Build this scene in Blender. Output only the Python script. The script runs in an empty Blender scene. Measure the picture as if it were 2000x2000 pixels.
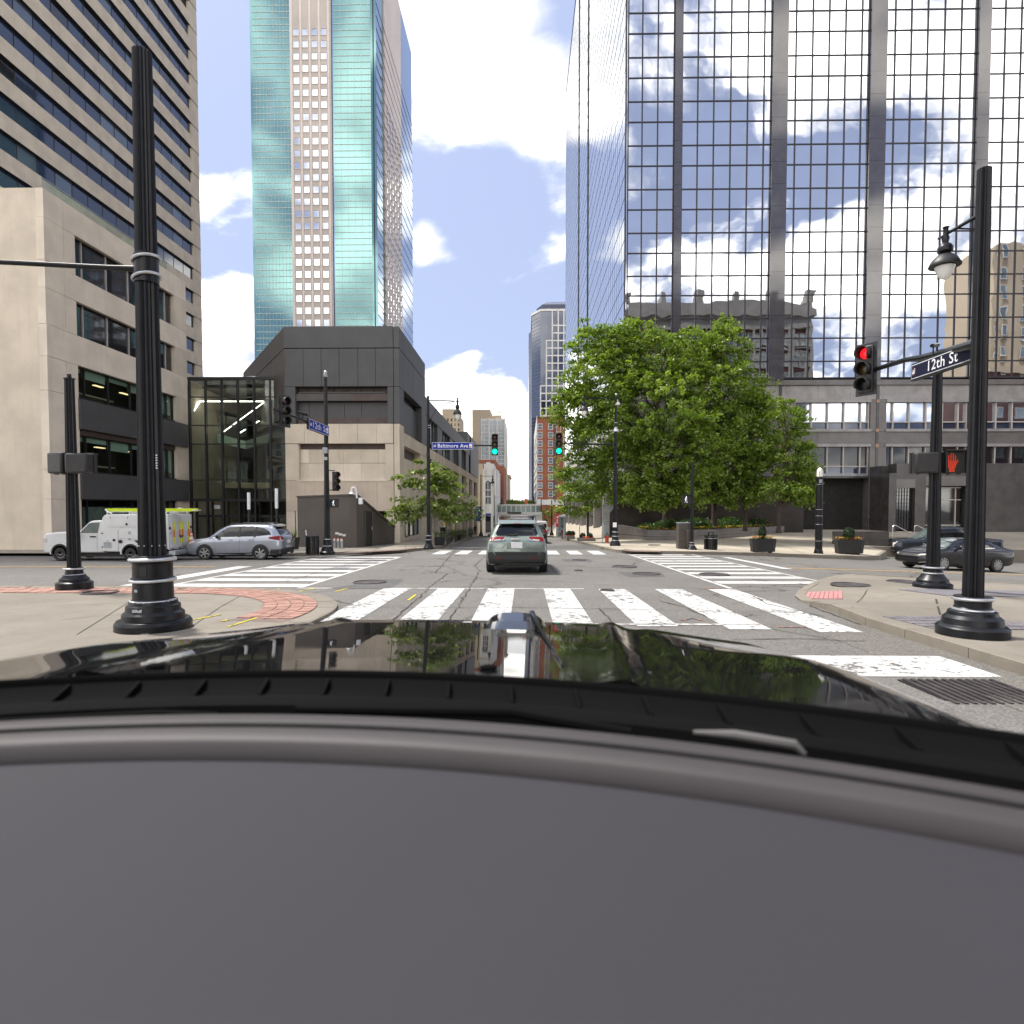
import bpy, bmesh, math, random
import numpy as np
from mathutils import Vector, Matrix
from mathutils.bvhtree import BVHTree
random.seed(7); rng = np.random.default_rng(7)
R = math.radians
scn = bpy.context.scene
COL = scn.collection

# ------------------------------------------------------------------ camera
PITCH, YAW, CAMZ, FPX = R(2.05), R(0.99), 1.7, 1185.0
PPX, PPY = 1003.5, 1032.5
cam_d = bpy.data.cameras.new('camera'); cam = bpy.data.objects.new('camera', cam_d); COL.objects.link(cam)
cam.location = (0, 0, CAMZ); cam.rotation_euler = (math.pi/2-PITCH, 0, YAW)
cam_d.sensor_width = 36; cam_d.lens = 36*FPX/2000
cam_d.shift_x = -(PPX-1000)/2000; cam_d.shift_y = (PPY-1000)/2000
cam_d.clip_start = 0.05; cam_d.clip_end = 4000
cam_d.dof.use_dof = True; cam_d.dof.focus_distance = 17; cam_d.dof.aperture_fstop = 3.2
scn.camera = cam

# ------------------------------------------------------------------ sun, sky, exposure
SUN_EL, SUN_AZ = R(62), R(-58)          # azimuth from +Y, minus is to the left
sun_d = bpy.data.lights.new('sun', 'SUN'); sun = bpy.data.objects.new('sun', sun_d); COL.objects.link(sun)
sun_d.energy = 2.3; sun_d.angle = R(6); sun_d.color = (1, .955, .89)
sdir = Vector((math.sin(SUN_AZ)*math.cos(SUN_EL), math.cos(SUN_AZ)*math.cos(SUN_EL), math.sin(SUN_EL)))
sun.rotation_euler = sdir.to_track_quat('Z', 'Y').to_euler()
sun.location = (-60, 100, 160)
scn.view_settings.view_transform = 'Standard'; scn.view_settings.look = 'None'
scn.view_settings.exposure = 1.34; scn.view_settings.gamma = 1
scn.view_settings.use_curve_mapping = False
scn.render.engine = 'CYCLES'
scn.cycles.use_denoising = True
scn.cycles.max_bounces = 8; scn.cycles.diffuse_bounces = 3; scn.cycles.glossy_bounces = 4
scn.cycles.transparent_max_bounces = 12; scn.cycles.caustics_reflective = False; scn.cycles.caustics_refractive = False
scn.cycles.sample_clamp_indirect = 4

CAMP = Vector((0, 0, CAMZ))
FW = Vector((-math.sin(YAW)*math.cos(PITCH), math.cos(YAW)*math.cos(PITCH), -math.sin(PITCH)))
RT = Vector((math.cos(YAW), math.sin(YAW), 0)); UP = RT.cross(FW)
def ray(px, py): return FW + RT*((px-PPX)/FPX) + UP*((PPY-py)/FPX)
def onY(px, py, Y): d = ray(px, py); return CAMP + d*(Y/d.y)
def onX(px, py, X): d = ray(px, py); return CAMP + d*(X/d.x)
def onZ(px, py, Z): d = ray(px, py); return CAMP + d*((Z-CAMZ)/d.z)
def mpp(p): return (Vector(p)-CAMP).dot(FW)/FPX      # metres per photo pixel at a point

# world: physical sky with procedural cumulus
W = bpy.data.worlds.new('World'); scn.world = W; W.use_nodes = True
nt = W.node_tree; nt.nodes.clear()
def N(t, **k):
    n = nt.nodes.new(t)
    for a, v in k.items(): setattr(n, a, v)
    return n
def L(a, b): nt.links.new(a, b)
def MA(op, a, b=None, c=None, clamp=False):
    n = N('ShaderNodeMath', operation=op, use_clamp=clamp)
    for i, v in enumerate((a, b, c)):
        if v is None: continue
        if isinstance(v, (int, float)): n.inputs[i].default_value = v
        else: L(v, n.inputs[i])
    return n.outputs[0]
def MR(v, a, b, c=0., d=1., smooth=True):
    n = N('ShaderNodeMapRange', interpolation_type='SMOOTHSTEP' if smooth else 'LINEAR')
    L(v, n.inputs[0])
    for i, x in enumerate((a, b, c, d)): n.inputs[1+i].default_value = x
    return n.outputs[0]
def VM(op, a, b=None):
    n = N('ShaderNodeVectorMath', operation=op)
    for i, v in enumerate((a, b)):
        if v is None: continue
        if isinstance(v, (tuple, list, Vector)): n.inputs[i].default_value = tuple(v)
        else: L(v, n.inputs[i])
    return n
tc = N('ShaderNodeTexCoord'); D = VM('NORMALIZE', tc.outputs['Generated']).outputs[0]
sky = N('ShaderNodeTexSky', sky_type='NISHITA'); sky.sun_disc = False
sky.sun_elevation = SUN_EL; sky.sun_rotation = SUN_AZ; sky.air_density = 1.0; sky.dust_density = 1.6; sky.ozone_density = 2.2
sep = N('ShaderNodeSeparateXYZ'); L(D, sep.inputs[0])
zz = MA('MAXIMUM', sep.outputs[2], 0.0)
inv = MA('DIVIDE', 1.0, MA('ADD', zz, 0.42))
cs = N('ShaderNodeVectorMath', operation='SCALE'); L(D, cs.inputs[0]); L(inv, cs.inputs[3])
def cloud_noise(off, scale=2.3, det=9.0):
    v = VM('ADD', cs.outputs[0], off).outputs[0]
    n = N('ShaderNodeTexNoise'); n.inputs['Scale'].default_value = scale; n.inputs['Detail'].default_value = det
    n.inputs['Roughness'].default_value = 0.53; n.inputs['Distortion'].default_value = .25
    L(v, n.inputs['Vector']); return n.outputs[0]
OFF = Vector((3.1, 1.7, .4))
n1 = cloud_noise(OFF)
def blob(px, py, r_px, w):
    d = ray(px, py).normalized()
    dot = VM('DOT_PRODUCT', D, d).outputs['Value']
    c = math.cos(math.atan(r_px/FPX))
    return MR(dot, c, 1.0, 0.0, w)
bias = MA('ADD', blob(925, 790, 150, .34), blob(440, 640, 120, .24))
bias = MA('ADD', bias, blob(858, 485, 75, .19))
bias = MA('ADD', bias, blob(1010, 900, 120, .2))
bias = MA('ADD', bias, blob(880, 600, 90, -.22))
bias = MA('ADD', bias, blob(950, 400, 120, -.16))
bias = MA('ADD', bias, blob(900, 150, 230, .08))
low = MR(sep.outputs[2], .0, .25, .10, .0)
dens0 = MA('ADD', MA('ADD', n1, bias), low)
back = MR(sep.outputs[1], .3, -.5, 0., .11)
dens0 = MA('ADD', dens0, back)
dens = MR(dens0, .545, .66)
nsh = cloud_noise(OFF + Vector((-.05, .06, .10)))
shade = MR(MA('SUBTRACT', n1, nsh), -.085, .07, .12, 1.0)
ccol = N('ShaderNodeMix', data_type='RGBA'); L(shade, ccol.inputs[0])
ccol.inputs[6].default_value = (4.4, 4.45, 4.55, 1); ccol.inputs[7].default_value = (13.0, 12.5, 11.6, 1)
hz = N('ShaderNodeMix', data_type='RGBA'); L(MR(sep.outputs[2], -.02, .9, .86, .80), hz.inputs[0])
L(sky.outputs[0], hz.inputs[6]); hz.inputs[7].default_value = (1.55, 1.75, 2.5, 1)
mx = N('ShaderNodeMix', data_type='RGBA'); L(dens, mx.inputs[0]); L(hz.outputs[2], mx.inputs[6])
front = N('ShaderNodeVectorMath', operation='SCALE'); L(ccol.outputs[2], front.inputs[0]); L(MR(VM('DOT_PRODUCT', D, sdir).outputs['Value'], -.6, .8, 1.15, .82), front.inputs[3]); L(front.outputs[0], mx.inputs[7])
bg = N('ShaderNodeBackground'); bg.inputs[1].default_value = 0.13; L(mx.outputs[2], bg.inputs[0])
wo = N('ShaderNodeOutputWorld'); L(bg.outputs[0], wo.inputs[0])

# ------------------------------------------------------------------ materials
MATS = {}
def new_mat(name):
    global nt
    m = bpy.data.materials.new(name); m.use_nodes = True; nt = m.node_tree; nt.nodes.clear()
    out = N('ShaderNodeOutputMaterial'); p = N('ShaderNodeBsdfPrincipled'); L(p.outputs[0], out.inputs[0])
    MATS[name] = m
    return m, p, out
def pos(): return N('ShaderNodeNewGeometry').outputs['Position']
def noise(v, s, d=4., r=.55):
    n = N('ShaderNodeTexNoise'); n.inputs['Scale'].default_value = s; n.inputs['Detail'].default_value = d
    n.inputs['Roughness'].default_value = r; L(v, n.inputs['Vector']); return n.outputs[0]
def mixc(f, a, b, mode='MIX'):
    n = N('ShaderNodeMix', data_type='RGBA', blend_type=mode)
    for i, v in ((0, f), (6, a), (7, b)):
        if isinstance(v, (int, float)): n.inputs[i].default_value = v
        elif isinstance(v, tuple): n.inputs[i].default_value = v if len(v) == 4 else (*v, 1)
        else: L(v, n.inputs[i])
    return n.outputs[2]
def bump(h, strength, dist, p):
    b = N('ShaderNodeBump'); b.inputs['Strength'].default_value = strength; b.inputs['Distance'].default_value = dist
    L(h, b.inputs['Height']); L(b.outputs[0], p.inputs['Normal'])
def mat(name, c, rough=.6, metal=0., var=.18, scale=3., fine=0., spec=.5, bmp=0., bscale=40., streak=0., coat=0., emit=None, es=1., warp=0., wscale=.6):
    m, p, out = new_mat(name)
    c = tuple(c)
    P = pos(); col = c
    if var > 0:
        f = noise(P, scale, 5.)
        col = mixc(MR(f, .3, .7, 0, 1), tuple(x*(1-var) for x in c), tuple(min(1, x*(1+var)) for x in c))
    if fine > 0:
        col = mixc(MR(noise(P, 60., 2.), .35, .65, 0, 1), col, mixc(1., col, (1-fine, 1-fine, 1-fine), 'MULTIPLY'))
    if streak > 0:
        mp = N('ShaderNodeMapping'); mp.inputs['Scale'].default_value = (2.2, 2.2, .16); L(P, mp.inputs[0])
        s = MR(noise(mp.outputs[0], 1.6, 5.), .5, .75, 0, streak)
        col = mixc(s, col, tuple(x*.45 for x in c))
    if isinstance(col, tuple): p.inputs['Base Color'].default_value = (*col, 1)
    else: L(col, p.inputs['Base Color'])
    p.inputs['Roughness'].default_value = rough; p.inputs['Metallic'].default_value = metal
    p.inputs['Specular IOR Level'].default_value = spec; p.inputs['Coat Weight'].default_value = coat; p.inputs['Coat Roughness'].default_value = .04
    if emit:
        p.inputs['Emission Color'].default_value = (*emit, 1); p.inputs['Emission Strength'].default_value = es
    if bmp > 0: bump(noise(P, bscale, 4.), bmp, .02, p)
    if warp > 0: bump(noise(P, wscale, 1.), warp, .1, p)
    return m
def thin_glass(name, tint, refl, rough=.0, ior=1.5):
    m, p, out = new_mat(name)
    nt.nodes.remove(p)
    t = N('ShaderNodeBsdfTransparent'); t.inputs[0].default_value = (*tint, 1)
    g = N('ShaderNodeBsdfGlossy'); g.inputs[0].default_value = (*refl, 1); g.inputs[1].default_value = rough
    lw = N('ShaderNodeLayerWeight'); lw.inputs[0].default_value = .5
    f0 = ((ior-1)/(ior+1))**2; fr = MA('ADD', f0, MA('MULTIPLY', .85*(1-f0), MA('POWER', lw.outputs['Facing'], 4.)))
    P = pos(); b = N('ShaderNodeBump'); b.inputs['Strength'].default_value = .06; b.inputs['Distance'].default_value = .1
    L(noise(P, .7, 1.), b.inputs['Height']); L(b.outputs[0], g.inputs['Normal'])
    mxs = N('ShaderNodeMixShader'); L(fr, mxs.inputs[0]); L(t.outputs[0], mxs.inputs[1]); L(g.outputs[0], mxs.inputs[2])
    L(mxs.outputs[0], out.inputs[0]); return m

def asphalt(name, c, patch=False):
    m, p, out = new_mat(name); P = pos()
    big = noise(P, .18, 5.); mid = noise(P, 1.3, 6.); fin = noise(P, 38., 3., .7)
    col = mixc(MR(big, .3, .7, 0, 1), tuple(x*.86 for x in c), tuple(x*1.13 for x in c))
    col = mixc(MR(mid, .35, .7, 0, .5), col, (c[0]*.72, c[1]*.70, c[2]*.67))
    vo = N('ShaderNodeTexVoronoi'); vo.inputs['Scale'].default_value = 55.; L(P, vo.inputs['Vector'])
    sepc = N('ShaderNodeSeparateColor'); L(vo.outputs['Color'], sepc.inputs[0])
    col = mixc(MR(sepc.outputs[0], .55, 1., 0, .55), col, (c[0]*1.9, c[1]*1.85, c[2]*1.75))
    col = mixc(MR(sepc.outputs[1], .6, 1., 0, .6), col, (c[0]*.4, c[1]*.4, c[2]*.4))
    if not patch:       # cracks with ragged run, oil track, rusty spots
        wv = VM('ADD', P, None)
        nz = N('ShaderNodeTexNoise'); nz.inputs['Scale'].default_value = .9; nz.inputs['Detail'].default_value = 5; L(P, nz.inputs['Vector'])
        sc = N('ShaderNodeVectorMath', operation='SCALE'); L(nz.outputs[1], sc.inputs[0]); sc.inputs[3].default_value = 1.4
        L(sc.outputs[0], wv.inputs[1])
        v2 = N('ShaderNodeTexVoronoi', feature='DISTANCE_TO_EDGE'); v2.inputs['Scale'].default_value = .17; L(wv.outputs[0], v2.inputs['Vector'])
        gate = MR(noise(P, .22, 2.), .40, .50)
        crack = MA('MULTIPLY', MR(v2.outputs[0], .0, .0055, 1, 0), gate)
        col = mixc(crack, col, (.012, .012, .012))
        halo = MA('MULTIPLY', MR(v2.outputs[0], .0, .03, .35, 0), gate)
        col = mixc(halo, col, (c[0]*.55, c[1]*.5, c[2]*.45))
        col = mixc(MR(noise(P, .75, 5.), .66, .78, 0, .35), col, (.30, .17, .10))
    L(col, p.inputs['Base Color']); p.inputs['Roughness'].default_value = .85
    p.inputs['Specular IOR Level'].default_value = .3
    bump(fin, .35, .01, p)
    return m
def road_paint(name, c, wear):
    m, p, out = new_mat(name); P = pos()
    w = MA('ADD', noise(P, 9., 8., .72), MA('MULTIPLY', noise(P, 1.1, 3.), .35))
    f = MR(w, wear, wear+.07)
    nz = N('ShaderNodeTexNoise'); nz.inputs['Scale'].default_value = 3.; nz.inputs['Detail'].default_value = 4; L(P, nz.inputs['Vector'])
    sc = N('ShaderNodeVectorMath', operation='SCALE'); L(nz.outputs[1], sc.inputs[0]); sc.inputs[3].default_value = .5
    v2 = N('ShaderNodeTexVoronoi', feature='DISTANCE_TO_EDGE'); v2.inputs['Scale'].default_value = 1.1; L(VM('ADD', P, sc.outputs[0]).outputs[0], v2.inputs['Vector'])
    crk = MA('MULTIPLY', MR(v2.outputs[0], 0, .014, 1, 0), MR(noise(P, .9, 2.), .47, .55))
    f = MA('MAXIMUM', f, crk)
    base = mixc(MR(noise(P, 4., 5.), .3, .75, 0, 1), c, tuple(x*.8 for x in c))
    col = mixc(f, base, (.12, .118, .112))
    L(col, p.inputs['Base Color']); p.inputs['Roughness'].default_value = .7; p.inputs['Specular IOR Level'].default_value = .3
    return m
def concrete(name, c, joint=0., rot=0.):
    m, p, out = new_mat(name); P = pos()
    col = mixc(MR(noise(P, .35, 6.), .3, .7, 0, 1), tuple(x*.82 for x in c), tuple(x*1.1 for x in c))
    col = mixc(MR(noise(P, 3.2, 6.), .45, .75, 0, .45), col, tuple(x*.66 for x in c))
    col = mixc(MR(noise(P, 90., 2.), .4, .7, 0, .3), col, tuple(x*.7 for x in c))
    vo = N('ShaderNodeTexVoronoi'); vo.inputs['Scale'].default_value = 1.7; L(P, vo.inputs['Vector'])      # trodden gum and drips
    col = mixc(MR(vo.outputs['Distance'], .035, .06, .55, 0), col, tuple(x*.35 for x in c))
    col = mixc(MR(noise(P, .9, 6., .7), .56, .72, 0, .38), col, (c[0]*.6, c[1]*.54, c[2]*.48))
    L(col, p.inputs['Base Color']); p.inputs['Roughness'].default_value = .85; p.inputs['Specular IOR Level'].default_value = .25
    bump(noise(P, 70., 4.), .2, .01, p)
    return m

mat('black_paint', (.008, .0085, .011), .36, var=.3, scale=6, spec=.3)
mat('satin_black', (.010, .010, .011), .5, var=.2)
mat('housing', (.018, .018, .019), .5, var=.2, scale=10)
mat('silver', (.55, .56, .58), .38, metal=.75, var=.1)
mat('steel', (.5, .5, .5), .3, metal=1., var=.08)
mat('white_metal', (.72, .73, .74), .4, var=.06)
mat('galv', (.34, .36, .38), .5, metal=.5, var=.15)
mat('rubber', (.014, .014, .015), .75, var=.2)
mat('chrome', (.7, .71, .72), .15, metal=1., var=0)
mat('alloy', (.42, .43, .44), .3, metal=.8, var=.05)
mat('cream', (.61, .53, .425), .82, var=.10, scale=.7, fine=.06, streak=.16)
mat('cream_light', (.69, .605, .50), .8, var=.08, scale=.8, fine=.05, streak=.14)
mat('cream_dark', (.56, .47, .375), .82, var=.10, scale=.7, fine=.06, streak=.2)
mat('dark_panel', (.064, .063, .065), .55, var=.10, scale=.8, fine=.05, streak=.12)
mat('dark_panel_warm', (.068, .059, .054), .55, var=.12, scale=.8, streak=.15)
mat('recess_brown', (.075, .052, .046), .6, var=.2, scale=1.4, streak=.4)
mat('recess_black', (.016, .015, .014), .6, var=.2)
mat('kiosk_brown', (.085, .072, .064), .6, var=.08, scale=1.2, streak=.1)
mat('granite', (.15, .138, .133), .22, var=.14, scale=1.2, fine=.25, spec=.5)
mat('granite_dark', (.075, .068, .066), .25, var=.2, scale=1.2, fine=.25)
mat('granite_light', (.30, .283, .275), .22, var=.14, scale=1.2, fine=.2)
mat('granite_pillar', (.065, .06, .07), .05, var=.12, scale=2, fine=.15, spec=.9)
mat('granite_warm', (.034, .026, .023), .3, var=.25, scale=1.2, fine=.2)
mat('copper', (.36, .19, .12), .35, var=.15)
mat('window_frame', (.45, .41, .38), .4, metal=.3, var=.06)
mat('dark_frame', (.012, .012, .013), .45, var=.1)
mat('mullion', (.022, .020, .028), .4, metal=.4, var=.1)
mat('dark_glass', (.010, .012, .016), .03, var=.1, spec=.9, warp=.05, wscale=.5)
mat('blue_glass', (.03, .045, .085), .04, var=.15, scale=.05, spec=1., metal=.25, warp=.05, wscale=.2)
mat('grey_glass', (.10, .125, .16), .05, var=.15, scale=.2, spec=1., metal=.3)
mat('mirror_glass', (.66, .675, .70), .012, metal=1., var=.05, scale=.3, warp=.075, wscale=.55)
mat('mirror_side', (.50, .54, .62), .03, metal=1., var=.10, scale=.3, warp=.06, wscale=.5)
mat('teal_glass', (.19, .335, .335), .05, metal=.85, var=.12, scale=.03, warp=.10, wscale=.12)
mat('sky_glass', (.18, .28, .41), .05, metal=.85, var=.12, scale=.03, warp=.05, wscale=.1)
mat('teal_fin', (.36, .42, .39), .5, var=.05)
mat('white_pane', (.62, .64, .68), .03, metal=1., var=.03)
mat('tower_stone', (.36, .32, .29), .8, var=.08, scale=.1)
mat('tower_stone_light', (.50, .44, .41), .8, var=.06, scale=.1)
mat('blind', (.44, .55, .49), .8, var=.04)
mat('interior_dark', (.022, .020, .018), .9, var=.2)
mat('interior_grey', (.24, .27, .25), .9, var=.2)
mat('lit_strip', (.9, .9, .9), .5, var=0, emit=(1, .98, .95), es=4)
mat('lit_warm', (.9, .8, .5), .5, var=0, emit=(1, .75, .4), es=.7)
mat('brick_red', (.33, .115, .062), .85, var=.16, scale=.25, fine=.15)
mat('brick_dark', (.13, .065, .055), .85, var=.2, scale=.3, fine=.2)
mat('brick_paver', (.36, .20, .155), .85, var=.2, scale=4, fine=.2)
mat('brick_joint', (.17, .12, .10), .9, var=.2, scale=6)
mat('stone_white', (.66, .65, .62), .75, var=.08, scale=.3, streak=.15)
mat('stone_beige', (.47, .385, .28), .8, var=.08, scale=.1, streak=.1)
mat('office_glass', (.14, .19, .22), .1, var=.3, scale=.2, spec=.8)
mat('slate_tower', (.030, .038, .070), .2, var=.15, scale=.02, metal=.3)
mat('slate_tower_light', (.10, .11, .15), .3, var=.12, scale=.05)
mat('lamp_lens', (.75, .76, .74), .2, var=.02)
mat('red_off', (.06, .008, .008), .3, var=0); mat('amber_off', (.07, .045, .01), .3, var=0); mat('grey_off', (.11, .10, .085), .3, var=0)
mat('lens_black', (.006, .006, .006), .5, var=0)
mat('green_on', (.0, .5, .25), .3, var=0, emit=(.0, 1., .42), es=1.05)
mat('red_on', (.5, .0, .0), .3, var=0, emit=(1., .02, .03), es=.4)
mat('hand_on', (.5, .05, .0), .3, var=0, emit=(1., .05, .01), es=.65)
mat('walk_on', (.8, .8, .8), .3, var=0, emit=(.9, .93, 1.), es=.75)
mat('sign_blue', (.006, .026, .28), .5, var=.03, spec=.15)
mat('sign_navy', (.010, .010, .030), .5, var=.03, spec=.15)
mat('sign_white', (.78, .79, .80), .4, var=0)
mat('sign_red', (.45, .03, .02), .4, var=0)
mat('sign_orange', (.6, .12, .03), .4, var=0)
mat('hydrant_red', (.42, .06, .03), .45, var=.15); mat('hydrant_green', (.03, .13, .09), .45, var=.15)
mat('cone_orange', (.75, .14, .02), .5, var=.08)
mat('utility_white', (.60, .605, .60), .35, var=.05, scale=2, coat=.3)
mat('lime', (.50, .62, .01), .45, var=.08)
mat('yellow', (.75, .55, .02), .5, var=.05); mat('chev_yellow', (.80, .78, .03), .45, var=.03); mat('chev_orange', (.80, .22, .02), .45, var=.03)
mat('silver_paint', (.30, .32, .37), .25, metal=.45, var=.04, coat=.8)
mat('sage_paint', (.185, .225, .20), .3, metal=.35, var=.04, coat=.8)
mat('grey_paint', (.016, .017, .021), .25, metal=.3, var=.04, coat=.4)
mat('navy_paint', (.022, .028, .038), .25, metal=.4, var=.04, coat=.5)
mat('car_black', (.006, .006, .007), .12, metal=.2, var=.0, coat=1.)
mat('cladding', (.022, .022, .023), .6, var=.1)
mat('car_glass', (.006, .007, .008), .03, var=0, spec=.5)
mat('wiper_grey', (.10, .095, .09), .5, var=.1)
mat('car_glass_clear', (.10, .13, .125), .03, var=.1, spec=1.)
mat('tail_red', (.17, .004, .006), .4, var=0, spec=.2)
mat('tail_clear', (.55, .5, .48), .15, var=0)
mat('plate_white', (.72, .72, .72), .4, var=.02)
mat('van_white', (.65, .66, .67), .35, var=.03, coat=.4)
mat('bark', (.055, .040, .032), .9, var=.3, scale=4, fine=.3, bmp=.5, bscale=12)
mat('bark_grey', (.20, .175, .15), .9, var=.3, scale=6)
mat('soil', (.05, .036, .026), .95, var=.3, scale=8)
mat('planter_black', (.018, .018, .018), .7, var=.2)
mat('bin_black', (.008, .009, .009), .25, var=.2)
mat('cabinet_brown', (.072, .062, .055), .55, var=.12, streak=.2)
mat('iron_cover', (.060, .052, .052), .6, metal=.3, var=.3, scale=6, bmp=.8, bscale=25)
mat('brass', (.5, .36, .14), .3, metal=.8, var=.1)
mat('tactile', (.42, .20, .19), .8, var=.12, scale=6, bmp=.6, bscale=60)
mat('corner_grey', (.165, .155, .165), .8, var=.2, scale=3, fine=.2)
mat('dash', (.030, .028, .033), .8, var=.02, scale=2, spec=.3, bmp=.05, bscale=700)
mat('dash_rim', (.039, .034, .0345), .6, var=.05, scale=8, spec=.4)
mat('dash_groove', (.004, .003, .003), .8, var=0)
mat('cowl_black', (.0035, .0035, .0035), .85, var=.1, spec=.06)
mat('skin_dark', (.12, .07, .05), .6, var=.05); mat('skin_light', (.42, .27, .20), .6, var=.05)
mat('cloth_black', (.012, .012, .014), .9, var=.2); mat('cloth_grey', (.33, .36, .42), .9, var=.2); mat('cloth_red', (.35, .03, .04), .9, var=.2)
mat('cloth_yellow', (.70, .58, .03), .9, var=.1); mat('cloth_navy', (.02, .025, .05), .9, var=.2); mat('hair', (.012, .009, .008), .7, var=.1)
mat('banner_blue', (.012, .045, .20), .6, var=.1, scale=4); mat('kiosk_blue', (.02, .18, .55), .5, var=.1)
mat('red_banner', (.60, .02, .03), .5, var=.05); mat('shelter_grey', (.36, .38, .41), .4, var=.1)
mat('flower_red', (.62, .09, .03), .7, var=.3, scale=20); mat('flower_yellow', (.65, .5, .06), .7, var=.3, scale=20)
mat('bridge_white', (.60, .60, .57), .6, var=.06); mat('bridge_glass', (.16, .24, .23), .1, var=.4, scale=.3, spec=.9)
mat('hotel_trim', (.25, .24, .22), .85, var=.15, scale=.4)
mat('roof_grey', (.2, .2, .2), .9, var=.1)
asphalt('asphalt', (.148, .142, .132)); asphalt('asphalt_dark', (.10, .099, .097), True); asphalt('gutter', (.15, .142, .128), True)
road_paint('paint_white', (.56, .555, .54), .79); road_paint('paint_worn', (.56, .555, .535), .705); road_paint('paint_yellow', (.72, .40, .06), .78)
road_paint('survey_yellow', (.62, .50, .02), .72); road_paint('survey_orange', (.55, .22, .12), .60)
concrete('sidewalk', (.31, .278, .225)); concrete('kerb_stone', (.23, .205, .168)); concrete('plaza', (.41, .36, .285)); concrete('corner_slab', (.228, .205, .170))
mat('crack_dark', (.035, .032, .03), .9, var=.3, scale=9)
thin_glass('clear_glass', (.84, .89, .86), (.75, .8, .8), ior=1.5)
thin_glass('atrium_glass', (.80, .84, .78), (.8, .82, .8), ior=1.6)
def leaf_mat(name, a, b, c):
    m, p, out = new_mat(name); nt.nodes.remove(p)
    at = N('ShaderNodeAttribute', attribute_name='tone'); P = pos()
    f = MA('ADD', MA('MULTIPLY', at.outputs['Fac'], .75), MA('MULTIPLY', noise(P, .8, 3.), .3))
    col = mixc(MR(f, .1, .55), a, b); col = mixc(MR(f, .55, 1.0), col, c)
    d = N('ShaderNodeBsdfDiffuse'); t = N('ShaderNodeBsdfTranslucent'); g = N('ShaderNodeBsdfGlossy')
    L(col, d.inputs[0]); L(mixc(1., col, (1.35, 1.55, .5), 'MULTIPLY'), t.inputs[0]); g.inputs[0].default_value = (1, 1, 1, 1); g.inputs[1].default_value = .42
    m1 = N('ShaderNodeMixShader'); m1.inputs[0].default_value = .45; L(d.outputs[0], m1.inputs[1]); L(t.outputs[0], m1.inputs[2])
    m2 = N('ShaderNodeMixShader'); m2.inputs[0].default_value = .03; L(m1.outputs[0], m2.inputs[1]); L(g.outputs[0], m2.inputs[2])
    L(m2.outputs[0], out.inputs[0]); return m
leaf_mat('leaf_bright', (.075, .120, .016), (.175, .25, .032), (.35, .42, .10))
leaf_mat('leaf_dull', (.09, .13, .025), (.17, .22, .05), (.30, .35, .13))
leaf_mat('leaf_dark', (.022, .045, .014), (.04, .08, .02), (.08, .13, .03))

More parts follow.
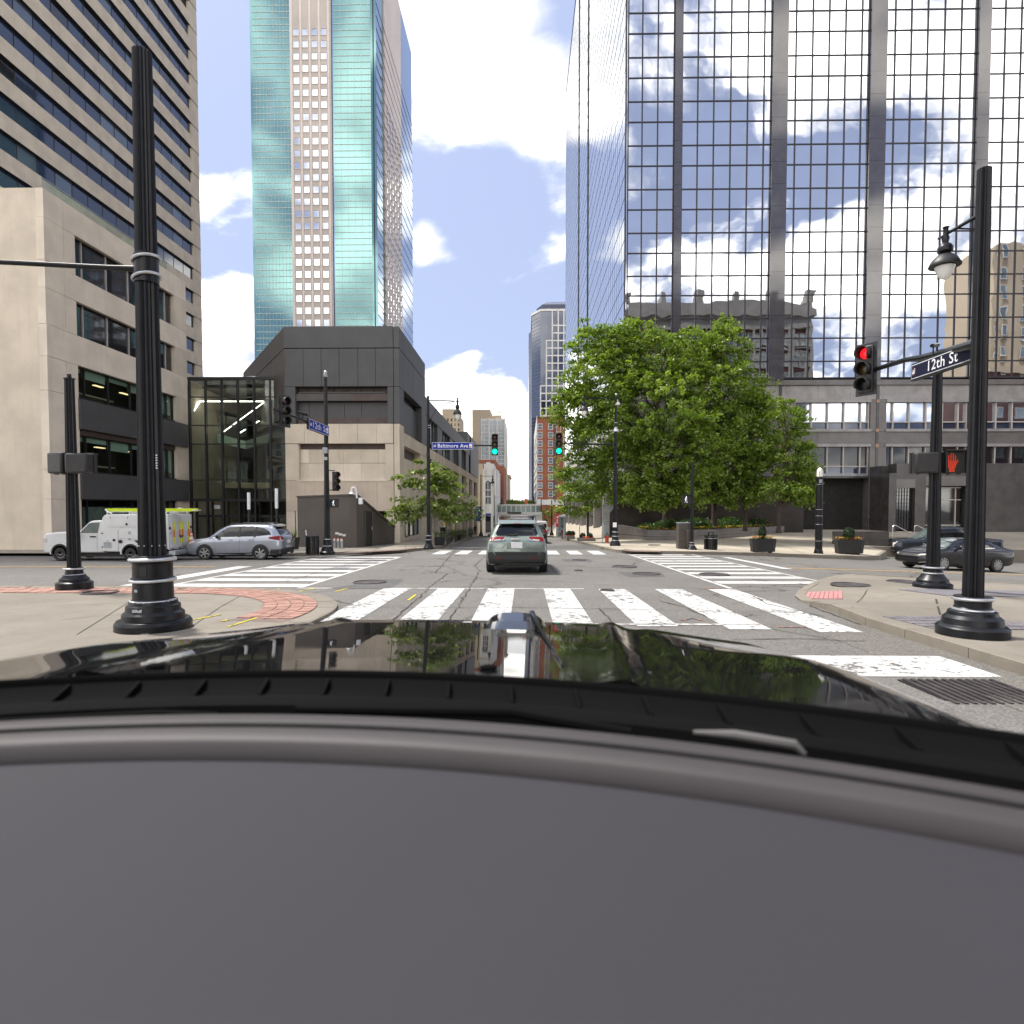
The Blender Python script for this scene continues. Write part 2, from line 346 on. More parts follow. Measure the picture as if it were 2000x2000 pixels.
# ------------------------------------------------------------------ mesh builder
ORG = {}
class MB:
    def __init__(s): s.v = []; s.f = []
    def add(s, vs, fs):
        b = len(s.v); s.v += [tuple(v) for v in vs]; s.f += [tuple(b+i for i in f) for f in fs]; return s
    def box(s, x0, x1, y0, y1, z0, z1):
        return s.add([(x, y, z) for x in (x0, x1) for y in (y0, y1) for z in (z0, z1)],
                     [(0, 1, 3, 2), (4, 6, 7, 5), (0, 4, 5, 1), (2, 3, 7, 6), (0, 2, 6, 4), (1, 5, 7, 3)])
    def obox(s, c, h, rz=0, rx=0, ry=0):
        M = Matrix.Translation(c) @ Matrix.Rotation(rz, 4, 'Z') @ Matrix.Rotation(ry, 4, 'Y') @ Matrix.Rotation(rx, 4, 'X')
        b = MB().box(-h[0], h[0], -h[1], h[1], -h[2], h[2])
        return s.add([M @ Vector(v) for v in b.v], b.f)
    def beam(s, a, b, w, h=None):
        a, b = Vector(a), Vector(b); d = (b-a); l = d.length; d.normalize(); h = h or w
        up = Vector((0, 0, 1)) if abs(d.z) < .95 else Vector((0, 1, 0))
        x = d.cross(up).normalized(); y = x.cross(d)
        vs = [p + x*(sx*w/2) + y*(sy*h/2) for p in (a, b) for sx, sy in ((-1, -1), (1, -1), (1, 1), (-1, 1))]
        return s.add(vs, [(3, 2, 1, 0), (4, 5, 6, 7), (0, 1, 5, 4), (1, 2, 6, 5), (2, 3, 7, 6), (3, 0, 4, 7)])
    def quad(s, a, b, c, d): return s.add([a, b, c, d], [(0, 1, 2, 3)])
    def prism(s, poly, vec):
        n = len(poly); vec = Vector(vec); P = [Vector(p) for p in poly]
        nrm = Vector((0, 0, 0))
        for i in range(n): nrm += P[i].cross(P[(i+1) % n])
        if nrm.dot(vec) > 0: P = P[::-1]
        fs = [tuple(range(n)), tuple(range(2*n-1, n-1, -1))] + [(i, i+n, (i+1) % n+n, (i+1) % n) for i in range(n)]
        return s.add(P + [p+vec for p in P], fs)
    def lathe(s, prof, c=(0, 0, 0), n=20, flutes=0, fd=0, axis=None, a0=0.):
        """prof: list of (z, r) from bottom to top"""
        c = Vector(c); vs = []; fs = []
        M = Matrix.Identity(3) if axis is None else Vector(axis).normalized().to_track_quat('Z', 'Y').to_matrix()
        for z, r in prof:
            for k in range(n):
                a = 2*math.pi*k/n + a0
                rr = r*(1 - (fd*(.5-.5*math.cos(flutes*a)) if flutes else 0))
                vs.append(c + M @ Vector((rr*math.cos(a), rr*math.sin(a), z)))
        m = len(prof)
        for j in range(m-1):
            for k in range(n):
                fs.append((j*n+k, j*n+(k+1) % n, (j+1)*n+(k+1) % n, (j+1)*n+k))
        fs.append(tuple(range(n-1, -1, -1))); fs.append(tuple((m-1)*n+k for k in range(n)))
        return s.add(vs, fs)
    def tube(s, path, r, n=8):
        P = [Vector(p) for p in path]; rs = r if isinstance(r, (list, tuple)) else [r]*len(P); vs = []; fs = []
        t0 = (P[1]-P[0]).normalized(); x = t0.cross(Vector((0, 0, 1)))
        if x.length < .05: x = t0.cross(Vector((0, 1, 0)))
        x.normalize()
        for i, p in enumerate(P):
            t = (P[min(i+1, len(P)-1)]-P[max(i-1, 0)]).normalized()
            x = (x - t*x.dot(t)); x.normalize(); y = t.cross(x)
            vs += [p + (x*math.cos(2*math.pi*k/n) + y*math.sin(2*math.pi*k/n))*rs[i] for k in range(n)]
        m = len(P)
        for j in range(m-1):
            for k in range(n): fs.append((j*n+k, j*n+(k+1) % n, (j+1)*n+(k+1) % n, (j+1)*n+k))
        fs.append(tuple(range(n-1, -1, -1))); fs.append(tuple((m-1)*n+k for k in range(n)))
        return s.add(vs, fs)
    def ring(s, c, R_, r, axis=(0, 0, 1), n=24, m=8, tilt=None):
        q = Vector(axis).normalized().to_track_quat('Z', 'Y').to_matrix(); vs = []; fs = []
        for i in range(n):
            a = 2*math.pi*i/n; u = Vector((math.cos(a), math.sin(a), 0))
            for j in range(m):
                b = 2*math.pi*j/m
                vs.append(Vector(c) + q @ (u*(R_+r*math.cos(b)) + Vector((0, 0, r*math.sin(b)))))
        for i in range(n):
            for j in range(m): fs.append((i*m+j, ((i+1) % n)*m+j, ((i+1) % n)*m+(j+1) % m, i*m+(j+1) % m))
        return s.add(vs, fs)
    def ball(s, c, r, n=10, sc=(1, 1, 1)):
        pr = [(-math.cos(math.pi*k/n), max(.02, math.sin(math.pi*k/n))) for k in range(n+1)]
        b = MB().lathe([(z*r*sc[2], q*r) for z, q in pr], (0, 0, 0), n+4)
        return s.add([(c[0]+v[0]*sc[0], c[1]+v[1]*sc[1], c[2]+v[2]) for v in b.v], b.f)
    def xf(s, M):
        s.v = [tuple(M @ Vector(v)) for v in s.v]; return s
    def mesh(s, name, o=(0, 0, 0), smooth=False, ang=32):
        me = bpy.data.meshes.new(name)
        me.from_pydata([(x-o[0], y-o[1], z-o[2]) for x, y, z in s.v], [], s.f); me.update()
        if smooth:
            me.polygons.foreach_set('use_smooth', [True]*len(me.polygons)); me.set_sharp_from_angle(angle=R(ang))
        return me

def obj(name, me, m, parent=None):
    o = bpy.data.objects.new(name, me); COL.objects.link(o)
    if m and not me.materials: me.materials.append(MATS[m])
    if parent:
        o.parent = parent; ORG[o.name] = ORG.get(parent.name, Vector())
    return o
def part(name, mb, m, parent, smooth=False, label=None, bevel=0., ang=32, stuff=False):
    """geometry given in world space (or the root's own space while the root stands at the origin)"""
    me = mb.mesh(name, ORG.get(parent.name, Vector()), smooth, ang)
    o = obj(name, me, m, parent)
    if label: o['label'] = label
    if stuff: o['kind'] = 'stuff'
    if bevel > 0:
        b = o.modifiers.new('bevel', 'BEVEL'); b.width = bevel; b.segments = 2; b.limit_method = 'ANGLE'; b.angle_limit = R(40)
        me.polygons.foreach_set('use_smooth', [True]*len(me.polygons)); me.set_sharp_from_angle(angle=R(ang))
    return o
def piece(name, me, loc, parent, m=None, rot=None):
    """one of many alike pieces sharing a mesh, loc in world space"""
    o = obj(name, me, m, parent); o.location = Vector(loc)-ORG.get(parent.name, Vector())
    if rot: o.rotation_euler = rot
    return o
def thing(name, label, cat, loc=(0, 0, 0), group=None):
    o = bpy.data.objects.new(name, None); COL.objects.link(o); o.empty_display_size = .2
    o.location = loc; ORG[o.name] = Vector(loc); o['label'] = label; o['category'] = cat
    if group: o['group'] = group
    return o
def solo(name, mb, m, label, cat, group=None, smooth=False, loc=None, bevel=0.):
    """a thing that is one mesh, origin at its base"""
    a = np.array(mb.v); lo, hi = a.min(0), a.max(0)
    o_ = Vector(((lo[0]+hi[0])/2, (lo[1]+hi[1])/2, lo[2]))
    o = obj(name, mb.mesh(name, o_, smooth), m); o.location = o_; ORG[o.name] = o_
    o['label'] = label; o['category'] = cat
    if group: o['group'] = group
    if bevel > 0:
        b = o.modifiers.new('bevel', 'BEVEL'); b.width = bevel; b.segments = 2; b.limit_method = 'ANGLE'
    return o
def setting(name, mb, m, parent=None, smooth=False):
    o = obj(name, mb.mesh(name, (0, 0, 0), smooth), m, parent)
    if not parent: o['kind'] = 'structure'; ORG[o.name] = Vector()
    return o
def dup(root, loc, rotz=0, label=None, group=None, scale=None):
    r = root.copy(); COL.objects.link(r); r.location = loc; r.rotation_euler = (0, 0, rotz); ORG[r.name] = Vector(loc)
    if label: r['label'] = label
    if group: r['group'] = group
    if scale: r.scale = (scale,)*3
    for ch in list(root.children):
        c = ch.copy(); COL.objects.link(c); c.parent = r
        for g in list(ch.children):
            d = g.copy(); COL.objects.link(d); d.parent = c
    return r
def place(root, loc, rotz=0, scale=1.):
    root.location = loc; root.rotation_euler = (0, 0, rotz); root.scale = (scale,)*3; ORG[root.name] = Vector(loc)

def text_mb(s, size, o, xd, yd, depth=.002, align='CENTER', xs=1.):
    cu = bpy.data.curves.new('lettering', 'FONT'); cu.body = s; cu.size = size; cu.align_x = align; cu.align_y = 'CENTER'; cu.resolution_u = 3
    cu.offset = size*.008; cu.space_character = 1.08
    t = bpy.data.objects.new('lettering', cu); COL.objects.link(t)
    bpy.context.view_layer.update()
    ev = t.evaluated_get(bpy.context.evaluated_depsgraph_get()); me = ev.to_mesh()
    o, xd, yd = Vector(o), Vector(xd).normalized(), Vector(yd).normalized(); nn = xd.cross(yd)
    mb = MB().add([o + xd*(v.co.x*xs) + yd*v.co.y + nn*depth for v in me.vertices], [tuple(p.vertices) for p in me.polygons])
    ev.to_mesh_clear(); bpy.data.objects.remove(t); bpy.data.curves.remove(cu)
    return mb
# ------------------------------------------------------------------ ground shape
def g(x, y):
    y = max(-60, y)
    z = -.02025*min(y, 55) - .045*max(0, min(y, 170)-55)
    z -= .045*max(0, min(x, 60)-8)
    return z
def clamp(v): return max(0., min(1., v))
def S(px, py, zf=g):
    """where a line of sight meets the surface z = zf(x, y)"""
    d = ray(px, py); a, b = .5, 400.
    for _ in range(50):
        m = (a+b)/2; p = CAMP + d*m
        if p.z > zf(p.x, p.y): a = m
        else: b = m
    return CAMP + d*a
h_left = lambda x, y: g(x, y)+.06
h_far = lambda x, y: g(x, y)+.14
def h_right(x, y): return g(x, y)+.02+.11*clamp(max((12.8-y)/1.6, (x-7.6)/1.6))
def h_plaza(x, y):
    b = g(x, y)+.14
    return b + clamp((y-30.5)/19)*clamp((x-5.6)/5)*(max(b, -.25)-b)

def sheet(name, poly, zf, m, parent=None, xs=(8., 60.), ys=(-60., 55., 170.), lift=0., smooth=False):
    bm = bmesh.new(); vs = [bm.verts.new((p[0], p[1], 0)) for p in poly]; bm.faces.new(vs)
    bmesh.ops.triangulate(bm, faces=bm.faces[:])
    for ax, cuts in ((0, xs), (1, ys)):
        for c in cuts:
            co = [0, 0, 0]; co[ax] = c; no = [0, 0, 0]; no[ax] = 1
            bmesh.ops.bisect_plane(bm, geom=bm.verts[:]+bm.edges[:]+bm.faces[:], plane_co=co, plane_no=no)
    for v in bm.verts: v.co.z = zf(v.co.x, v.co.y)+lift
    bmesh.ops.recalc_face_normals(bm, faces=bm.faces[:])
    bm.normal_update()
    for f in bm.faces:
        if f.normal.z < 0: f.normal_flip()
    me = bpy.data.meshes.new(name); bm.to_mesh(me); bm.free()
    if smooth: me.polygons.foreach_set('use_smooth', [True]*len(me.polygons))
    o = obj(name, me, m, parent)
    if not parent: o['kind'] = 'structure'; ORG[o.name] = Vector()
    return o
road = sheet('road', [(-1500, -300), (1500, -300), (1500, 2500), (-1500, 2500)], g, 'asphalt')

arcL = [(-7.6+4.2*math.cos(a), 10.3+4.2*math.sin(a)) for a in [R(6*i) for i in range(16)]]
kerbL = [(-3.4, -40), (-3.4, 0), (-3.4, 5), (-3.4, 9.5)] + arcL[0:] + [(-12, 14.6), (-20, 14.7), (-120, 15)]
sw_left = sheet('sidewalk', [(-120, -40)] + kerbL, h_left, 'corner_slab')
kerbR_px = [(1891, 1286), (1767, 1247), (1690, 1222), (1640, 1202), (1612, 1191), (1585, 1182), (1568, 1177), (1553, 1164), (1560, 1153), (1581, 1141), (1620, 1133), (1666, 1129)]
kr = [S(*p) for p in kerbR_px]
kerbR = [(5.35, -40), (5.38, 0), (5.4, 5)] + [(p.x, p.y) for p in kr] + [(14, 17.7), (30, 17.9), (120, 18)]
sw_right = sheet('sidewalk', kerbR + [(120, -40)], h_right, 'corner_slab', xs=(6.5, 7.6, 8, 9.2, 60), ys=(-60, 11.2, 12., 12.8, 55, 170))
kerbFL = [(-120, 27), (-11, 27.3), (-9.6, 28.), (-7.6, 29.3), (-6.1, 31.2), (-5.1, 34), (-4.6, 38), (-4.5, 44), (-4.5, 55), (-4.5, 80), (-4.5, 170)]
sw_fl = sheet('sidewalk', kerbFL + [(-120, 170)], h_far, 'sidewalk')
kfr = [S(*p) for p in [(1202, 1079), (1225, 1080.6), (1292, 1082), (1360, 1083), (1420, 1084), (1500, 1086.5), (1600, 1090.5), (1690, 1094), (1716, 1094), (1731, 1090)]]
kfr2 = [(kfr[-1].x+.35, kfr[-1].y+1.4), (kfr[-1].x+.55, kfr[-1].y+2.6), (40, kfr[-1].y+2.8), (120, kfr[-1].y+3)]
kerbFR = [(3.2, 170), (3.0, 62), (3.45, 48.5), (4.0, 41), (4.25, 37), (4.35, 34.5), (4.5, 32.5)] + [(p.x, p.y) for p in kfr] + kfr2
sw_fr = sheet('plaza', kerbFR + [(120, 170)], h_plaza, 'plaza', xs=(5.6, 6.6, 7.6, 8, 9, 10.6, 14, 20, 26, 60), ys=(30.5, 33, 36, 39, 42, 45, 49.5, 55, 170), smooth=True)

def kerb(line, zf, parent, side=1, w=.17, maxl=1.8, rng_=None):
    """separate kerb stones along a polyline; side tells where the pavement lies"""
    for (a, b) in zip(line[:-1], line[1:]):
        a, b = Vector((*a, 0)), Vector((*b, 0)); l = (b-a).length
        if rng_ and not (rng_(a) or rng_(b)): continue
        n = max(1, min(90, round(l/maxl))); d = (b-a)/n; nn = Vector((-d.y, d.x, 0)).normalized()*w*side
        for i in range(n):
            p, q = a+d*i, a+d*(i+1); e = (q-p).normalized()*.006; p += e; q -= e
            r = random.uniform(-.006, .004)
            top = [Vector((v.x, v.y, zf(v.x, v.y)+.009+r)) for v in (p, q, q+nn, p+nn)]
            bot = [Vector((v.x, v.y, g(v.x, v.y)-.06)) for v in (p, q, q+nn, p+nn)]
            ch = nn*.12
            t2 = [top[0]+ch, top[1]+ch, top[2], top[3]]
            m0 = [top[0]-Vector((0, 0, .018)), top[1]-Vector((0, 0, .018))]
            mb = MB().add(bot+t2+m0, [(4, 5, 6, 7), (8, 9, 5, 4), (0, 1, 9, 8), (3, 0, 8, 4, 7), (1, 2, 6, 5, 9), (2, 3, 7, 6)])
            part('kerb_stone', mb, 'kerb_stone', parent)
near = lambda v: v.length < 60
kerb(kerbL[1:-1], h_left, sw_left, 1, .34, 2., near)
kerb(kerbR[1:-1], h_right, sw_right, -1, .2, 1.6, near)
kerb(kerbFL[1:], h_far, sw_fl, 1, .16, 3., lambda v: v.length < 75)
kerb(kerbFR[1:-1], h_plaza, sw_fr, 1, .16, 2.5, lambda v: v.length < 75)

# painted markings, each stripe its own sheet 4 mm above the road
def stripe(x0, x1, y0, y1, m='paint_white', name='road_stripe', lift=.006):
    return sheet(name, [(x0, y0), (x1, y0), (x1, y1), (x0, y1)], g, m, road, lift=lift)
for i, xa in enumerate([-3.44, -2.1, -.886, .47, 1.8, 3.17, 4.45]):
    stripe(xa, xa+.65, (9.9, 9.9, 9.85, 9.8, 9.6, 9.35, 9.15)[i], 14.72, 'paint_worn', 'crosswalk_bar')
stripe(-5.6, 1.45, 14.74, 14.84, 'paint_worn', lift=.004); stripe(-3.2, 3.8, 9.72, 9.84, 'paint_worn')
stripe(-1.5, 5.15, 6.55, 7.55, 'paint_worn', 'stop_line')
for k in range(8): stripe(-4.5+1.12*k, -4.5+1.12*k+.62, 29.2, 32.6, 'paint_white', 'crosswalk_bar')
for k in range(9):
    stripe(-9.0, -5.62, 15.0+1.43*k, 15.72+1.43*k, 'paint_white', 'crosswalk_bar')
stripe(-9.14, -9.02, 15., 27.1); stripe(-5.6, -5.48, 14.9, 27.)
for k in range(10):
    stripe(5.16, 8.0 if k < 9 else 7.6, 16.0+1.4*k, 16.62+1.4*k, 'paint_white', 'crosswalk_bar')
stripe(5.0, 5.12, 14.9, 29.4); stripe(8.03, 8.15, 16.8, 29.4)
stripe(-10.3, -9.75, 15.2, 21.6, 'paint_white', 'stop_line'); stripe(9.1, 9.5, 21.5, 28.2, 'paint_white', 'stop_line')
a, b = S(1540, 1109.3), S(1892, 1119.5); dd = (b-a).normalized(); nn = Vector((-dd.y, dd.x, 0))*.07
sheet('centre_line', [tuple((a-nn).xy), tuple((b+dd*40-nn).xy), tuple((b+dd*40+nn).xy), tuple((a+nn).xy)], g, 'paint_yellow', road, lift=.006)
stripe(-60, -11, 21.3, 21.42, 'paint_yellow', 'centre_line')
sheet('dark_patch', [(-4.4, 34.6), (4.2, 34.2), (4.2, 39.5), (-4.4, 39.2)], g, 'asphalt_dark', road, lift=.004)  # darker band right across the far road
P4 = lambda pts, zf=g: [tuple(S(*p, zf).xy) for p in pts]
sheet('dark_patch', P4([(640, 1150), (752, 1131.5), (790, 1132), (762, 1150)]), g, 'asphalt_dark', road, lift=.004)
sheet('dark_patch', P4([(1103, 1097), (1160, 1097), (1150, 1092), (1095, 1092)]), g, 'asphalt_dark', road, lift=.004)
sheet('dark_patch', P4([(1228, 1127), (1300, 1127), (1290, 1117), (1205, 1117)]), g, 'asphalt_dark', road, lift=.004)
sheet('gutter', [(5.33, 2), (5.33, 9.5), (4.4, 9.6), (4.4, 2)], g, 'gutter', road, lift=.004)
# surveyors' paint on left corner and road
def spray(pts, m, zf, w=.03, par=None):
    p = [S(*q, zf) for q in pts]; mb = MB()
    for a, b in zip(p[:-1], p[1:]):
        d = (b-a); nn = Vector((-d.y, d.x, 0)).normalized()*w
        mb.quad(*(Vector((v.x, v.y, zf(v.x, v.y)+.009)) for v in (a-nn, b-nn, b+nn, a+nn)))
    o = part('spray_mark', mb, m, par)
spray([(368, 1213), (420, 1203), (432, 1200.5)], 'survey_yellow', h_left, .03, sw_left)
spray([(445, 1225), (480, 1214), (517, 1202.5)], 'survey_yellow', h_left, .025, sw_left)
spray([(433, 1214), (446, 1211)], 'survey_yellow', h_left, .04, sw_left)
spray([(512, 1157), (548, 1149.5)], 'survey_yellow', g, .025, road); spray([(580, 1156), (614, 1149.5)], 'survey_yellow', g, .035, road)
spray([(655, 1156), (679, 1149.5)], 'survey_yellow', g, .025, road); spray([(797, 1173), (812, 1162)], 'survey_yellow', g, .025, road)
for q in ([(1372, 1149), (1405, 1150)], [(1425, 1153), (1450, 1154)], [(1330, 1212), (1352, 1208)], [(1350, 1207), (1372, 1213)], [(1740, 1296), (1760, 1302)], [(1520, 1225), (1575, 1226)], [(1560, 1140), (1575, 1142)]):
    spray(q, 'survey_orange', g, .03, road)

# long cracks across the crossing
def crack(pts, w=.018):
    p = [S(*q) for q in pts]; q = []
    for a, b in zip(p[:-1], p[1:]):
        n = max(2, int((b-a).length/.22)); d = (b-a); nn = Vector((-d.y, d.x, 0)).normalized()
        q += [a+d*i/n+nn*random.gauss(0, .022) for i in range(n)]
    q.append(p[-1]); V, F_ = [], []
    for i, v in enumerate(q):
        d = q[min(i+1, len(q)-1)]-q[max(i-1, 0)]; nn = Vector((-d.y, d.x, 0)).normalized()*w*random.uniform(.25, 1.); V += [(u.x, u.y, g(u.x, u.y)+.0105) for u in (v-nn, v+nn)]
        if i: F_.append((2*i-2, 2*i, 2*i+1, 2*i-1))
    part('crack', MB().add(V, F_), 'crack_dark', road)
for c_ in ([(947, 1087), (926, 1105.5), (937.5, 1115), (921, 1142), (899, 1180), (873, 1214)], [(875, 1120), (845, 1143), (801, 1182), (765, 1216)], [(742, 1187), (850, 1187), (967, 1187), (1075, 1188), (1210, 1190), (1400, 1196), (1560, 1196)],
           [(1170, 1189), (1180, 1200), (1193, 1214)], [(1068, 1107), (1075, 1108), (1086, 1120)], [(560, 1154), (600, 1161), (650, 1172), (690, 1182)], [(1000, 1195), (1030, 1201), (1060, 1213)], [(1290, 1175), (1340, 1188), (1380, 1205)], [(1470, 1165), (1500, 1180), (1545, 1190), (1610, 1205)], [(1553, 1166), (1600, 1191), (1680, 1220)], [(900, 1062), (880, 1085), (850, 1120)], [(1430, 1250), (1560, 1248), (1690, 1253)], [(735, 1098), (760, 1090), (790, 1083)], [(560, 1135), (590, 1128), (640, 1112), (700, 1098)]): crack(c_)
# brick band round the left corner
ctr = Vector((-7.6, 10.3, 0)); nb = 0; rest = MB()
sheet('brick_bed', [(ctr.x+r*math.cos(a), ctr.y+r*math.sin(a)) for r, aa in ((3.84, [R(-12+5*i) for i in range(23)]), (2.86, [R(98-5*i) for i in range(23)])) for a in aa], h_left, 'brick_joint', sw_left, lift=.004)
for row in range(4):
    r0 = 2.88+.24*row; n = int(R(102)*r0/.115)
    for k in range(n):
        a0 = R(-8)+R(102)*(k+(.5 if row % 2 else 0))/n; a1 = a0+R(102)/n*.90
        c = []
        for r, a in ((r0, a0), (r0+.222, a0), (r0+.222, a1), (r0, a1)): c.append((ctr.x+r*math.cos(a), ctr.y+r*math.sin(a)))
        lift = .010+random.uniform(0, .010)
        mb = MB().prism([(x, y, h_left(x, y)+lift) for x, y in c], (0, 0, -.03))
        if nb < 300 and r0 < 9: part('brick', mb, 'brick_paver', sw_left); nb += 1
        else: rest.add(mb.v, mb.f)
for k in range(26):
    for row in range(4):
        x = -8.2-.24*k-.12*(row % 2); y = 13.2+.235*row; lift = .008+random.uniform(0, .012)
        rest.prism([(x, y, h_left(x, y)+lift), (x+.222, y, h_left(x, y)+lift), (x+.222, y+.218, h_left(x, y)+lift), (x, y+.218, h_left(x, y)+lift)], (0, 0, -.03))
part('brick_rows', rest, 'brick_paver', sw_left, stuff=True)
sheet('brick_border', P4([(664, 1081.5), (780, 1075.5), (815, 1071), (812, 1069.5), (775, 1073), (680, 1079)], h_far), h_far, 'brick_joint', sw_fl, lift=.012)
sheet('brick_border', P4([(1212, 1074.5), (1230, 1077.3), (1290, 1078.5), (1290, 1076), (1240, 1075), (1222, 1072.5)], h_plaza), h_plaza, 'brick_joint', sw_fr, lift=.012)
# joints in the corner slabs, drawn as narrow grooves
def groove(pts, zf, par, w=.012): 
    p = [S(*q, zf) for q in pts]; mb = MB()
    for a, b in zip(p[:-1], p[1:]):
        d = (b-a); nn = Vector((-d.y, d.x, 0)).normalized()*w/2
        mb.quad(*(Vector((v.x, v.y, zf(v.x, v.y)+.006)) for v in (a-nn, b-nn, b+nn, a+nn)))
    part('slab_joint', mb, 'crack_dark', par)
groove([(1694, 1152), (1685, 1166), (1664, 1187)], h_right, sw_right); groove([(1664, 1188), (1700, 1189)], h_right, sw_right)
groove([(1828, 1170), (1832, 1186), (1836, 1201)], h_right, sw_right, .03); groove([(1704, 1150.5), (1892, 1153)], h_right, sw_right, .01)
groove([(1690, 1169), (1735, 1170.6)], h_right, sw_right, .008)
groove([(116, 1212), (180, 1205), (240, 1200)], h_left, sw_left, .014); groove([(60, 1186), (240, 1178), (420, 1171)], h_left, sw_left, .012); groove([(372, 1226), (430, 1186), (466, 1166)], h_left, sw_left, .012); groove([(150, 1240), (262, 1170)], h_left, sw_left, .012)
for q in ([(700, 1073), (640, 1083)], [(740, 1070), (720, 1081)], [(790, 1066), (800, 1079)]): groove(q, h_far, sw_fl, .03)
for q in ([(1400, 1066), (1480, 1084)], [(1500, 1055), (1590, 1088)], [(1560, 1043), (1690, 1060)], [(1330, 1060), (1720, 1072)], [(1440, 1050), (1640, 1056)]): groove(q, h_plaza, sw_fr, .02)
# tactile pad of separate ribs on the right corner
q = [S(x, y, h_right) for x, y in ((1570, 1170), (1646, 1170.6), (1645, 1154.5), (1577.5, 1157))]
for k in range(8):
    f0, f1 = k/8+.006, (k+1)/8-.006
    mb = MB().prism([v+Vector((0, 0, .014)) for v in (q[0].lerp(q[1], f0), q[0].lerp(q[1], f1), q[3].lerp(q[2], f1), q[3].lerp(q[2], f0))], (0, 0, -.03))
    part('tactile_strip', mb, 'tactile', sw_right)
# dark pavers on the right corner
q = [S(x, y, h_right) for x, y in ((1722, 1204), (1830, 1231), (2060, 1231), (2060, 1204))]
npv = 0
for i in range(26):
    for j in range(5):
        u0, u1, v0, v1 = i/26+.002, (i+1)/26-.002, j/5+.015, (j+1)/5-.015
        pt = lambda u, v: q[0].lerp(q[3], u).lerp(q[1].lerp(q[2], u), v)
        mb = MB().prism([pt(*w)+Vector((0, 0, .012+random.uniform(0, .004))) for w in ((u0, v0), (u1, v0), (u1, v1), (u0, v1))], (0, 0, -.03))
        part('paver', mb, 'corner_grey', sw_right)
sheet('dark_band', P4([(1752, 1151.5), (1830, 1151), (2080, 1156), (2080, 1168), (1850, 1164.5)], h_right), h_right, 'corner_grey', sw_right, xs=(7.6, 8, 9.2), ys=(11.2, 12., 12.8), lift=.009)  # flat darker band at the back of the right corner

# iron covers
def cover(px, py, wpx, zf, label, lift=.012):
    p = S(px, py, zf); r = wpx*mpp(p)/2
    t = thing('manhole_cover', label, 'manhole cover', p, 'iron covers let into the paving')
    part('cover_plate', MB().lathe([(-.02, r*.88), (lift, r*.88)], p, 28), 'iron_cover', t)
    part('cover_rim', MB().ring(p+Vector((0, 0, lift*.6)), r*.95, .028, n=28, m=6), 'iron_cover', t, smooth=True)
cover(722, 1138, 64, g, 'round iron manhole cover in the dark asphalt patch beside the left crosswalk')
cover(1220, 1107.5, 48, g, 'round manhole cover in the road ahead of the right crosswalk, farther of two close together')
cover(1262, 1121.8, 54, g, 'round manhole cover in a dark patch, nearer of two beside the right crosswalk')
cover(1395, 1123, 58, g, 'round manhole cover lying between the bars of the right crosswalk')
cover(1131, 1094.5, 28, g, 'small iron cover in a rectangular dark patch right of the green car')
cover(1130, 1115, 15, g, 'smallest round iron lid in the road right of the green car')
cover(1186, 1154, 26, g, 'small iron lid at the far end of a near crosswalk bar')
cover(1661, 1143, 70, h_right, 'dark oval cover in the right corner pavement beyond the red tactile pad')
cover(1766, 1137.5, 62, h_right, 'rough round cover behind the base of the right signal pole')
cover(195, 1158.5, 64, h_left, 'dark cover in the left corner pavement by the small signal post')
cover(1278, 1065, 24, h_plaza, 'round cover in the plaza paving before the low planter wall')
# drain grate
a = S(1905, 1352); t = thing('drain_grate', 'black iron storm drain grate at the right kerb beside the bonnet', 'drain grate', a)
part('grate_frame', MB().box(a.x-.5, a.x+.5, a.y-.42, a.y+.42, a.z-.03, a.z+.006), 'lens_black', t)
for k in range(12):
    x = a.x-.45+.082*k; part('grate_bar', MB().box(x-.018, x+.018, a.y-.4, a.y+.4, a.z, a.z+.022), 'iron_cover', t)
# ------------------------------------------------------------------ buildings
class Fac:
    """a facade plane: u along it, v up, w outwards"""
    def __init__(s, ax, c, sgn): s.ax, s.c, s.sgn = ax, c, sgn
    def P(s, u, v, w=0): return Vector((u, s.c+s.sgn*w, v)) if s.ax == 'Y' else Vector((s.c+s.sgn*w, u, v))
    def box(s, mb, u0, u1, v0, v1, w0, w1):
        a, b = s.P(u0, v0, w0), s.P(u1, v1, w1)
        return mb.box(min(a.x, b.x), max(a.x, b.x), min(a.y, b.y), max(a.y, b.y), min(a.z, b.z), max(a.z, b.z))
    def rot(s):     # rotation of a piece modelled in xz facing -Y
        if s.ax == 'Y': return (0, 0, 0 if s.sgn < 0 else math.pi)
        return (0, 0, math.pi/2 if s.sgn > 0 else -math.pi/2)
    def bx(s, name, m, par, u0, u1, v0, v1, w0, w1, **k):
        return part(name, s.box(MB(), u0, u1, v0, v1, w0, w1), m, par, **k)
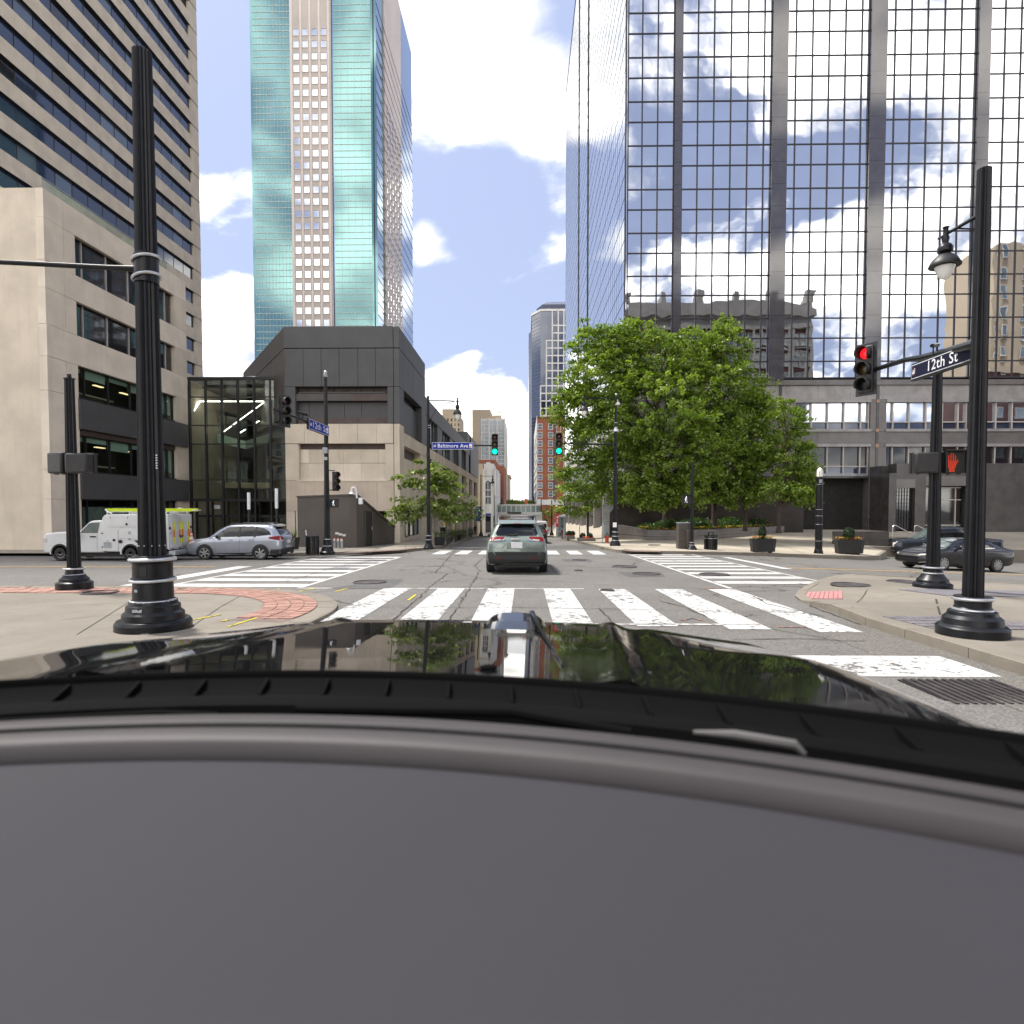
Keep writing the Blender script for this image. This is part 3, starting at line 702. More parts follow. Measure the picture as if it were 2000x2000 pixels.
def window_mesh(name, w, h, glass, frame, fw=.06, bars=(), vbars=(), d=.06, sill=0.):
    """glass with a proud frame and glazing bars, modelled facing -Y about its own centre"""
    g_ = MB().box(-w/2, w/2, -.01, .03, -h/2, h/2); f_ = MB()
    f_.box(-w/2-fw, -w/2, -d, .02, -h/2-fw, h/2+fw); f_.box(w/2, w/2+fw, -d, .02, -h/2-fw, h/2+fw)
    f_.box(-w/2, w/2, -d, .02, h/2, h/2+fw); f_.box(-w/2-sill, w/2+sill, -d-sill, .02, -h/2-fw, -h/2)
    for b in bars: f_.box(-w/2, w/2, -d*.8, .02, b*h-h/2-fw*.35, b*h-h/2+fw*.35)
    for b in vbars: f_.box(b*w-w/2-fw*.35, b*w-w/2+fw*.35, -d*.7, .02, -h/2, h/2)
    n = len(g_.f); mb = MB().add(g_.v, g_.f).add(f_.v, f_.f); me = mb.mesh(name)
    me.materials.append(MATS[glass]); me.materials.append(MATS[frame])
    me.polygons.foreach_set('material_index', [0]*n + [1]*(len(me.polygons)-n)); return me
def wpiece(name, me, fac, u, v, par, w=.0): return piece(name, me, fac.P(u, v, w), par, rot=fac.rot())

# ---- cream office building on the far left corner: low block with terrace, tall slab behind
B = thing('office_building', 'cream concrete office building with long dark window bands behind the white utility truck', 'building', (-34, 37, -1.5))
F = Fac('X', -24, 1)
U0, U1 = 30.4, 43.15
part('core', MB().box(-52, -26.6, U0+.4, U1-.3, -2, 17.3), 'interior_dark', B)
part('end_wall', MB().box(-52, -24.4, U0, U0+.4, -2, 17.6), 'cream', B)
part('far_wall', MB().box(-52, -24.4, U1-.3, U1, -2, 17.6), 'cream', B)
part('roof', MB().box(-52, -24.4, U0+.4, U1-.3, 17.3, 17.6), 'roof_grey', B)
def cream_band(v0, v1, m='cream_light', us=(30.4, 31.7, 34.4, 37.2, 40., 43.15), w1=0.):
    for a, b in zip(us[:-1], us[1:]): F.bx('wall_panel', m, B, a+.006, b-.006, v0, v1, -.4, w1+random.uniform(-.008, .008))
cream_band(16.2, 17.6); cream_band(12.72, 14.08); cream_band(9.32, 10.9)
for v0, v1 in ((-2, 2.1), (2.115, 3.6), (3.615, 7.58), (7.6, 9.305), (10.915, 12.705), (14.095, 16.185)):
    F.bx('pier', 'cream_light', B, 30.4, 31.69, v0, v1, -.4, random.uniform(-.01, .004)); F.bx('pier', 'cream_light', B, 31.71, 32.5, v0, v1, -.4, 0)
    F.bx('pier', 'cream', B, 41.75, 43.15, v0, v1, -.4, random.uniform(-.01, .004))
F.bx('dark_spandrel', 'dark_panel', B, 32.45, 42.9, 5.92, 7.52, -.3, .13); F.bx('dark_spandrel', 'dark_panel', B, 32.45, 42.9, 2.12, 3.58, -.3, .13)
F.bx('fascia', 'recess_brown', B, 32.5, 41.75, 5.62, 5.9, -.4, -.16)
mull = [32.5, 33.3, 35.25, 37.2, 39.1, 41.0, 41.75]
for (v0, v1, clear) in ((14.08, 16.2, 0), (10.9, 12.72, 0), (7.6, 9.32, 1), (3.6, 5.62, 1), (-1.4, 2.1, 2)):
    for i, (a, b) in enumerate(zip(mull[:-1], mull[1:])):
        F.bx('window_pane', 'clear_glass' if clear else 'dark_glass', B, a+.03, b-.03, v0+.05, v1-.05, -.33, -.31)
        if clear == 1:
            hgt = random.choice([.16, .3, .45]) if i < 4 else .78
            F.bx('blind', 'blind', B, a+.05, b-.05, v1-(v1-v0)*hgt, v1-.06, -.45, -.43)
        if clear == 2: F.bx('blind', 'interior_grey', B, a+.05, b-.05, v0, v1-.4, -.6, -.58)
    for a in mull: F.bx('mullion', 'window_frame' if not clear else 'dark_frame', B, a-.035, a+.035, v0, v1, -.36, -.24)
    F.bx('window_head', 'dark_frame', B, 32.5, 41.75, v1-.05, v1, -.36, -.22); F.bx('window_sill', 'dark_frame', B, 32.5, 41.75, v0, v0+.06, -.38, -.12)
    if clear == 1:
        F.bx('floor_slab', 'interior_grey', B, 32.5, 41.75, v0-.1, v0+.02, -2.5, -.5)
        for u in (34.0, 36.2, 38.6): F.bx('ceiling_light', 'lit_warm', B, u, u+.75, v1-.35, v1-.3, -1.9, -1.7)
        F.bx('desk', 'stone_beige', B, 33.6, 36.6, v0+.42, v0+.5, -1.6, -.9)
for a in (33.3, 36.9, 40.5): F.bx('rail_glass', 'clear_glass', B, a-2.9 if a > 33.3 else 30.5, a+.66, 17.6, 18.15, -.16, -.13)
F.bx('rail_top', 'galv', B, 30.5, 41.2, 18.15, 18.19, -.18, -.11)
# slab tower of the same building, set far back
F2 = Fac('X', -46, 1)
part('slab_core', MB().box(-70, -46.45, 45, 86.8, 17, 80), 'interior_dark', B)
me_ws = [window_mesh('window', 2.12, 1.62, q, 'dark_frame', .05, d=.02) for q in ('blue_glass', 'blue_glass', 'blue_glass', 'grey_glass', 'dark_glass', 'blue_glass')]
for k in range(-5, 14):
    z0 = 33.15+3.3*k
    F2.bx('slab_band', 'cream', B, 45, 86.8, z0+1.72, z0+3.3, -.5, 0)
    F2.bx('slab_pier', 'cream', B, 85.0, 86.8, z0, z0+1.705, -.5, -.01)
    F2.bx('slab_lip', 'dark_frame', B, 45, 86.8, z0+1.705, z0+1.725, -.4, .05)
    if k < 11:
        for i in range(15): wpiece('window', random.choice(me_ws), F2, 83.85-2.25*i, z0+.86, B, -.3)

# ---- glass atrium link
A = thing('glass_atrium', 'dark glass entrance atrium with lit ceiling strips between cream office and dark hall', 'building', (-20.5, 43.2, -1.1))
FA = Fac('Y', 43.25, -1)
ax = [-23.95+1.165*k for k in range(7)]; az = [2.25, 3.63, 6.2, 7.53, 9.54, 10.75]
for i in range(6):
    for j in range(5): FA.bx('glass_pane', 'atrium_glass', A, ax[i]+.04, ax[i+1]-.04, az[j]+.03, az[j+1]-.03, -.02, 0)
for x in ax: FA.bx('mullion', 'dark_frame', A, x-.06, x+.06, -1.2, 10.9, -.16, .05)
for z in az: FA.bx('transom', 'dark_frame', A, ax[0], ax[-1], z-(.16 if z == 2.25 else .035), z+.035, -.14, .03)
FA.bx('roof_edge', 'dark_frame', A, ax[0]-.1, ax[-1]+.1, 10.75, 10.95, -.2, .09)
part('roof', MB().box(-24, -17, 43.5, 58, 10.75, 10.9), 'roof_grey', A)
part('back_wall', MB().box(-24, -17, 57.6, 58, -1.4, 10.7), 'interior_grey', A); part('side_wall', MB().box(-24.1, -23.99, 43.5, 58, -1.4, 10.7), 'cream_dark', A)
part('side_wall', MB().box(-17.05, -16.9, 43.5, 58, -1.4, 10.7), 'dark_panel_warm', A); part('floor', MB().box(-24, -17, 43.4, 57.6, -1.5, -1.12), 'interior_grey', A)
part('gallery', MB().box(-24, -17, 48, 57.6, 3.2, 3.65), 'stone_beige', A); part('gallery', MB().box(-21, -17, 50, 57.6, 6.3, 6.8), 'stone_beige', A)
part('soffit', MB().prism([(-23.9, 45, 10.5), (-17.2, 45, 10.5), (-17.2, 56, 10.3), (-23.9, 56, 10.3)], (0, 0, .15)), 'dark_panel_warm', A)
for k in range(9): part('ceiling_slat', MB().obox((-20.7+.35*(k-4), 49, 8.95-.05*k), (.05, 2.6, .16), R(-35)), 'dark_frame', A)
part('bulkhead', MB().prism([(-23.9, 47, 7.4), (-21.2, 46, 6.7), (-17.6, 51.5, 9.3), (-17.6, 51.5, 8.5), (-21.2, 46, 6.1), (-23.9, 47, 6.7)], (0, .25, 0)), 'blind', A)
def strip(pts, w=.12):
    for (a, b) in zip(pts[:-1], pts[1:]): part('light_strip', MB().beam(onY(*a), onY(*b), w, .05), 'lit_strip', A)
strip([(374, 809, 43.8), (390, 784, 44.5), (518, 784, 46.5), (433, 846, 44.6)]); strip([(498, 827, 47), (534, 806, 48)]); strip([(465, 847.5, 47), (479, 839, 47.5)])
for x in (-22.6, -21.0, -19.3): part('column', MB().lathe([(-1.2, .16), (6.2, .16)], (x, 50.5, 0), 10), 'dark_frame', A)
for k in range(14): part('stair_tread', MB().box(-20.2+.28*k, -19.9+.28*k, 49, 50.6, -1.1+.3*k, -1.0+.3*k), 'interior_dark', A)
for y_ in (48.0,): part('balustrade', MB().box(-24, -17, y_, y_+.04, 3.65, 4.6), 'clear_glass', A)
# ground floor doors of the atrium
for i in range(6):
    FA.bx('door_glass', 'clear_glass', A, ax[i]+.1, ax[i+1]-.1, -1.1, .95, -.62, -.6)
    FA.bx('door_frame', 'dark_frame', A, ax[i]+.02, ax[i]+.12, -1.15, 2.1, -.7, -.55); FA.bx('door_frame', 'dark_frame', A, ax[i], ax[i+1], .95, 1.12, -.7, -.56)
FA.bx('exit_sign', 'sign_white', A, -22.75, -22.3, 1.55, 1.85, -.9, -.88)
for k, u in enumerate((-22.9, -19.6)): FA.bx('exit_light', 'hydrant_red', A, u, u+.22, 1.9, 1.98, -.9, -.86)
t = solo('roof_vent', MB().lathe([(0, .85), (.28, .9), (.3, 1.0), (.42, 1.0), (.44, .8), (.62, .8), (.66, .7)], (-20.6, 46.5, 10.9), 24), 'steel', 'round silver vent drum on the roof of the glass atrium', 'roof vent', smooth=True)

# ---- dark topped hall
H = thing('corner_hall', 'angular hall with dark grey upper panels over cream concrete behind the kiosk', 'building', (-12, 45, -1))
YF, XF = 40.4, -8.3
FH = Fac('Y', YF, -1); FS = Fac('X', XF, 1)
fx = lambda px, py=800: onY(px, py, YF).x
fz = lambda py, px=665: onY(px, py, YF).z
T, J1, B1 = fz(638), fz(680), fz(754.5)
part('core', MB().prism([(-15.6, YF+.9, -2), (XF-.75, YF+.9, -2), (XF-.75, 51, -2), (-12, 62, -2), (-30, 62, -2), (-24.6, 54.5, -2)], (0, 0, T+1.9)), 'recess_black', H)
part('roof', MB().prism([(-15.8, YF+.3, T-.12), (XF-.3, YF+.3, T-.12), (XF-.3, 50.9, T-.12), (-12, 62, T-.12), (-30, 62, T-.12), (-24.9, 54.3, T-.12)], (0, 0, .06)), 'roof_grey', H)
cols = [fx(p, 700) for p in (555, 592, 627, 662, 698.6, 733, 768)]
cols[0] = -15.95
gp = .012
for a, b in zip(cols[:-1], cols[1:]):
    FH.bx('upper_panel', 'dark_panel', H, a+gp, b-gp, B1, J1-.03, -.5, random.uniform(-.006, .006))
FH.bx('parapet_panel', 'dark_panel', H, -15.95, cols[-1]-.02, J1+.03, T, -.5, 0)
FH.bx('parapet_cap', 'dark_frame', H, -15.7, XF-.5, T, T+.10, -.9, -.25)
cxl, cxr = cols[-1]+.02, XF
for a, b in ((B1, J1-.03), (J1+.03, T), (fz(828)+.02, B1-.03)): part('corner_panel', MB().box(cxl, cxr, YF, YF+1.55, a, b), 'dark_panel', H)
# diagonal left wall
d0, d1 = Vector((-15.95, YF, 0)), Vector((-25, 54, 0)); dv = (d1-d0)
for a, b, n in ((J1+.03, T, 3), (B1-2, J1-.03, 8)):
    for k in range(n):
        p, q = d0+dv*(k/n+.001), d0+dv*((k+1)/n-.001); nn = Vector((dv.y, -dv.x, 0)).normalized()*.4
        part('diagonal_panel', MB().prism([(p.x, p.y, a), (q.x, q.y, a), (q.x, q.y, b), (p.x, p.y, b)], nn), 'dark_panel_warm', H)
L_, R_ = fx(577), fx(757)
FH.bx('upper_pier', 'dark_panel', H, -15.95, L_, fz(828)+.02, B1-.03, -.5, 0); FH.bx('upper_pier', 'dark_panel', H, R_, cols[-1]-.02, fz(828)+.02, B1-.03, -.5, 0)
FH.bx('recess_back', 'recess_brown', H, L_, R_, fz(768), B1, -.75, -.6)
FH.bx('recess_bar', 'dark_panel', H, fx(581), fx(752), fz(766.5), fz(764.5), -.5, -.22)
for k in range(6): FH.bx('louvre_stud', 'dark_frame', H, fx(595+26*k), fx(596+26*k), fz(764), B1, -.6, -.5)
FH.bx('spandrel', 'dark_panel_warm', H, L_, fx(684), fz(782), fz(768), -.5, -.12); FH.bx('spandrel', 'recess_brown', H, fx(684), R_, fz(782), fz(768), -.5, -.13)
for a, b in zip((577, 598, 633, 668, 702, 757), (598, 633, 668, 702, 757)[0:] ): FH.bx('recess_panel', 'dark_panel', H, fx(a)+gp, fx(b)-gp, fz(814), fz(783), -.7, -.55)
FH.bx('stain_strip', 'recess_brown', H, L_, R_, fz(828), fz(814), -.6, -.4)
# cream middle and lower storeys
cb = [-15.95] + [fx(p) for p in (594, 630, 663, 698, 735, 768)]
for a, b in zip(cb[:-1], cb[1:]):
    FH.bx('cream_panel', 'cream', H, a+gp/2, b-gp/2, fz(866), fz(828), -.5, .03+random.uniform(-.005, .005))
    FH.bx('cream_panel', 'cream_dark', H, a+gp/2, b-gp/2, fz(998), fz(938.5), -.5, random.uniform(-.005, .005))
FH.bx('cream_pier', 'cream', H, -15.95, fx(582), fz(938), fz(867), -.5, 0); FH.bx('cream_pier', 'cream', H, fx(752), cols[-1]-.02, fz(938), fz(867), -.5, 0)
FH.bx('recess_strip', 'recess_brown', H, fx(582), fx(752), fz(877), fz(866), -.8, -.45)  # dark brown strip along the top of the cream recess
rc = [fx(p) for p in (582, 598.6, 617, 634, 667, 702, 737, 752)]
for a, b in zip(rc[:-1], rc[1:]):
    for v0, v1 in ((fz(938), fz(904.3)), (fz(903.7), fz(877))): FH.bx('recess_panel', random.choice(['cream_light', 'cream', 'cream_light']), H, a+.004, b-.004, v0, v1, -.6, -.32+random.uniform(-.006, .006))
FH.bx('sill', 'cream_light', H, fx(578), fx(756), fz(940), fz(938), -.45, .03)
for a, b in ((-15.95, fx(573)), (fx(575), fx(587))): FH.bx('base_pier', 'cream', H, a, b, -2.4, fz(998.5), -.7, -.01)
FH.bx('base_pier', 'cream', H, fx(753), cols[-1]-.02, -2.4, fz(998.5), -.7, -.01)
FH.bx('base_window', 'office_glass', H, fx(588), fx(600), -.6, fz(1002), -.8, -.75); FH.bx('soffit', 'recess_black', H, fx(587), fx(753), fz(1000), fz(998), -.8, -.1)
part('corner_pier', MB().box(cxl, cxr, YF, YF+1.55, -2.4, fz(828)), 'cream', H)
# street side of the hall
ys = [41.98, 43.9, 45.7, 47.5, 49.3, 51.0]
for a, b in zip(ys[:-1], ys[1:]):
    FS.bx('upper_panel', 'dark_panel', H, a+gp, b-gp, 9.75, J1-.03, -.5, random.uniform(-.006, .006)); FS.bx('parapet_panel', 'dark_panel', H, a+gp/2, b-gp/2, J1+.03, T, -.5, 0)
FS.bx('recess_panel', 'dark_panel', H, 41.98, 49.2, 7.0, 9.3, -.6, -.42); FS.bx('recess_back', 'recess_black', H, 41.98, 49.2, 9.3, 9.75, -.7, -.6)
FS.bx('upper_pier', 'dark_panel', H, 49.2, 51.0, 6.82, 9.72, -.5, 0)
for a, b in zip([41.98, 45, 48, 51.6, 57, 63, 69, 75, 81, 87, 93, 99], [45, 48, 51.6, 57, 63, 69, 75, 81, 87, 93, 99, 109]): FS.bx('cream_panel', 'cream', H, a+gp/2, b-gp/2, 5.93, 6.8, -.5, .03)
FS.bx('cream_recess', 'cream_light', H, 41.98, 48.6, 3.5, 5.2, -.6, -.35); FS.bx('recess_strip', 'recess_brown', H, 41.98, 48.6, 5.2, 5.92, -.7, -.5); FS.bx('cream_pier', 'cream', H, 48.6, 51.5, 3.5, 5.92, -.5, 0)  # brown strip again along the top of the side recess
for a, b in zip([41.98, 45, 48, 51.6, 57, 63, 69, 75, 81, 87, 93, 99], [45, 48, 51.6, 57, 63, 69, 75, 81, 87, 93, 99, 109]): FS.bx('cream_panel', 'cream', H, a+gp/2, b-gp/2, 1.45, 3.48, -.5, 0)
FS.bx('base_pier', 'cream', H, 49.3, 51.8, -3, 1.43, -.5, 0); FS.bx('base_wall', 'cream_dark', H, 41.98, 49.3, -2.5, -.55, -.5, .0)
for k in range(4): FS.bx('shop_pane', 'office_glass', H, 42.1+1.8*k, 43.75+1.8*k, -.5, 1.3, -.42, -.40); FS.bx('shop_post', 'dark_frame', H, 43.75+1.8*k, 43.9+1.8*k, -.5, 1.4, -.45, -.32)
part('wing_core', MB().box(-30, XF-.75, 51, 109, -4, 10.7), 'recess_black', H); part('wing_roof', MB().box(-30, XF-.4, 51.1, 109, 10.7, 10.85), 'roof_grey', H)
bays = [(53.4, 58.5), (61.9, 68.3), (71, 77.4), (81, 87), (91.5, 97), (100, 107)]
edges = [51.0] + [v for b in bays for v in b] + [109.]
for i in range(0, len(edges), 2):
    a, b = edges[i], edges[i+1]
    FS.bx('wing_pier', 'dark_panel', H, a, b, 6.82, 9.5, -.5, -.05); FS.bx('cream_pier', 'cream_light', H, a+.2 if i else 51.5, b-.2, 3.49, 5.92, -.5, 0); FS.bx('base_pier', 'cream_dark', H, a if i else 51.8, b, -4, 1.43, -.5, 0)
for a, b in zip([51.02, 60, 69.5, 79, 89, 99], [60, 69.5, 79, 89, 99, 109]): FS.bx('parapet_panel', 'dark_panel', H, a, b-.03, 9.5, 10.95, -.5, 0)
for a, b in bays:
    n = 3
    for k in range(n):
        u0, u1 = a+(b-a)*k/n, a+(b-a)*(k+1)/n
        FS.bx('window_pane', 'office_glass', H, u0+.06, u1-.06, 6.85, 9.45, -.33, -.31); FS.bx('window_pane', 'dark_glass', H, u0+.06, u1-.06, 3.55, 5.85, -.40, -.38)
        FS.bx('window_bar', 'dark_frame', H, u0-.06, u0+.06, 6.82, 9.5, -.4, -.2); FS.bx('window_bar', 'dark_frame', H, u0-.06, u0+.06, 3.5, 5.9, -.4, -.25)
        FS.bx('shop_pane', 'office_glass', H, u0+.08, u1-.08, -3.2, 1.3, -.42, -.4)
part('end_block', MB().box(-22, XF-.02, 89, 109, 10.95, 12.7), 'dark_panel', H)
part('end_block_front', MB().box(XF-.02, XF+.1, 93, 109, 6.85, 12.4), 'dark_panel', H)

# ---- stair kiosk in front of the hall
kz = lambda x, y: h_far(x, y)
pA, pB, pC, pD, pB2 = Vector((-12.75, 33.9, 0)), Vector((-9.55, 33.05, 0)), Vector((-8.25, 38.4, 0)), Vector((-12.3, 39.4, 0)), Vector((-9.2, 33.15, 0))
K = thing('stair_kiosk', 'dark brown stair kiosk with a sloping roof edge and a door on its side', 'kiosk', (-10.5, 35.5, kz(-10.5, 35.5)))
def up(p, z): return Vector((p.x, p.y, z))
zt = 2.3
for nm, a, b, za, zb in (('front_wall', pA, pB, zt-.03, zt+.05), ('corner_wall', pB, pB2, zt+.05, zt+.05), ('side_wall', pB2, pC, zt+.05, .42), ('left_wall', pD, pA, .4, zt-.03), ('back_wall', pC, pD, .42, .4)):
    part(nm, MB().add([up(a, -1.3), up(b, -1.3), up(b, zb), up(a, za)], [(0, 1, 2, 3)]), 'kiosk_brown', K)
part('roof', MB().add([up(pA, zt-.03), up(pB, zt+.05), up(pB2, zt+.05), up(pC, .42), up(pD, .4)], [(0, 1, 2, 3, 4)]), 'dark_panel', K)
sd = (pC-pB2).normalized(); sn = Vector((sd.y, -sd.x, 0))
part('roof_trim', MB().beam(up(pB2, zt+.06)+sn*.03, up(pC, .43)+sn*.03, .09, .1), 'dark_panel_warm', K); part('roof_trim', MB().beam(up(pA, zt-.02)+Vector((0, -.03, 0)), up(pB, zt+.06)+Vector((0, -.03, 0)), .09, .08), 'dark_panel_warm', K)
d0_, d1_ = pB2+sd*1.02+sn*.02, pB2+sd*1.95+sn*.02
dr = part('door', MB().add([up(d0_, -.52), up(d1_, -.54), up(d1_, 1.42), up(d0_, 1.5)], [(0, 1, 2, 3)]), 'recess_black', K)
part('door_handle', MB().beam(up(d1_-sd*.12+sn*.05, .36), up(d1_-sd*.12+sn*.05, .56), .05), 'galv', dr)
for e in (d0_, d1_): part('door_jamb', MB().beam(up(e+sn*.02, -.55), up(e+sn*.02, 1.46), .05), 'dark_panel_warm', K)
for k, (px, py) in enumerate(((659, 1041.5), (666, 1043.5), (674, 1045))): 
    p = onY(px, py, 33.3); f = ((p.x-pA.x)/(pB.x-pA.x)); y = pA.y+(pB.y-pA.y)*f-.02
    part('wall_plate', MB().box(p.x-.09, p.x+.09, y-.03, y+.02, p.z-.06, p.z+.06), 'stone_white', K)

# ---- glass and stone skyscraper behind the hall
Y1 = 195.
ox = lambda px: onY(px, 600, Y1).x
TW = thing('glass_skyscraper', 'tall teal glass skyscraper with a stone bay of square white windows', 'skyscraper', (-66, 225, -6))
part('core', MB().box(ox(501), -47.6, Y1+.6, 258, -8, 188), 'interior_dark', TW)
FT = Fac('Y', Y1, -1); FTS = Fac('X', -47., 1)
XL, XA, XB, XC, XR = ox(500.5), ox(573), ox(652.5), ox(656), -47.
FT.bx('glass_wall', 'teal_glass', TW, XL, XA, -6, 190, -.5, 0); FT.bx('stone_wall', 'tower_stone', TW, XA+.05, XB, -6, 190, -.5, .5); FT.bx('blue_slot', 'sky_glass', TW, XB, XC, -6, 190, -.5, -.2); FT.bx('glass_wall', 'teal_glass', TW, XC, XR-1.4, -6, 190, -.5, 0)
part('corner_glass', MB().prism([(XR-1.4, Y1, -6), (XR, Y1+1.6, -6), (XR-2, Y1+3, -6)], (0, 0, 196)), 'teal_glass', TW)
part('notch_glass', MB().box(XL-1.2, XL+.3, Y1+1, Y1+6, -6, 190), 'teal_glass', TW)
fl = MB().box(0, XA-XL, -.10, .05, -.09, .09).mesh('floor_fin'); fr = MB().box(0, XR-1.4-XC, -.10, .05, -.09, .09).mesh('floor_fin'); fs2 = MB().box(-.05, .10, 0, 62, -.12, .12).mesh('floor_fin')
for k in range(62):
    z = 44.+1.95*k
    piece('floor_fin', fl, (XL, Y1, z), TW, 'teal_fin'); piece('floor_fin', fr, (XC, Y1, z), TW, 'teal_fin')
    if k % 2 == 0: piece('floor_fin', fs2, (-47, Y1+1.6, z), TW, 'slate_tower')
vm = MB()
for x in [XL+1.1*k for k in range(1, 11)] + [XC+2.2*k for k in range(1, 6)]: vm.box(x-.03, x+.03, Y1-.04, Y1+.01, 40, 190)
part('mullions', vm, 'teal_fin', TW, stuff=True)
for u0, u1, m in ((Y1+1.6, 202.5, 'sky_glass'), (208.7, 236, 'tower_stone_light'), (236, 258, 'sky_glass')): FTS.bx('side_wall', m, TW, u0, u1, -6, 190, -.5, 0)
FTS.bx('side_slot', 'teal_glass', TW, 202.5, 208.7, -6, 190, -.6, -.5)
sw = window_mesh('window', 1.78, 2.0, 'white_pane', 'tower_stone_light', .12, d=.12)
for c, px in enumerate((585.8, 603.3, 621, 638.7)):
    x = ox(px); FT.bx('stone_rib', 'tower_stone_light', TW, x+1.15, x+1.75, -6, 190, .5, .62)
    for k in range(26): wpiece('window', sw, FT, x, onY(600, 466.5+23.6*(9-k)-23.6*1, Y1).z, TW, .55)
FT.bx('stone_rib', 'tower_stone_light', TW, XA+.1, XA+.9, -6, 190, .5, .62)
sw2 = window_mesh('window', 2.2, 2.0, 'white_pane', 'tower_stone', .12, d=.10)
for c in range(6):
    for k in range(24): wpiece('window', sw2, FTS, 211.4+4.4*c, 48+3.88*k, TW, .05)
part('crown', MB().box(XL+2, -49, Y1+3, 255, 190, 194), 'tower_stone', TW)

# ---- mirrored glass tower on the right
Y2 = 52.; X2 = 8.6
G = thing('mirror_tower', 'mirrored glass office tower with a grey granite base beyond the plaza trees', 'skyscraper', (30, 70, -1.5))
FG = Fac('Y', Y2, -1); FGS = Fac('X', X2, -1)
gx = lambda px: onY(px, 640, Y2).x
gz = lambda py: onY(1600, py, Y2).z
part('core', MB().box(X2+.6, 75, Y2+.8, 128, -3, 88), 'interior_dark', G)
rows = [12.56, 13.94, 15.87, 17.54, 19.47, 21.1, 23.0]
while rows[-1] < 86: rows.append(rows[-1] + (1.66 if len(rows) % 2 else 1.93))
colpx = [1220, 1251, 1281, 1312, None, 1327, 1358, 1389, 1421.5, 1454, 1485.5, 1499.5, None, 1529, 1546, 1578, 1609.5, 1641, 1672.5, 1687, None, 1718, 1736, 1767, 1798.5, 1831, 1863, 1893, None, 1916, 1947, 1978, 2010, 2042]
bay = []
for a, b in zip(colpx[:-1], colpx[1:]):
    if a is not None and b is not None: bay.append((gx(a), gx(b)))
panes = []
for j, (v0, v1) in enumerate(zip(rows[:-1], rows[1:])):
    for (a, b) in bay: panes.append((j, a, b, v0, v1))
rest = MB(); cnt = 0
def pane_geom(a, b, v0, v1):
    """a mirror pane, very slightly dished and out of plumb as real ones are"""
    mb = MB(); n = 4; ty, tx = random.gauss(0, .0007), random.gauss(0, .0007); bow = random.uniform(.0006, .0012)
    for i in range(n+1):
        for k in range(n+1):
            s, t = i/n-.5, k/n-.5
            mb.v.append((a+.02+(b-a-.04)*i/n, Y2-.012 + ty*s*(b-a) + tx*t*(v1-v0) + bow*(4*s*s+4*t*t)*1.2, v0+.02+(v1-v0-.04)*k/n))
    for i in range(n):
        for k in range(n): mb.f.append((i*(n+1)+k, (i+1)*(n+1)+k, (i+1)*(n+1)+k+1, i*(n+1)+k+1))
    return mb
for j, a, b, v0, v1 in panes:
    mb = pane_geom(a, b, v0, v1)
    if cnt < 300 and (j < 12): part('mirror_pane', mb, 'mirror_glass', G, smooth=True); cnt += 1
    else: rest.add(mb.v, mb.f)
part('mirror_panes', rest, 'mirror_glass', G, smooth=True, stuff=True)
FG.bx('glass_backing', 'interior_dark', G, X2+.1, 75, 12.5, 86, -.6, -.06)
XE = gx(2042)
for z in rows: FG.bx('transom', 'mullion', G, X2, XE, z-.055, z+.055, -.1, .05)
done = set()
for (a, b) in bay:
    for x in (a, b):
        k = round(x, 2)
        if k in done: continue
        done.add(k); FG.bx('mullion', 'mullion', G, x-.055, x+.055, 12.5, 86, -.1, .065)
pil = [(1312.5, 1327), (1499.5, 1529), (1687, 1718), (1893, 1916)]
for a, b in pil:
    for k in range(14): FG.bx('pillar_panel', 'granite_pillar', G, gx(a), gx(b), 12.3+1.8*k+.008, 12.3+1.8*(k+1)-.008, -.2, .3)
    FG.bx('pillar', 'granite_pillar', G, gx(a), gx(b), 37.5, 86, -.2, .3)
for k, px in enumerate((1327, 1529, 1718)): FG.bx('painted_shadow', 'lens_black', G, gx(px)-.02, gx(px)+.1, 12.5, 86, -.3, .02)  # black strips stand in for the shadow on each pillar's right side
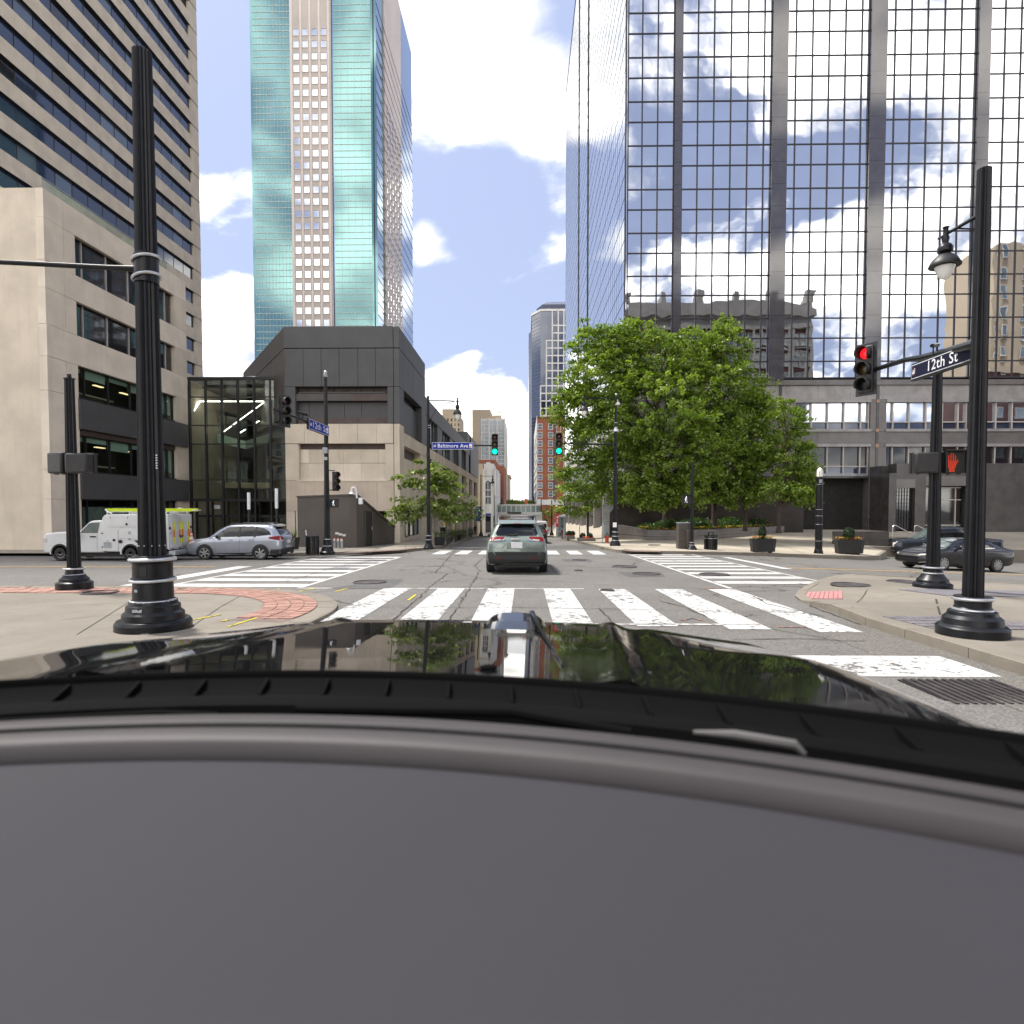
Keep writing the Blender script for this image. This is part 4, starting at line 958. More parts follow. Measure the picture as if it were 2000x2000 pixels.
# granite base
def gband(y0, y1, m, w1, px0=1222, px1=2045, n=26, w0=-.5, name='granite_panel'):
    xs_ = np.linspace(gx(px0), gx(px1), n+1)
    for a, b in zip(xs_[:-1], xs_[1:]): FG.bx(name, m, G, a+.006, b-.006, gz(y1), gz(y0), w0, w1+random.uniform(-.004, .004))
gband(743, 753, 'granite', .25, n=1, name='ledge'); gband(753.3, 780.5, 'granite_light', .1)
gband(844, 867, 'granite', .1, n=13)
wb = [(1400, 1490, [1430, 1460]), (1555, 1701, [1587.6, 1620, 1652, 1684.7]), (1734, 1893, [1748, 1780, 1813, 1845, 1876]), (1926, 2042, [1950, 1982, 2014])]
for a, b, ms in wb:
    for (t0, t1, bt, gl) in ((786.6, 838.4, 824.6, 'mirror_side'), (873, 925, 911, 'dark_glass')):
        ed = [a]+ms+[b]
        for p, q in zip(ed[:-1], ed[1:]):
            FG.bx('window_pane', gl if (t0 < 800) else 'dark_glass', G, gx(p)+.05, gx(q)-.05, gz(bt)+.04, gz(t0), -.2, -.18); FG.bx('window_pane', 'blue_glass', G, gx(p)+.05, gx(q)-.05, gz(t1), gz(bt)-.04, -.2, -.18)
            FG.bx('window_bar', 'window_frame', G, gx(p)-.05, gx(p)+.05, gz(t1), gz(t0), -.25, .0)
        FG.bx('window_rail', 'window_frame', G, gx(a), gx(b), gz(bt)-.04, gz(bt)+.04, -.25, -.02); FG.bx('window_bar', 'window_frame', G, gx(b)-.08, gx(b), gz(t1), gz(t0), -.25, .02)
    FG.bx('lintel', 'granite_light', G, gx(a)-.05, gx(b)+.05, gz(786.6), gz(781), -.4, .2); FG.bx('sill', 'granite_light', G, gx(a)-.1, gx(b)+.1, gz(843.8), gz(838.4), -.4, .22)
    FG.bx('lintel', 'granite_light', G, gx(a)-.1, gx(b)+.1, gz(873), gz(867.4), -.4, .2); FG.bx('window_sill', 'galv', G, gx(a), gx(b), gz(930), gz(925), -.4, .05)
for a, b in ((1222, 1398), (1491, 1554), (1702, 1733), (1894, 1925)):
    for (t, u) in ((781, 786.3), (786.6, 843.6), (867.3, 873), (873.3, 930)):
        FG.bx('pier_panel', 'granite', G, gx(a), gx(b), gz(u), gz(t), -.5, .12)
for a, b, c in ((1702, 1733, 1716), (1508, 1540, 1525)):
    FG.bx('base_pier', 'granite', G, gx(a), gx(b), -2.5, gz(930.3), -.8, .12)
    FG.bx('inlay', 'granite_dark', G, gx(c-2.6), gx(c+2.6), gz(990), gz(753), .1, .16)
    for t, u in ((744, 752), (781, 787), (838, 844), (867.5, 874), (923, 930), (980, 1007)): FG.bx('inlay_square', 'copper', G, gx(c-3.1), gx(c+3.1), gz(u), gz(t), .1, .17 if t < 900 else .18)
    FG.bx('base_band', 'copper', G, gx(a)-.01, gx(b)+.01, gz(1010.5), gz(1007), .1, .15)
# recessed entrance and base walls
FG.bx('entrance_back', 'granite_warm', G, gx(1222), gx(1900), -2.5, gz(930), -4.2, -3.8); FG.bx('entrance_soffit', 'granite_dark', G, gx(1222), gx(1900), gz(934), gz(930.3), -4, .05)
for p, q in ((1545, 1562), (1564, 1582), (1584, 1602), (1612, 1632), (1634, 1652)):
    FG.bx('door_glass', 'clear_glass', G, gx(p)+.04, gx(q)-.04, -.5, 2.2, -2.6, -2.57); FG.bx('door_frame', 'galv', G, gx(p)-.03, gx(p)+.03, -.6, 2.4, -2.65, -2.5); FG.bx('door_rail', 'galv', G, gx(p), gx(q), .42, .5, -2.62, -2.52)
for p in (1488, 1668): FG.bx('entrance_column', 'stone_beige', G, gx(p), gx(p+5), -.3, 3.2, -2.5, -2.3)  # plain beige columns inside the recessed entrance
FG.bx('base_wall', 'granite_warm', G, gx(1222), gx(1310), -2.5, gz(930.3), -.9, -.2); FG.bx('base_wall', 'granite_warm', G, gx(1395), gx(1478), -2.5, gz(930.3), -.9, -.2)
# projecting right pavilion with a gridded window
yp = 49.; px_ = lambda p: onY(p, 980, yp).x; pz_ = lambda p: onY(1800, p, yp).z; FP = Fac('Y', yp, -1)
for a, b, t, u, m in ((1736, 1750, 924, 1040, 'granite_dark'), (1787, 1808, 905, 1040, 'granite_dark'), (1750, 1787, 936, 953, 'granite'), (1750, 1787, 905, 936, 'granite_dark'), (1808, 1893, 930, 949, 'granite'), (1808, 1893, 905, 930, 'granite_dark'), (1893, 2040, 905, 1040, 'granite_dark')):
    FP.bx('pavilion_panel', m, G, px_(a), px_(b), pz_(u), pz_(t), -1.2, random.uniform(-.01, .01))
part('pavilion_core', MB().box(px_(1738), px_(2040), yp+1.2, Y2+.5, -2.5, pz_(908)), 'granite_dark', G)
FP.bx('grid_glass', 'dark_glass', G, px_(1750), px_(1787), pz_(1035), pz_(953), -.4, -.35)
for k in range(1, 7): FP.bx('grid_bar', 'mullion', G, px_(1750+5.3*k)-.012, px_(1750+5.3*k)+.012, pz_(1035), pz_(953), -.4, -.3)
for k in range(1, 11): FP.bx('grid_bar', 'mullion', G, px_(1750), px_(1787), pz_(953+7.4*k)-.012, pz_(953+7.4*k)+.012, -.38, -.3)
FP.bx('shop_glass', 'dark_glass', G, px_(1810), px_(1885), pz_(1030), pz_(952), -.6, -.55)
for p in (1840, 1874): FP.bx('shop_post', 'window_frame', G, px_(p)-.04, px_(p)+.04, pz_(1030), pz_(952), -.6, -.45)
for q_ in (952, 976, 1026): FP.bx('shop_rail', 'window_frame', G, px_(1810), px_(1885), pz_(q_)-.04, pz_(q_)+.04, -.6, -.47)
# street side of the tower
FGS.bx('side_glass', 'mirror_side', G, Y2+.1, 129, 12.5, 86, -.4, 0)
hm, vmm = MB(), MB()
for z in rows: FGS.box(hm, Y2, 129, z-.03, z+.03, -.1, .015)
y = Y2
while y < 129: FGS.box(vmm, y-.035, y+.035, 12.5, 86, -.1, .006); y += 1.37
part('side_transoms', hm, 'mullion', G, stuff=True); part('side_mullions', vmm, 'mullion', G, stuff=True)
for u in (84., 98.): FGS.bx('side_slot', 'lens_black', G, u-.4, u+.4, 12.5, 86, -.2, .08)
FGS.bx('side_band', 'granite_light', G, Y2, 129, 8.2, 9.6, -.5, .3); FGS.bx('side_strip', 'mirror_side', G, Y2, 129, 9.6, 12.5, -.5, 0); FGS.bx('side_strip', 'grey_glass', G, Y2, 129, 5, 8.2, -.5, 0)
FGS.bx('side_band', 'granite_light', G, Y2, 129, 3.4, 5., -.5, .12)
y = Y2+1
while y < 129:
    FGS.bx('side_post', 'stone_white', G, y-.06, y+.06, 5, 8.2, -.1, .1); FGS.bx('side_post', 'mullion', G, y-.05, y+.05, 9.6, 12.5, -.1, .08)
    y += 2.74
for k in range(9): FGS.bx('arcade_column', 'granite_light', G, Y2+4+8.5*k, Y2+5.1+8.5*k, -4, 3.4, -.9, .2)
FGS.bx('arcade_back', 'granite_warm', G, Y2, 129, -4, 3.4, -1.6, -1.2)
# angled silver portal by the corner
part('portal', MB().prism([tuple(onY(x_, y_, 47.6)) for x_, y_ in ((1177, 1058), (1190, 1058), (1190, 1003), (1200, 991), (1213, 979), (1213, 973), (1197, 977), (1177, 985))], (0, .5, 0)), 'galv', G)
part('portal_wall', MB().box(onY(1191, 1000, 48.2).x, 22, 48.2, 51, -1.5, 3.6), 'granite_warm', G)

# ---- farther buildings down the street
def boxb(name, m, par, px0, px1, py0, py1, Y, depth, zb=None):
    a = onY(px0, py0, Y); b = onY(px1, py1 if py1 else 990, Y); z0 = -9 if py1 is None else b.z
    return part(name, MB().box(min(a.x, b.x), max(a.x, b.x), Y, Y+depth, z0, a.z), m, par)
def grid(par, Y, pxs, pys, wpx, hpx, glass, frame, fw=.1, bars=(.5,), name='window', sill=0.):
    me = window_mesh(name, wpx*Y/FPX, hpx*Y/FPX, glass, frame, fw, bars, sill=sill); f = Fac('Y', Y, -1)
    for x in pxs:
        for y_ in pys: p = onY(x, y_, Y); wpiece(name, me, f, p.x, p.z, par, .02)
D1 = thing('art_deco_tower', 'tan stepped stone tower rising behind the hall roof', 'building', onY(884, 1020, 330))
boxb('shaft', 'stone_beige', D1, 850, 903, 862, None, 330, 25); boxb('setback', 'stone_beige', D1, 858, 898.5, 812, 862, 331, 22); boxb('setback', 'stone_beige', D1, 863.5, 895.5, 799, 812, 332, 18)
grid(D1, 331, [868+7 * k for k in range(5)], [820+9.6*k for k in range(4)], 2.6, 5.5, 'dark_glass', 'stone_beige', .15)
grid(D1, 330, [862+7.2 * k for k in range(6)], [870+9.6*k for k in range(10)], 2.6, 5.5, 'dark_glass', 'stone_beige', .15)
for k, x in enumerate((871, 878, 884)): part('antenna', MB().tube([onY(x, 799, 335), onY(x, 788-3*(k % 2), 335)], .18, 5), 'galv', D1)
D2 = thing('white_office_block', 'pale office block with white mullioned glass front and a blank tan wall', 'building', onY(960, 1020, 260))
boxb('stair_wall', 'stone_beige', D2, 922, 939, 800, None, 260, 30); boxb('head_house', 'stone_beige', D2, 939, 957.5, 800, 818, 261, 25); boxb('head_house', 'stone_beige', D2, 957.5, 979, 811, 818, 262, 25)
boxb('body', 'stone_white', D2, 939, 986.5, 818, None, 260.5, 45)
f = Fac('Y', 260.5, -1)
for a, b in ((941, 954.3), (956.7, 970), (971.8, 984.8)):
    for k in range(17):
        p, q = onY(a, 822+7.6*k, 260.5), onY(b, 828.4+7.6*k, 260.5); f.bx('glass_band', 'office_glass', D2, p.x, q.x, q.z, p.z, -.1, .06)
    for k in range(1, 5): p = onY(a+(b-a)*k/5, 900, 260.5).x; f.bx('mullion', 'stone_white', D2, p-.09, p+.09, -5, onY(a, 820, 260.5).z, -.1, .16)
for x in (939.8, 955.5, 971, 985.8): p = onY(x, 900, 260.5).x; f.bx('fin', 'stone_white', D2, p-.3, p+.3, -9, onY(x, 817, 260.5).z, 0, .5)
part('mast', MB().tube([onY(957.3, 803, 265), onY(957.3, 773, 265)], [.2, .06], 5), 'galv', D2)
for k in range(5): part('antenna', MB().tube([onY(961+4*k, 811, 268), onY(961+4*k, 803-4*(k == 4), 268)], .14, 5), 'dark_frame', D2)
part('antenna_rail', MB().beam(onY(958, 804, 268), onY(979, 806, 268), .25), 'dark_frame', D2)
D3 = thing('brick_block', 'low orange brick block in front of the pale office block', 'building', onY(960, 1030, 185))
boxb('wall', 'brick_red', D3, 930, 968.5, 898, None, 186, 20); boxb('wall', 'brick_red', D3, 968.5, 984, 909, None, 185, 26)
grid(D3, 185, [974.6], [925+19*k for k in range(4)], 3.2, 14, 'dark_glass', 'brick_dark', .1, bars=(.3, .6)); grid(D3, 186, [943, 950, 962], [903], 2.2, 3, 'dark_glass', 'brick_dark', .08)
D4 = thing('ornate_white_building', 'small white ornamental building with a tall arched dark window', 'building', onY(957, 1040, 160))
boxb('wall', 'stone_white', D4, 943.5, 970, 916, None, 160, 25); boxb('gable', 'stone_white', D4, 945, 964, 905.5, 916, 160.3, 12); boxb('finial', 'stone_white', D4, 950, 957, 903, 905.5, 161, 3); boxb('tan_wall', 'stone_beige', D4, 930, 943.5, 906, None, 162, 30)
f = Fac('Y', 160, -1)
p, q = onY(948.6, 945, 160), onY(958.2, 984, 160); cx_ = (p.x+q.x)/2; rr = (q.x-p.x)/2
part('arched_window', MB().prism([(q.x, 159.94, q.z), (p.x, 159.94, q.z)] + [(cx_-rr*math.cos(R(20*k)), 159.94, p.z+rr*1.2*math.sin(R(20*k))) for k in range(10)], (0, .1, 0)), 'blue_glass', D4)
for x in (p.x+rr*.66, p.x+rr*1.33): part('tracery', MB().box(x-.07, x+.07, 159.8, 159.94, q.z, p.z+rr*.9), 'stone_white', D4)
for y_ in (957, 970): zq = onY(950, y_, 160).z; part('tracery', MB().box(p.x, q.x, 159.8, 159.93, zq-.16, zq+.16), 'stone_white', D4)
part('hood_mould', MB().tube([(cx_-rr*1.25*math.cos(R(20*k)), 159.85, p.z+rr*1.5*math.sin(R(20*k))) for k in range(10)], .16, 6), 'stone_white', D4)
for x in (945, 947, 960, 962.5, 968): xx = onY(x, 950, 160).x; part('pilaster', MB().box(xx-.14, xx+.14, 159.75, 160, -6, onY(x, 917, 160).z), 'stone_white', D4)
D5 = thing('tan_slab_building', 'narrow tan slab at the far left end of the street', 'building', onY(992, 1020, 380))
boxb('wall', 'stone_beige', D5, 985, 994.5, 930, None, 380, 40); boxb('cornice', 'stone_beige', D5, 984, 997, 926.5, 931, 379, 42)
grid(D5, 380, [988, 992], [938+8*k for k in range(6)], 1.6, 4.5, 'dark_glass', 'stone_beige', .15)
# dark blue tower
DB = thing('dark_blue_tower', 'tall dark blue glass tower with a pale grid of window bays', 'skyscraper', onY(1070, 1020, 310))
Y3 = 310.; q3 = lambda x, y_: onY(x, y_, Y3)
def prism_px(name, m, pts, zt, zb=-9): part(name, MB().prism([(x, y_, zb) for x, y_ in pts], (0, 0, zt-zb)), m, DB)
xa, xb, xc, xd = q3(1033, 800).x, q3(1039, 800).x, q3(1055.5, 800).x, q3(1130, 800).x
zt1, zt2, zt3, zt4 = q3(1040, 636).z, q3(1045, 608).z, q3(1050, 592).z, q3(1080, 579).z
prism_px('outer_shaft', 'slate_tower', [(xa, Y3+14), (xb, Y3+9), (xb+3, Y3+12), (xb+3, Y3+40), (xa, Y3+40)], zt1)
prism_px('shaft', 'blue_glass', [(xb, Y3+8), (xc, Y3), (xd, Y3), (xd, Y3+40), (xb, Y3+40)], zt2)
prism_px('crown', 'slate_tower', [(xb+2.5, Y3+9), (xc+1, Y3+2), (xd, Y3+2), (xd, Y3+38), (xb+2.5, Y3+38)], zt3)
part('mansard', MB().add([(xb+2.5, Y3+9, zt3), (xc+1, Y3+2, zt3), (xd, Y3+2, zt3), (xd, Y3+38, zt3), (xb+2.5, Y3+38, zt3), (xb+9, Y3+14, zt4), (xc+4, Y3+8, zt4), (xd, Y3+8, zt4), (xd, Y3+34, zt4), (xb+9, Y3+34, zt4)], [(0, 1, 6, 5), (1, 2, 7, 6), (2, 3, 8, 7), (3, 4, 9, 8), (4, 0, 5, 9), (5, 6, 7, 8, 9)]), 'slate_tower_light', DB)
part('cornice', MB().prism([(xb-.3, Y3+7.6, zt2), (xc, Y3-.4, zt2), (xd, Y3-.4, zt2), (xd, Y3+40, zt2), (xb-.3, Y3+40, zt2)], (0, 0, 1.1)), 'stone_white', DB)
fd = Fac('Y', Y3, -1)
rowy = [636+14.7*k for k in range(17)]
for k, yy in enumerate(rowy):
    x0 = 1078.5 if k < 2 else (1067 if k < 8 else 1055.8)
    fd.bx('floor_frame', 'stone_white', DB, q3(x0, 700).x, xd, q3(1080, yy).z-.32, q3(1080, yy).z+.32, -.1, .35)
for k, x in enumerate([1056, 1067, 1078.5, 1090, 1101, 1112]):
    y0 = 606 if k >= 2 else (665 if k == 1 else 754)
    fd.bx('bay_frame', 'stone_white', DB, q3(x, 700).x-.3, q3(x, 700).x+.3, -5, q3(x, y0).z, -.1, .42)
lines = MB()
for k in range(60):
    z = 4+3.9*.47*k*1.0
    if z < zt2-2: lines.add([(xb-.05, Y3+7.95, z), (xc-.05, Y3-.05, z), (xc-.05, Y3-.05, z+.16), (xb-.05, Y3+7.95, z+.16)], [(0, 1, 2, 3)])
part('floor_lines', lines, 'slate_tower_light', DB, stuff=True)
# red brick building with two window columns
BR = thing('brick_hotel', 'tall red brick building with two columns of white sash windows', 'building', onY(1070, 1020, 246))
Y4 = 246.
boxb('wall', 'brick_red', BR, 1049.5, 1100, 815, None, Y4, 60); boxb('penthouse', 'stone_beige', BR, 1078, 1098, 803, 815, Y4+3, 20); boxb('parapet', 'brick_dark', BR, 1049.2, 1100, 814, 816, Y4-.3, .3)
grid(BR, Y4, [1054.7, 1075.3], [833.5+16.4*k for k in range(10)], 7.4, 10.4, 'office_glass', 'stone_white', .2, bars=(.5,), sill=.15); grid(BR, Y4, [1091], [838+16.4*k for k in range(3)], 6.5, 9.8, 'brick_red', 'stone_white', .2, bars=(), name='blind_window')
part('downpipe', MB().tube([onY(1085, 820, Y4-.4), onY(1084, 980, Y4-.4)], .35, 6), 'slate_tower_light', BR)
boxb('base_band', 'stone_white', BR, 1049.5, 1100, 976, 986, Y4-.5, .5)
part('side_wall', MB().box(5.0, 5.28, Y4+.1, 400, -8, onY(1045, 822, Y4).z+2), 'stone_white', BR)
for k in range(9): part('side_band', MB().box(4.8, 5.0, Y4+4, 400, onY(1045, 850+16*k, Y4).z, onY(1045, 848+16*k, Y4).z), 'slate_tower_light', BR)

# ---- glazed skywalk over the street
SK = thing('skywalk', 'white glazed pedestrian skywalk crossing the far end of the street', 'bridge', onY(1000, 1035, 165))
Y5 = 165.; f = Fac('Y', Y5, -1); sx_ = lambda p: onY(p, 995, Y5).x; sz_ = lambda p: onY(1000, p, Y5).z
x0, x1 = sx_(941), sx_(1056)
f.bx('roof_beam', 'bridge_white', SK, x0, x1, sz_(988), sz_(984.5), -4, .1); f.bx('floor_beam', 'bridge_white', SK, x0, x1, sz_(1007), sz_(1000), -4, .1); f.bx('back_glass', 'bridge_glass', SK, x0, x1, sz_(1000), sz_(988), -3.8, -3.7)
for k in range(12):
    a, b = x0+(x1-x0)*k/12, x0+(x1-x0)*(k+1)/12
    f.bx('window_pane', 'bridge_glass', SK, a+.1, b-.1, sz_(1000), sz_(988), -.1, -.06); f.bx('post', 'bridge_white', SK, a-.12, a+.12, sz_(1000), sz_(988), -.2, .08)
f.bx('lower_rail', 'bridge_white', SK, x0, x1, sz_(1005.5), sz_(1003.5), .1, .2); f.bx('board', 'dark_frame', SK, sx_(991), sx_(1018), sz_(1003.5), sz_(1000), .1, .3)
for p in (944, 1053): f.bx('pier', 'bridge_white', SK, sx_(p)-.8, sx_(p)+.8, -9, sz_(1000), -4, -.3)

# ---- buildings behind the viewer, seen only mirrored in the glass
def mirrored_hotel(name, label, x0, x1, yf, h, m, mt, n, fl, extra=0):
    b = thing(name, label, 'building', ((x0+x1)/2, yf-12, 0)); f = Fac('Y', yf, 1)
    part('wall', MB().box(x0, x1, yf-28, yf, -2, h), m, b); f.bx('cornice', mt, b, x0-1, x1+1, h-2.2, h-.6, -1, 1.0); f.bx('frieze', mt, b, x0-.4, x1+.4, h-4.5, h-2.2, -1, .6); f.bx('parapet', mt, b, x0, x1, h-.6, h+1.1, -1, .5)
    w = (x1-x0)/n; me = window_mesh('window', w*.27, fl*.55, 'office_glass', mt, .22, (.5,), d=.15, sill=.2)
    for k in range(n+1): f.bx('pilaster', mt, b, x0+w*k-.4, x0+w*k+.4, h-20, h-4.5, 0, .55)
    for k in range(0, n+1, 2): f.bx('parapet_block', mt, b, x0+w*k-.6, x0+w*k+.6, h+1.1, h+2.8, -1.5, .4)
    for j in range(int((h-6)/fl)):
        z = h-6.8-fl*j
        for k in range(n):
            for q in (-.22, .22): wpiece('window', me, f, x0+w*(k+.5+q), z, b, .05)
        if j % 3 == 0: f.bx('band', mt, b, x0, x1, z-fl*.5, z-fl*.42, 0, .35)
mirrored_hotel('ornate_hotel', 'old brick hotel with stone cornice, reflected in the mirrored tower', 21, 58, -22, 42.5, 'brick_dark', 'hotel_trim', 10, 4.1)
f = Fac('Y', 160, -1); pA_, pB_ = onY(945, 1008, 160), onY(968, 1040, 160); f.bx('shopfront', 'dark_glass', D4, pA_.x, pB_.x, pB_.z, pA_.z, -.1, .12); f.bx('shop_sign', 'banner_blue', D4, pA_.x+.4, pB_.x-.6, pA_.z+.1, pA_.z+.7, 0, .16)
b = thing('tan_tower', 'tan stone tower with brick lower floors, reflected at the right end of the mirrored tower', 'building', (92, -30, 0)); f = Fac('Y', -25, 1)
part('wall', MB().box(97, 128, -40, -25, 30, 56), 'stone_beige', b); part('lower_wall', MB().box(96.6, 128, -40, -24.8, -2, 30), 'brick_dark', b); f.bx('cornice', 'stone_beige', b, 96, 129, 29, 31, -1, .8)
me = window_mesh('window', 1.5, 2.2, 'office_glass', 'stone_white', .15)
for k in range(8):
    for j in range(13): wpiece('window', me, f, 99+4.4*k, 5+4.1*j, b, .3)
mirrored_hotel('classical_block', 'pale classical block reflected in the glass atrium', -62, -34, -26, 19, 'stone_beige', 'stone_white', 8, 4.2)
# ------------------------------------------------------------------ street furniture
def pole_base(px, py, zf):
    B_ = S(px, py, zf); return B_, mpp(B_), (lambda y_: onY(px, y_, B_.y).z)
def pole(name, label, cat, px, py, zf, base, shaft, rings=(), group=None, flutes=16, fd=.16, m='black_paint', extra=None):
    """px profiles: base [(y, halfwidth)], shaft [(y, halfwidth)], rings [(y, halfwidth, tube)] in photo pixels at the pole's distance"""
    B_, s, zy = pole_base(px, py, zf); t = thing(name, label, cat, B_, group)
    z0 = B_.z
    bp = [(zy(y_)-z0, w*s) for y_, w in base]; bp = [(-.02, bp[0][1])] + [(max(.001, z), w) for z, w in bp]
    part('base', MB().lathe(bp, B_, 28), m, t, smooth=True, bevel=.004)
    sp = [(zy(y_)-z0, w*s) for y_, w in shaft]; n = flutes*4 if flutes else 16
    part('shaft', MB().lathe(sp, B_, n, flutes, fd), m, t, smooth=True, ang=50)
    for y_, w, r in rings: part('band', MB().ring(B_+Vector((0, 0, zy(y_)-z0)), (w-r)*s, r*s, axis=(random.uniform(-.03, .03), random.uniform(-.03, .03), 1)), 'silver', t, smooth=True)
    return t, B_, s, zy
# big signal pole on the left corner
t, B1_, s1, zy1 = pole('signal_pole', 'huge black fluted pole with silver bands on the left corner', 'pole', 301, 1227, h_left,
    [(1240, 67), (1214, 67), (1208, 63), (1207, 55), (1196, 54), (1191, 48), (1181, 47), (1178, 43), (1172, 42), (1168, 36), (1137, 35), (1134, 38), (1129, 39), (1126, 35), (1099, 35), (1097, 39), (1090, 39), (1087, 35), (1084, 34)],
    [(1086, 25), (900, 22.5), (440, 19), (100, 17)], [(1173, 42, 3.6), (1132, 41.5, 3.2), (1092, 42, 3.4)])
c = onY(290, 525, B1_.y); ad = Vector((-1, -.12, 0)).normalized()
part('arm_collar', MB().lathe([(-.22, 21.5*s1), (.20, 21*s1)], (B1_.x, B1_.y, c.z), 24), 'black_paint', t, smooth=True)
for dz, tl in ((.13, .22), (-.13, .25)): part('band', MB().ring((B1_.x, B1_.y, c.z+dz), 24*s1, 2.7*s1, axis=(-tl, .0, 1)), 'silver', t, smooth=True)
part('mast_arm', MB().tube([(B1_.x-.15, B1_.y, c.z), (B1_.x-.5, B1_.y-.05, c.z+.0), (B1_.x-2.6, B1_.y-.3, c.z+.03)], [.045, .036, .033], 10), 'black_paint', t, smooth=True)
part('access_plate', MB().obox((B1_.x+.02, B1_.y-34.6*s1, zy1(1113)), (.055, .006, .075)), 'satin_black', t, bevel=.004)
part('sticker', MB().obox((B1_.x-.10, B1_.y-33.2*s1, zy1(1150)), (.028, .002, .02), R(-18)), 'shelter_grey', t)
part('scuff', MB().obox((B1_.x+.17, B1_.y-64.5*s1, zy1(1226)), (.05, .002, .012), R(18)), 'galv', t)
for k in range(5): part('bolt', MB().ball((B1_.x+math.cos(R(-120+30*k))*25*s1, B1_.y+math.sin(R(-120+30*k))*25*s1, zy1(1065)), .012, 6), 'galv', t)
for k in range(6): part('number_tag', MB().obox((B1_.x+22*s1*.86, B1_.y-22*s1*.55, zy1(890+5*k)), (.011, .006, .010), R(58)), 'sign_white', t)
part('worn_patch', MB().obox((B1_.x-.02, B1_.y-47*s1, zy1(1186)), (.07, .004, .022), 0, R(-12)), 'galv', t)
# small signal post left
t, B2_, s2, zy2 = pole('signal_post', 'black fluted pedestrian signal post with finial on the far left pavement edge', 'pole', 146, 1151, h_left,
    [(1157, 31), (1137, 31), (1134, 25), (1130, 25), (1126, 20.5), (1122, 18), (1119, 15), (1113, 14.6), (1111, 16), (1108, 15)], [(1110, 12), (900, 9.8), (741, 8.2)], [(1122, 18, 1.8), (1110.5, 19, 1.8)])
part('finial', MB().lathe([(zy2(741)-B2_.z, 9.6*s2), (zy2(739)-B2_.z, 9.6*s2), (zy2(738)-B2_.z, 4*s2), (zy2(731)-B2_.z, 3.6*s2), (zy2(730)-B2_.z, 2*s2)], B2_, 16), 'black_paint', t, smooth=True)

def visor(mb, c, r, l, M):
    n = 18; vs = []; fs = []
    for i in range(n+1):
        a = R(-60)+R(300)*i/n
        cut = 1. if 20 < i*300/n < 280 else .62
        for yy, rr in ((0, r), (-l*cut, r*1.02)): vs.append(M @ (Vector(c)+Vector((rr*math.cos(a), yy, rr*math.sin(a)))))
    for i in range(n): fs.append((2*i, 2*i+1, 2*i+3, 2*i+2))
    b = len(mb.v); mb.add(vs, fs)
    return mb
def signal(label, c, rz, h, lit=None, backplate=False, brackets=None, tilt=0, group='traffic signal heads'):
    """three-lens head of height h centred at c, facing -Y when rz = 0"""
    t = thing('traffic_light', label, 'traffic light', c, group); q = h/3
    M = Matrix.Translation(c) @ Matrix.Rotation(rz, 4, 'Z') @ Matrix.Rotation(tilt, 4, 'Y')
    w = q*.46
    hb = part('housing', MB().box(-w, w, 0, q*.55, -h/2, h/2).xf(M), 'housing', t, bevel=q*.07)
    for i in (-.5, .5): part('seam', MB().box(-w*1.005, w*1.005, -.003, q*.56, i*q-.006, i*q+.006).xf(M), 'lens_black', t)
    if backplate: part('backplate', MB().box(-w*1.45, w*1.45, q*.12, q*.15, -h/2-q*.18, h/2+q*.18).xf(M), 'housing', t, bevel=q*.01)
    off = ('red_off', 'grey_off', 'amber_off'); on = ('red_on', 'grey_off', 'green_on')
    for k in range(3):
        zc = h/2-q*(k+.5); mm = on[k] if lit == k else ('red_off', 'amber_off', 'lens_black')[k]
        ln = part('lens', MB().lathe([(0, q*.36), (q*.05, q*.30), (q*.08, q*.1)], (0, 0, 0), 20, axis=(0, -1, 0)).xf(M @ Matrix.Translation((0, -.004, zc))), mm, t, smooth=True)
        o = part('visor', visor(MB(), (0, 0, zc), q*.40, q*.62, M), 'housing', t, smooth=True)
        sm = o.modifiers.new('thick', 'SOLIDIFY'); sm.thickness = .006
    return t
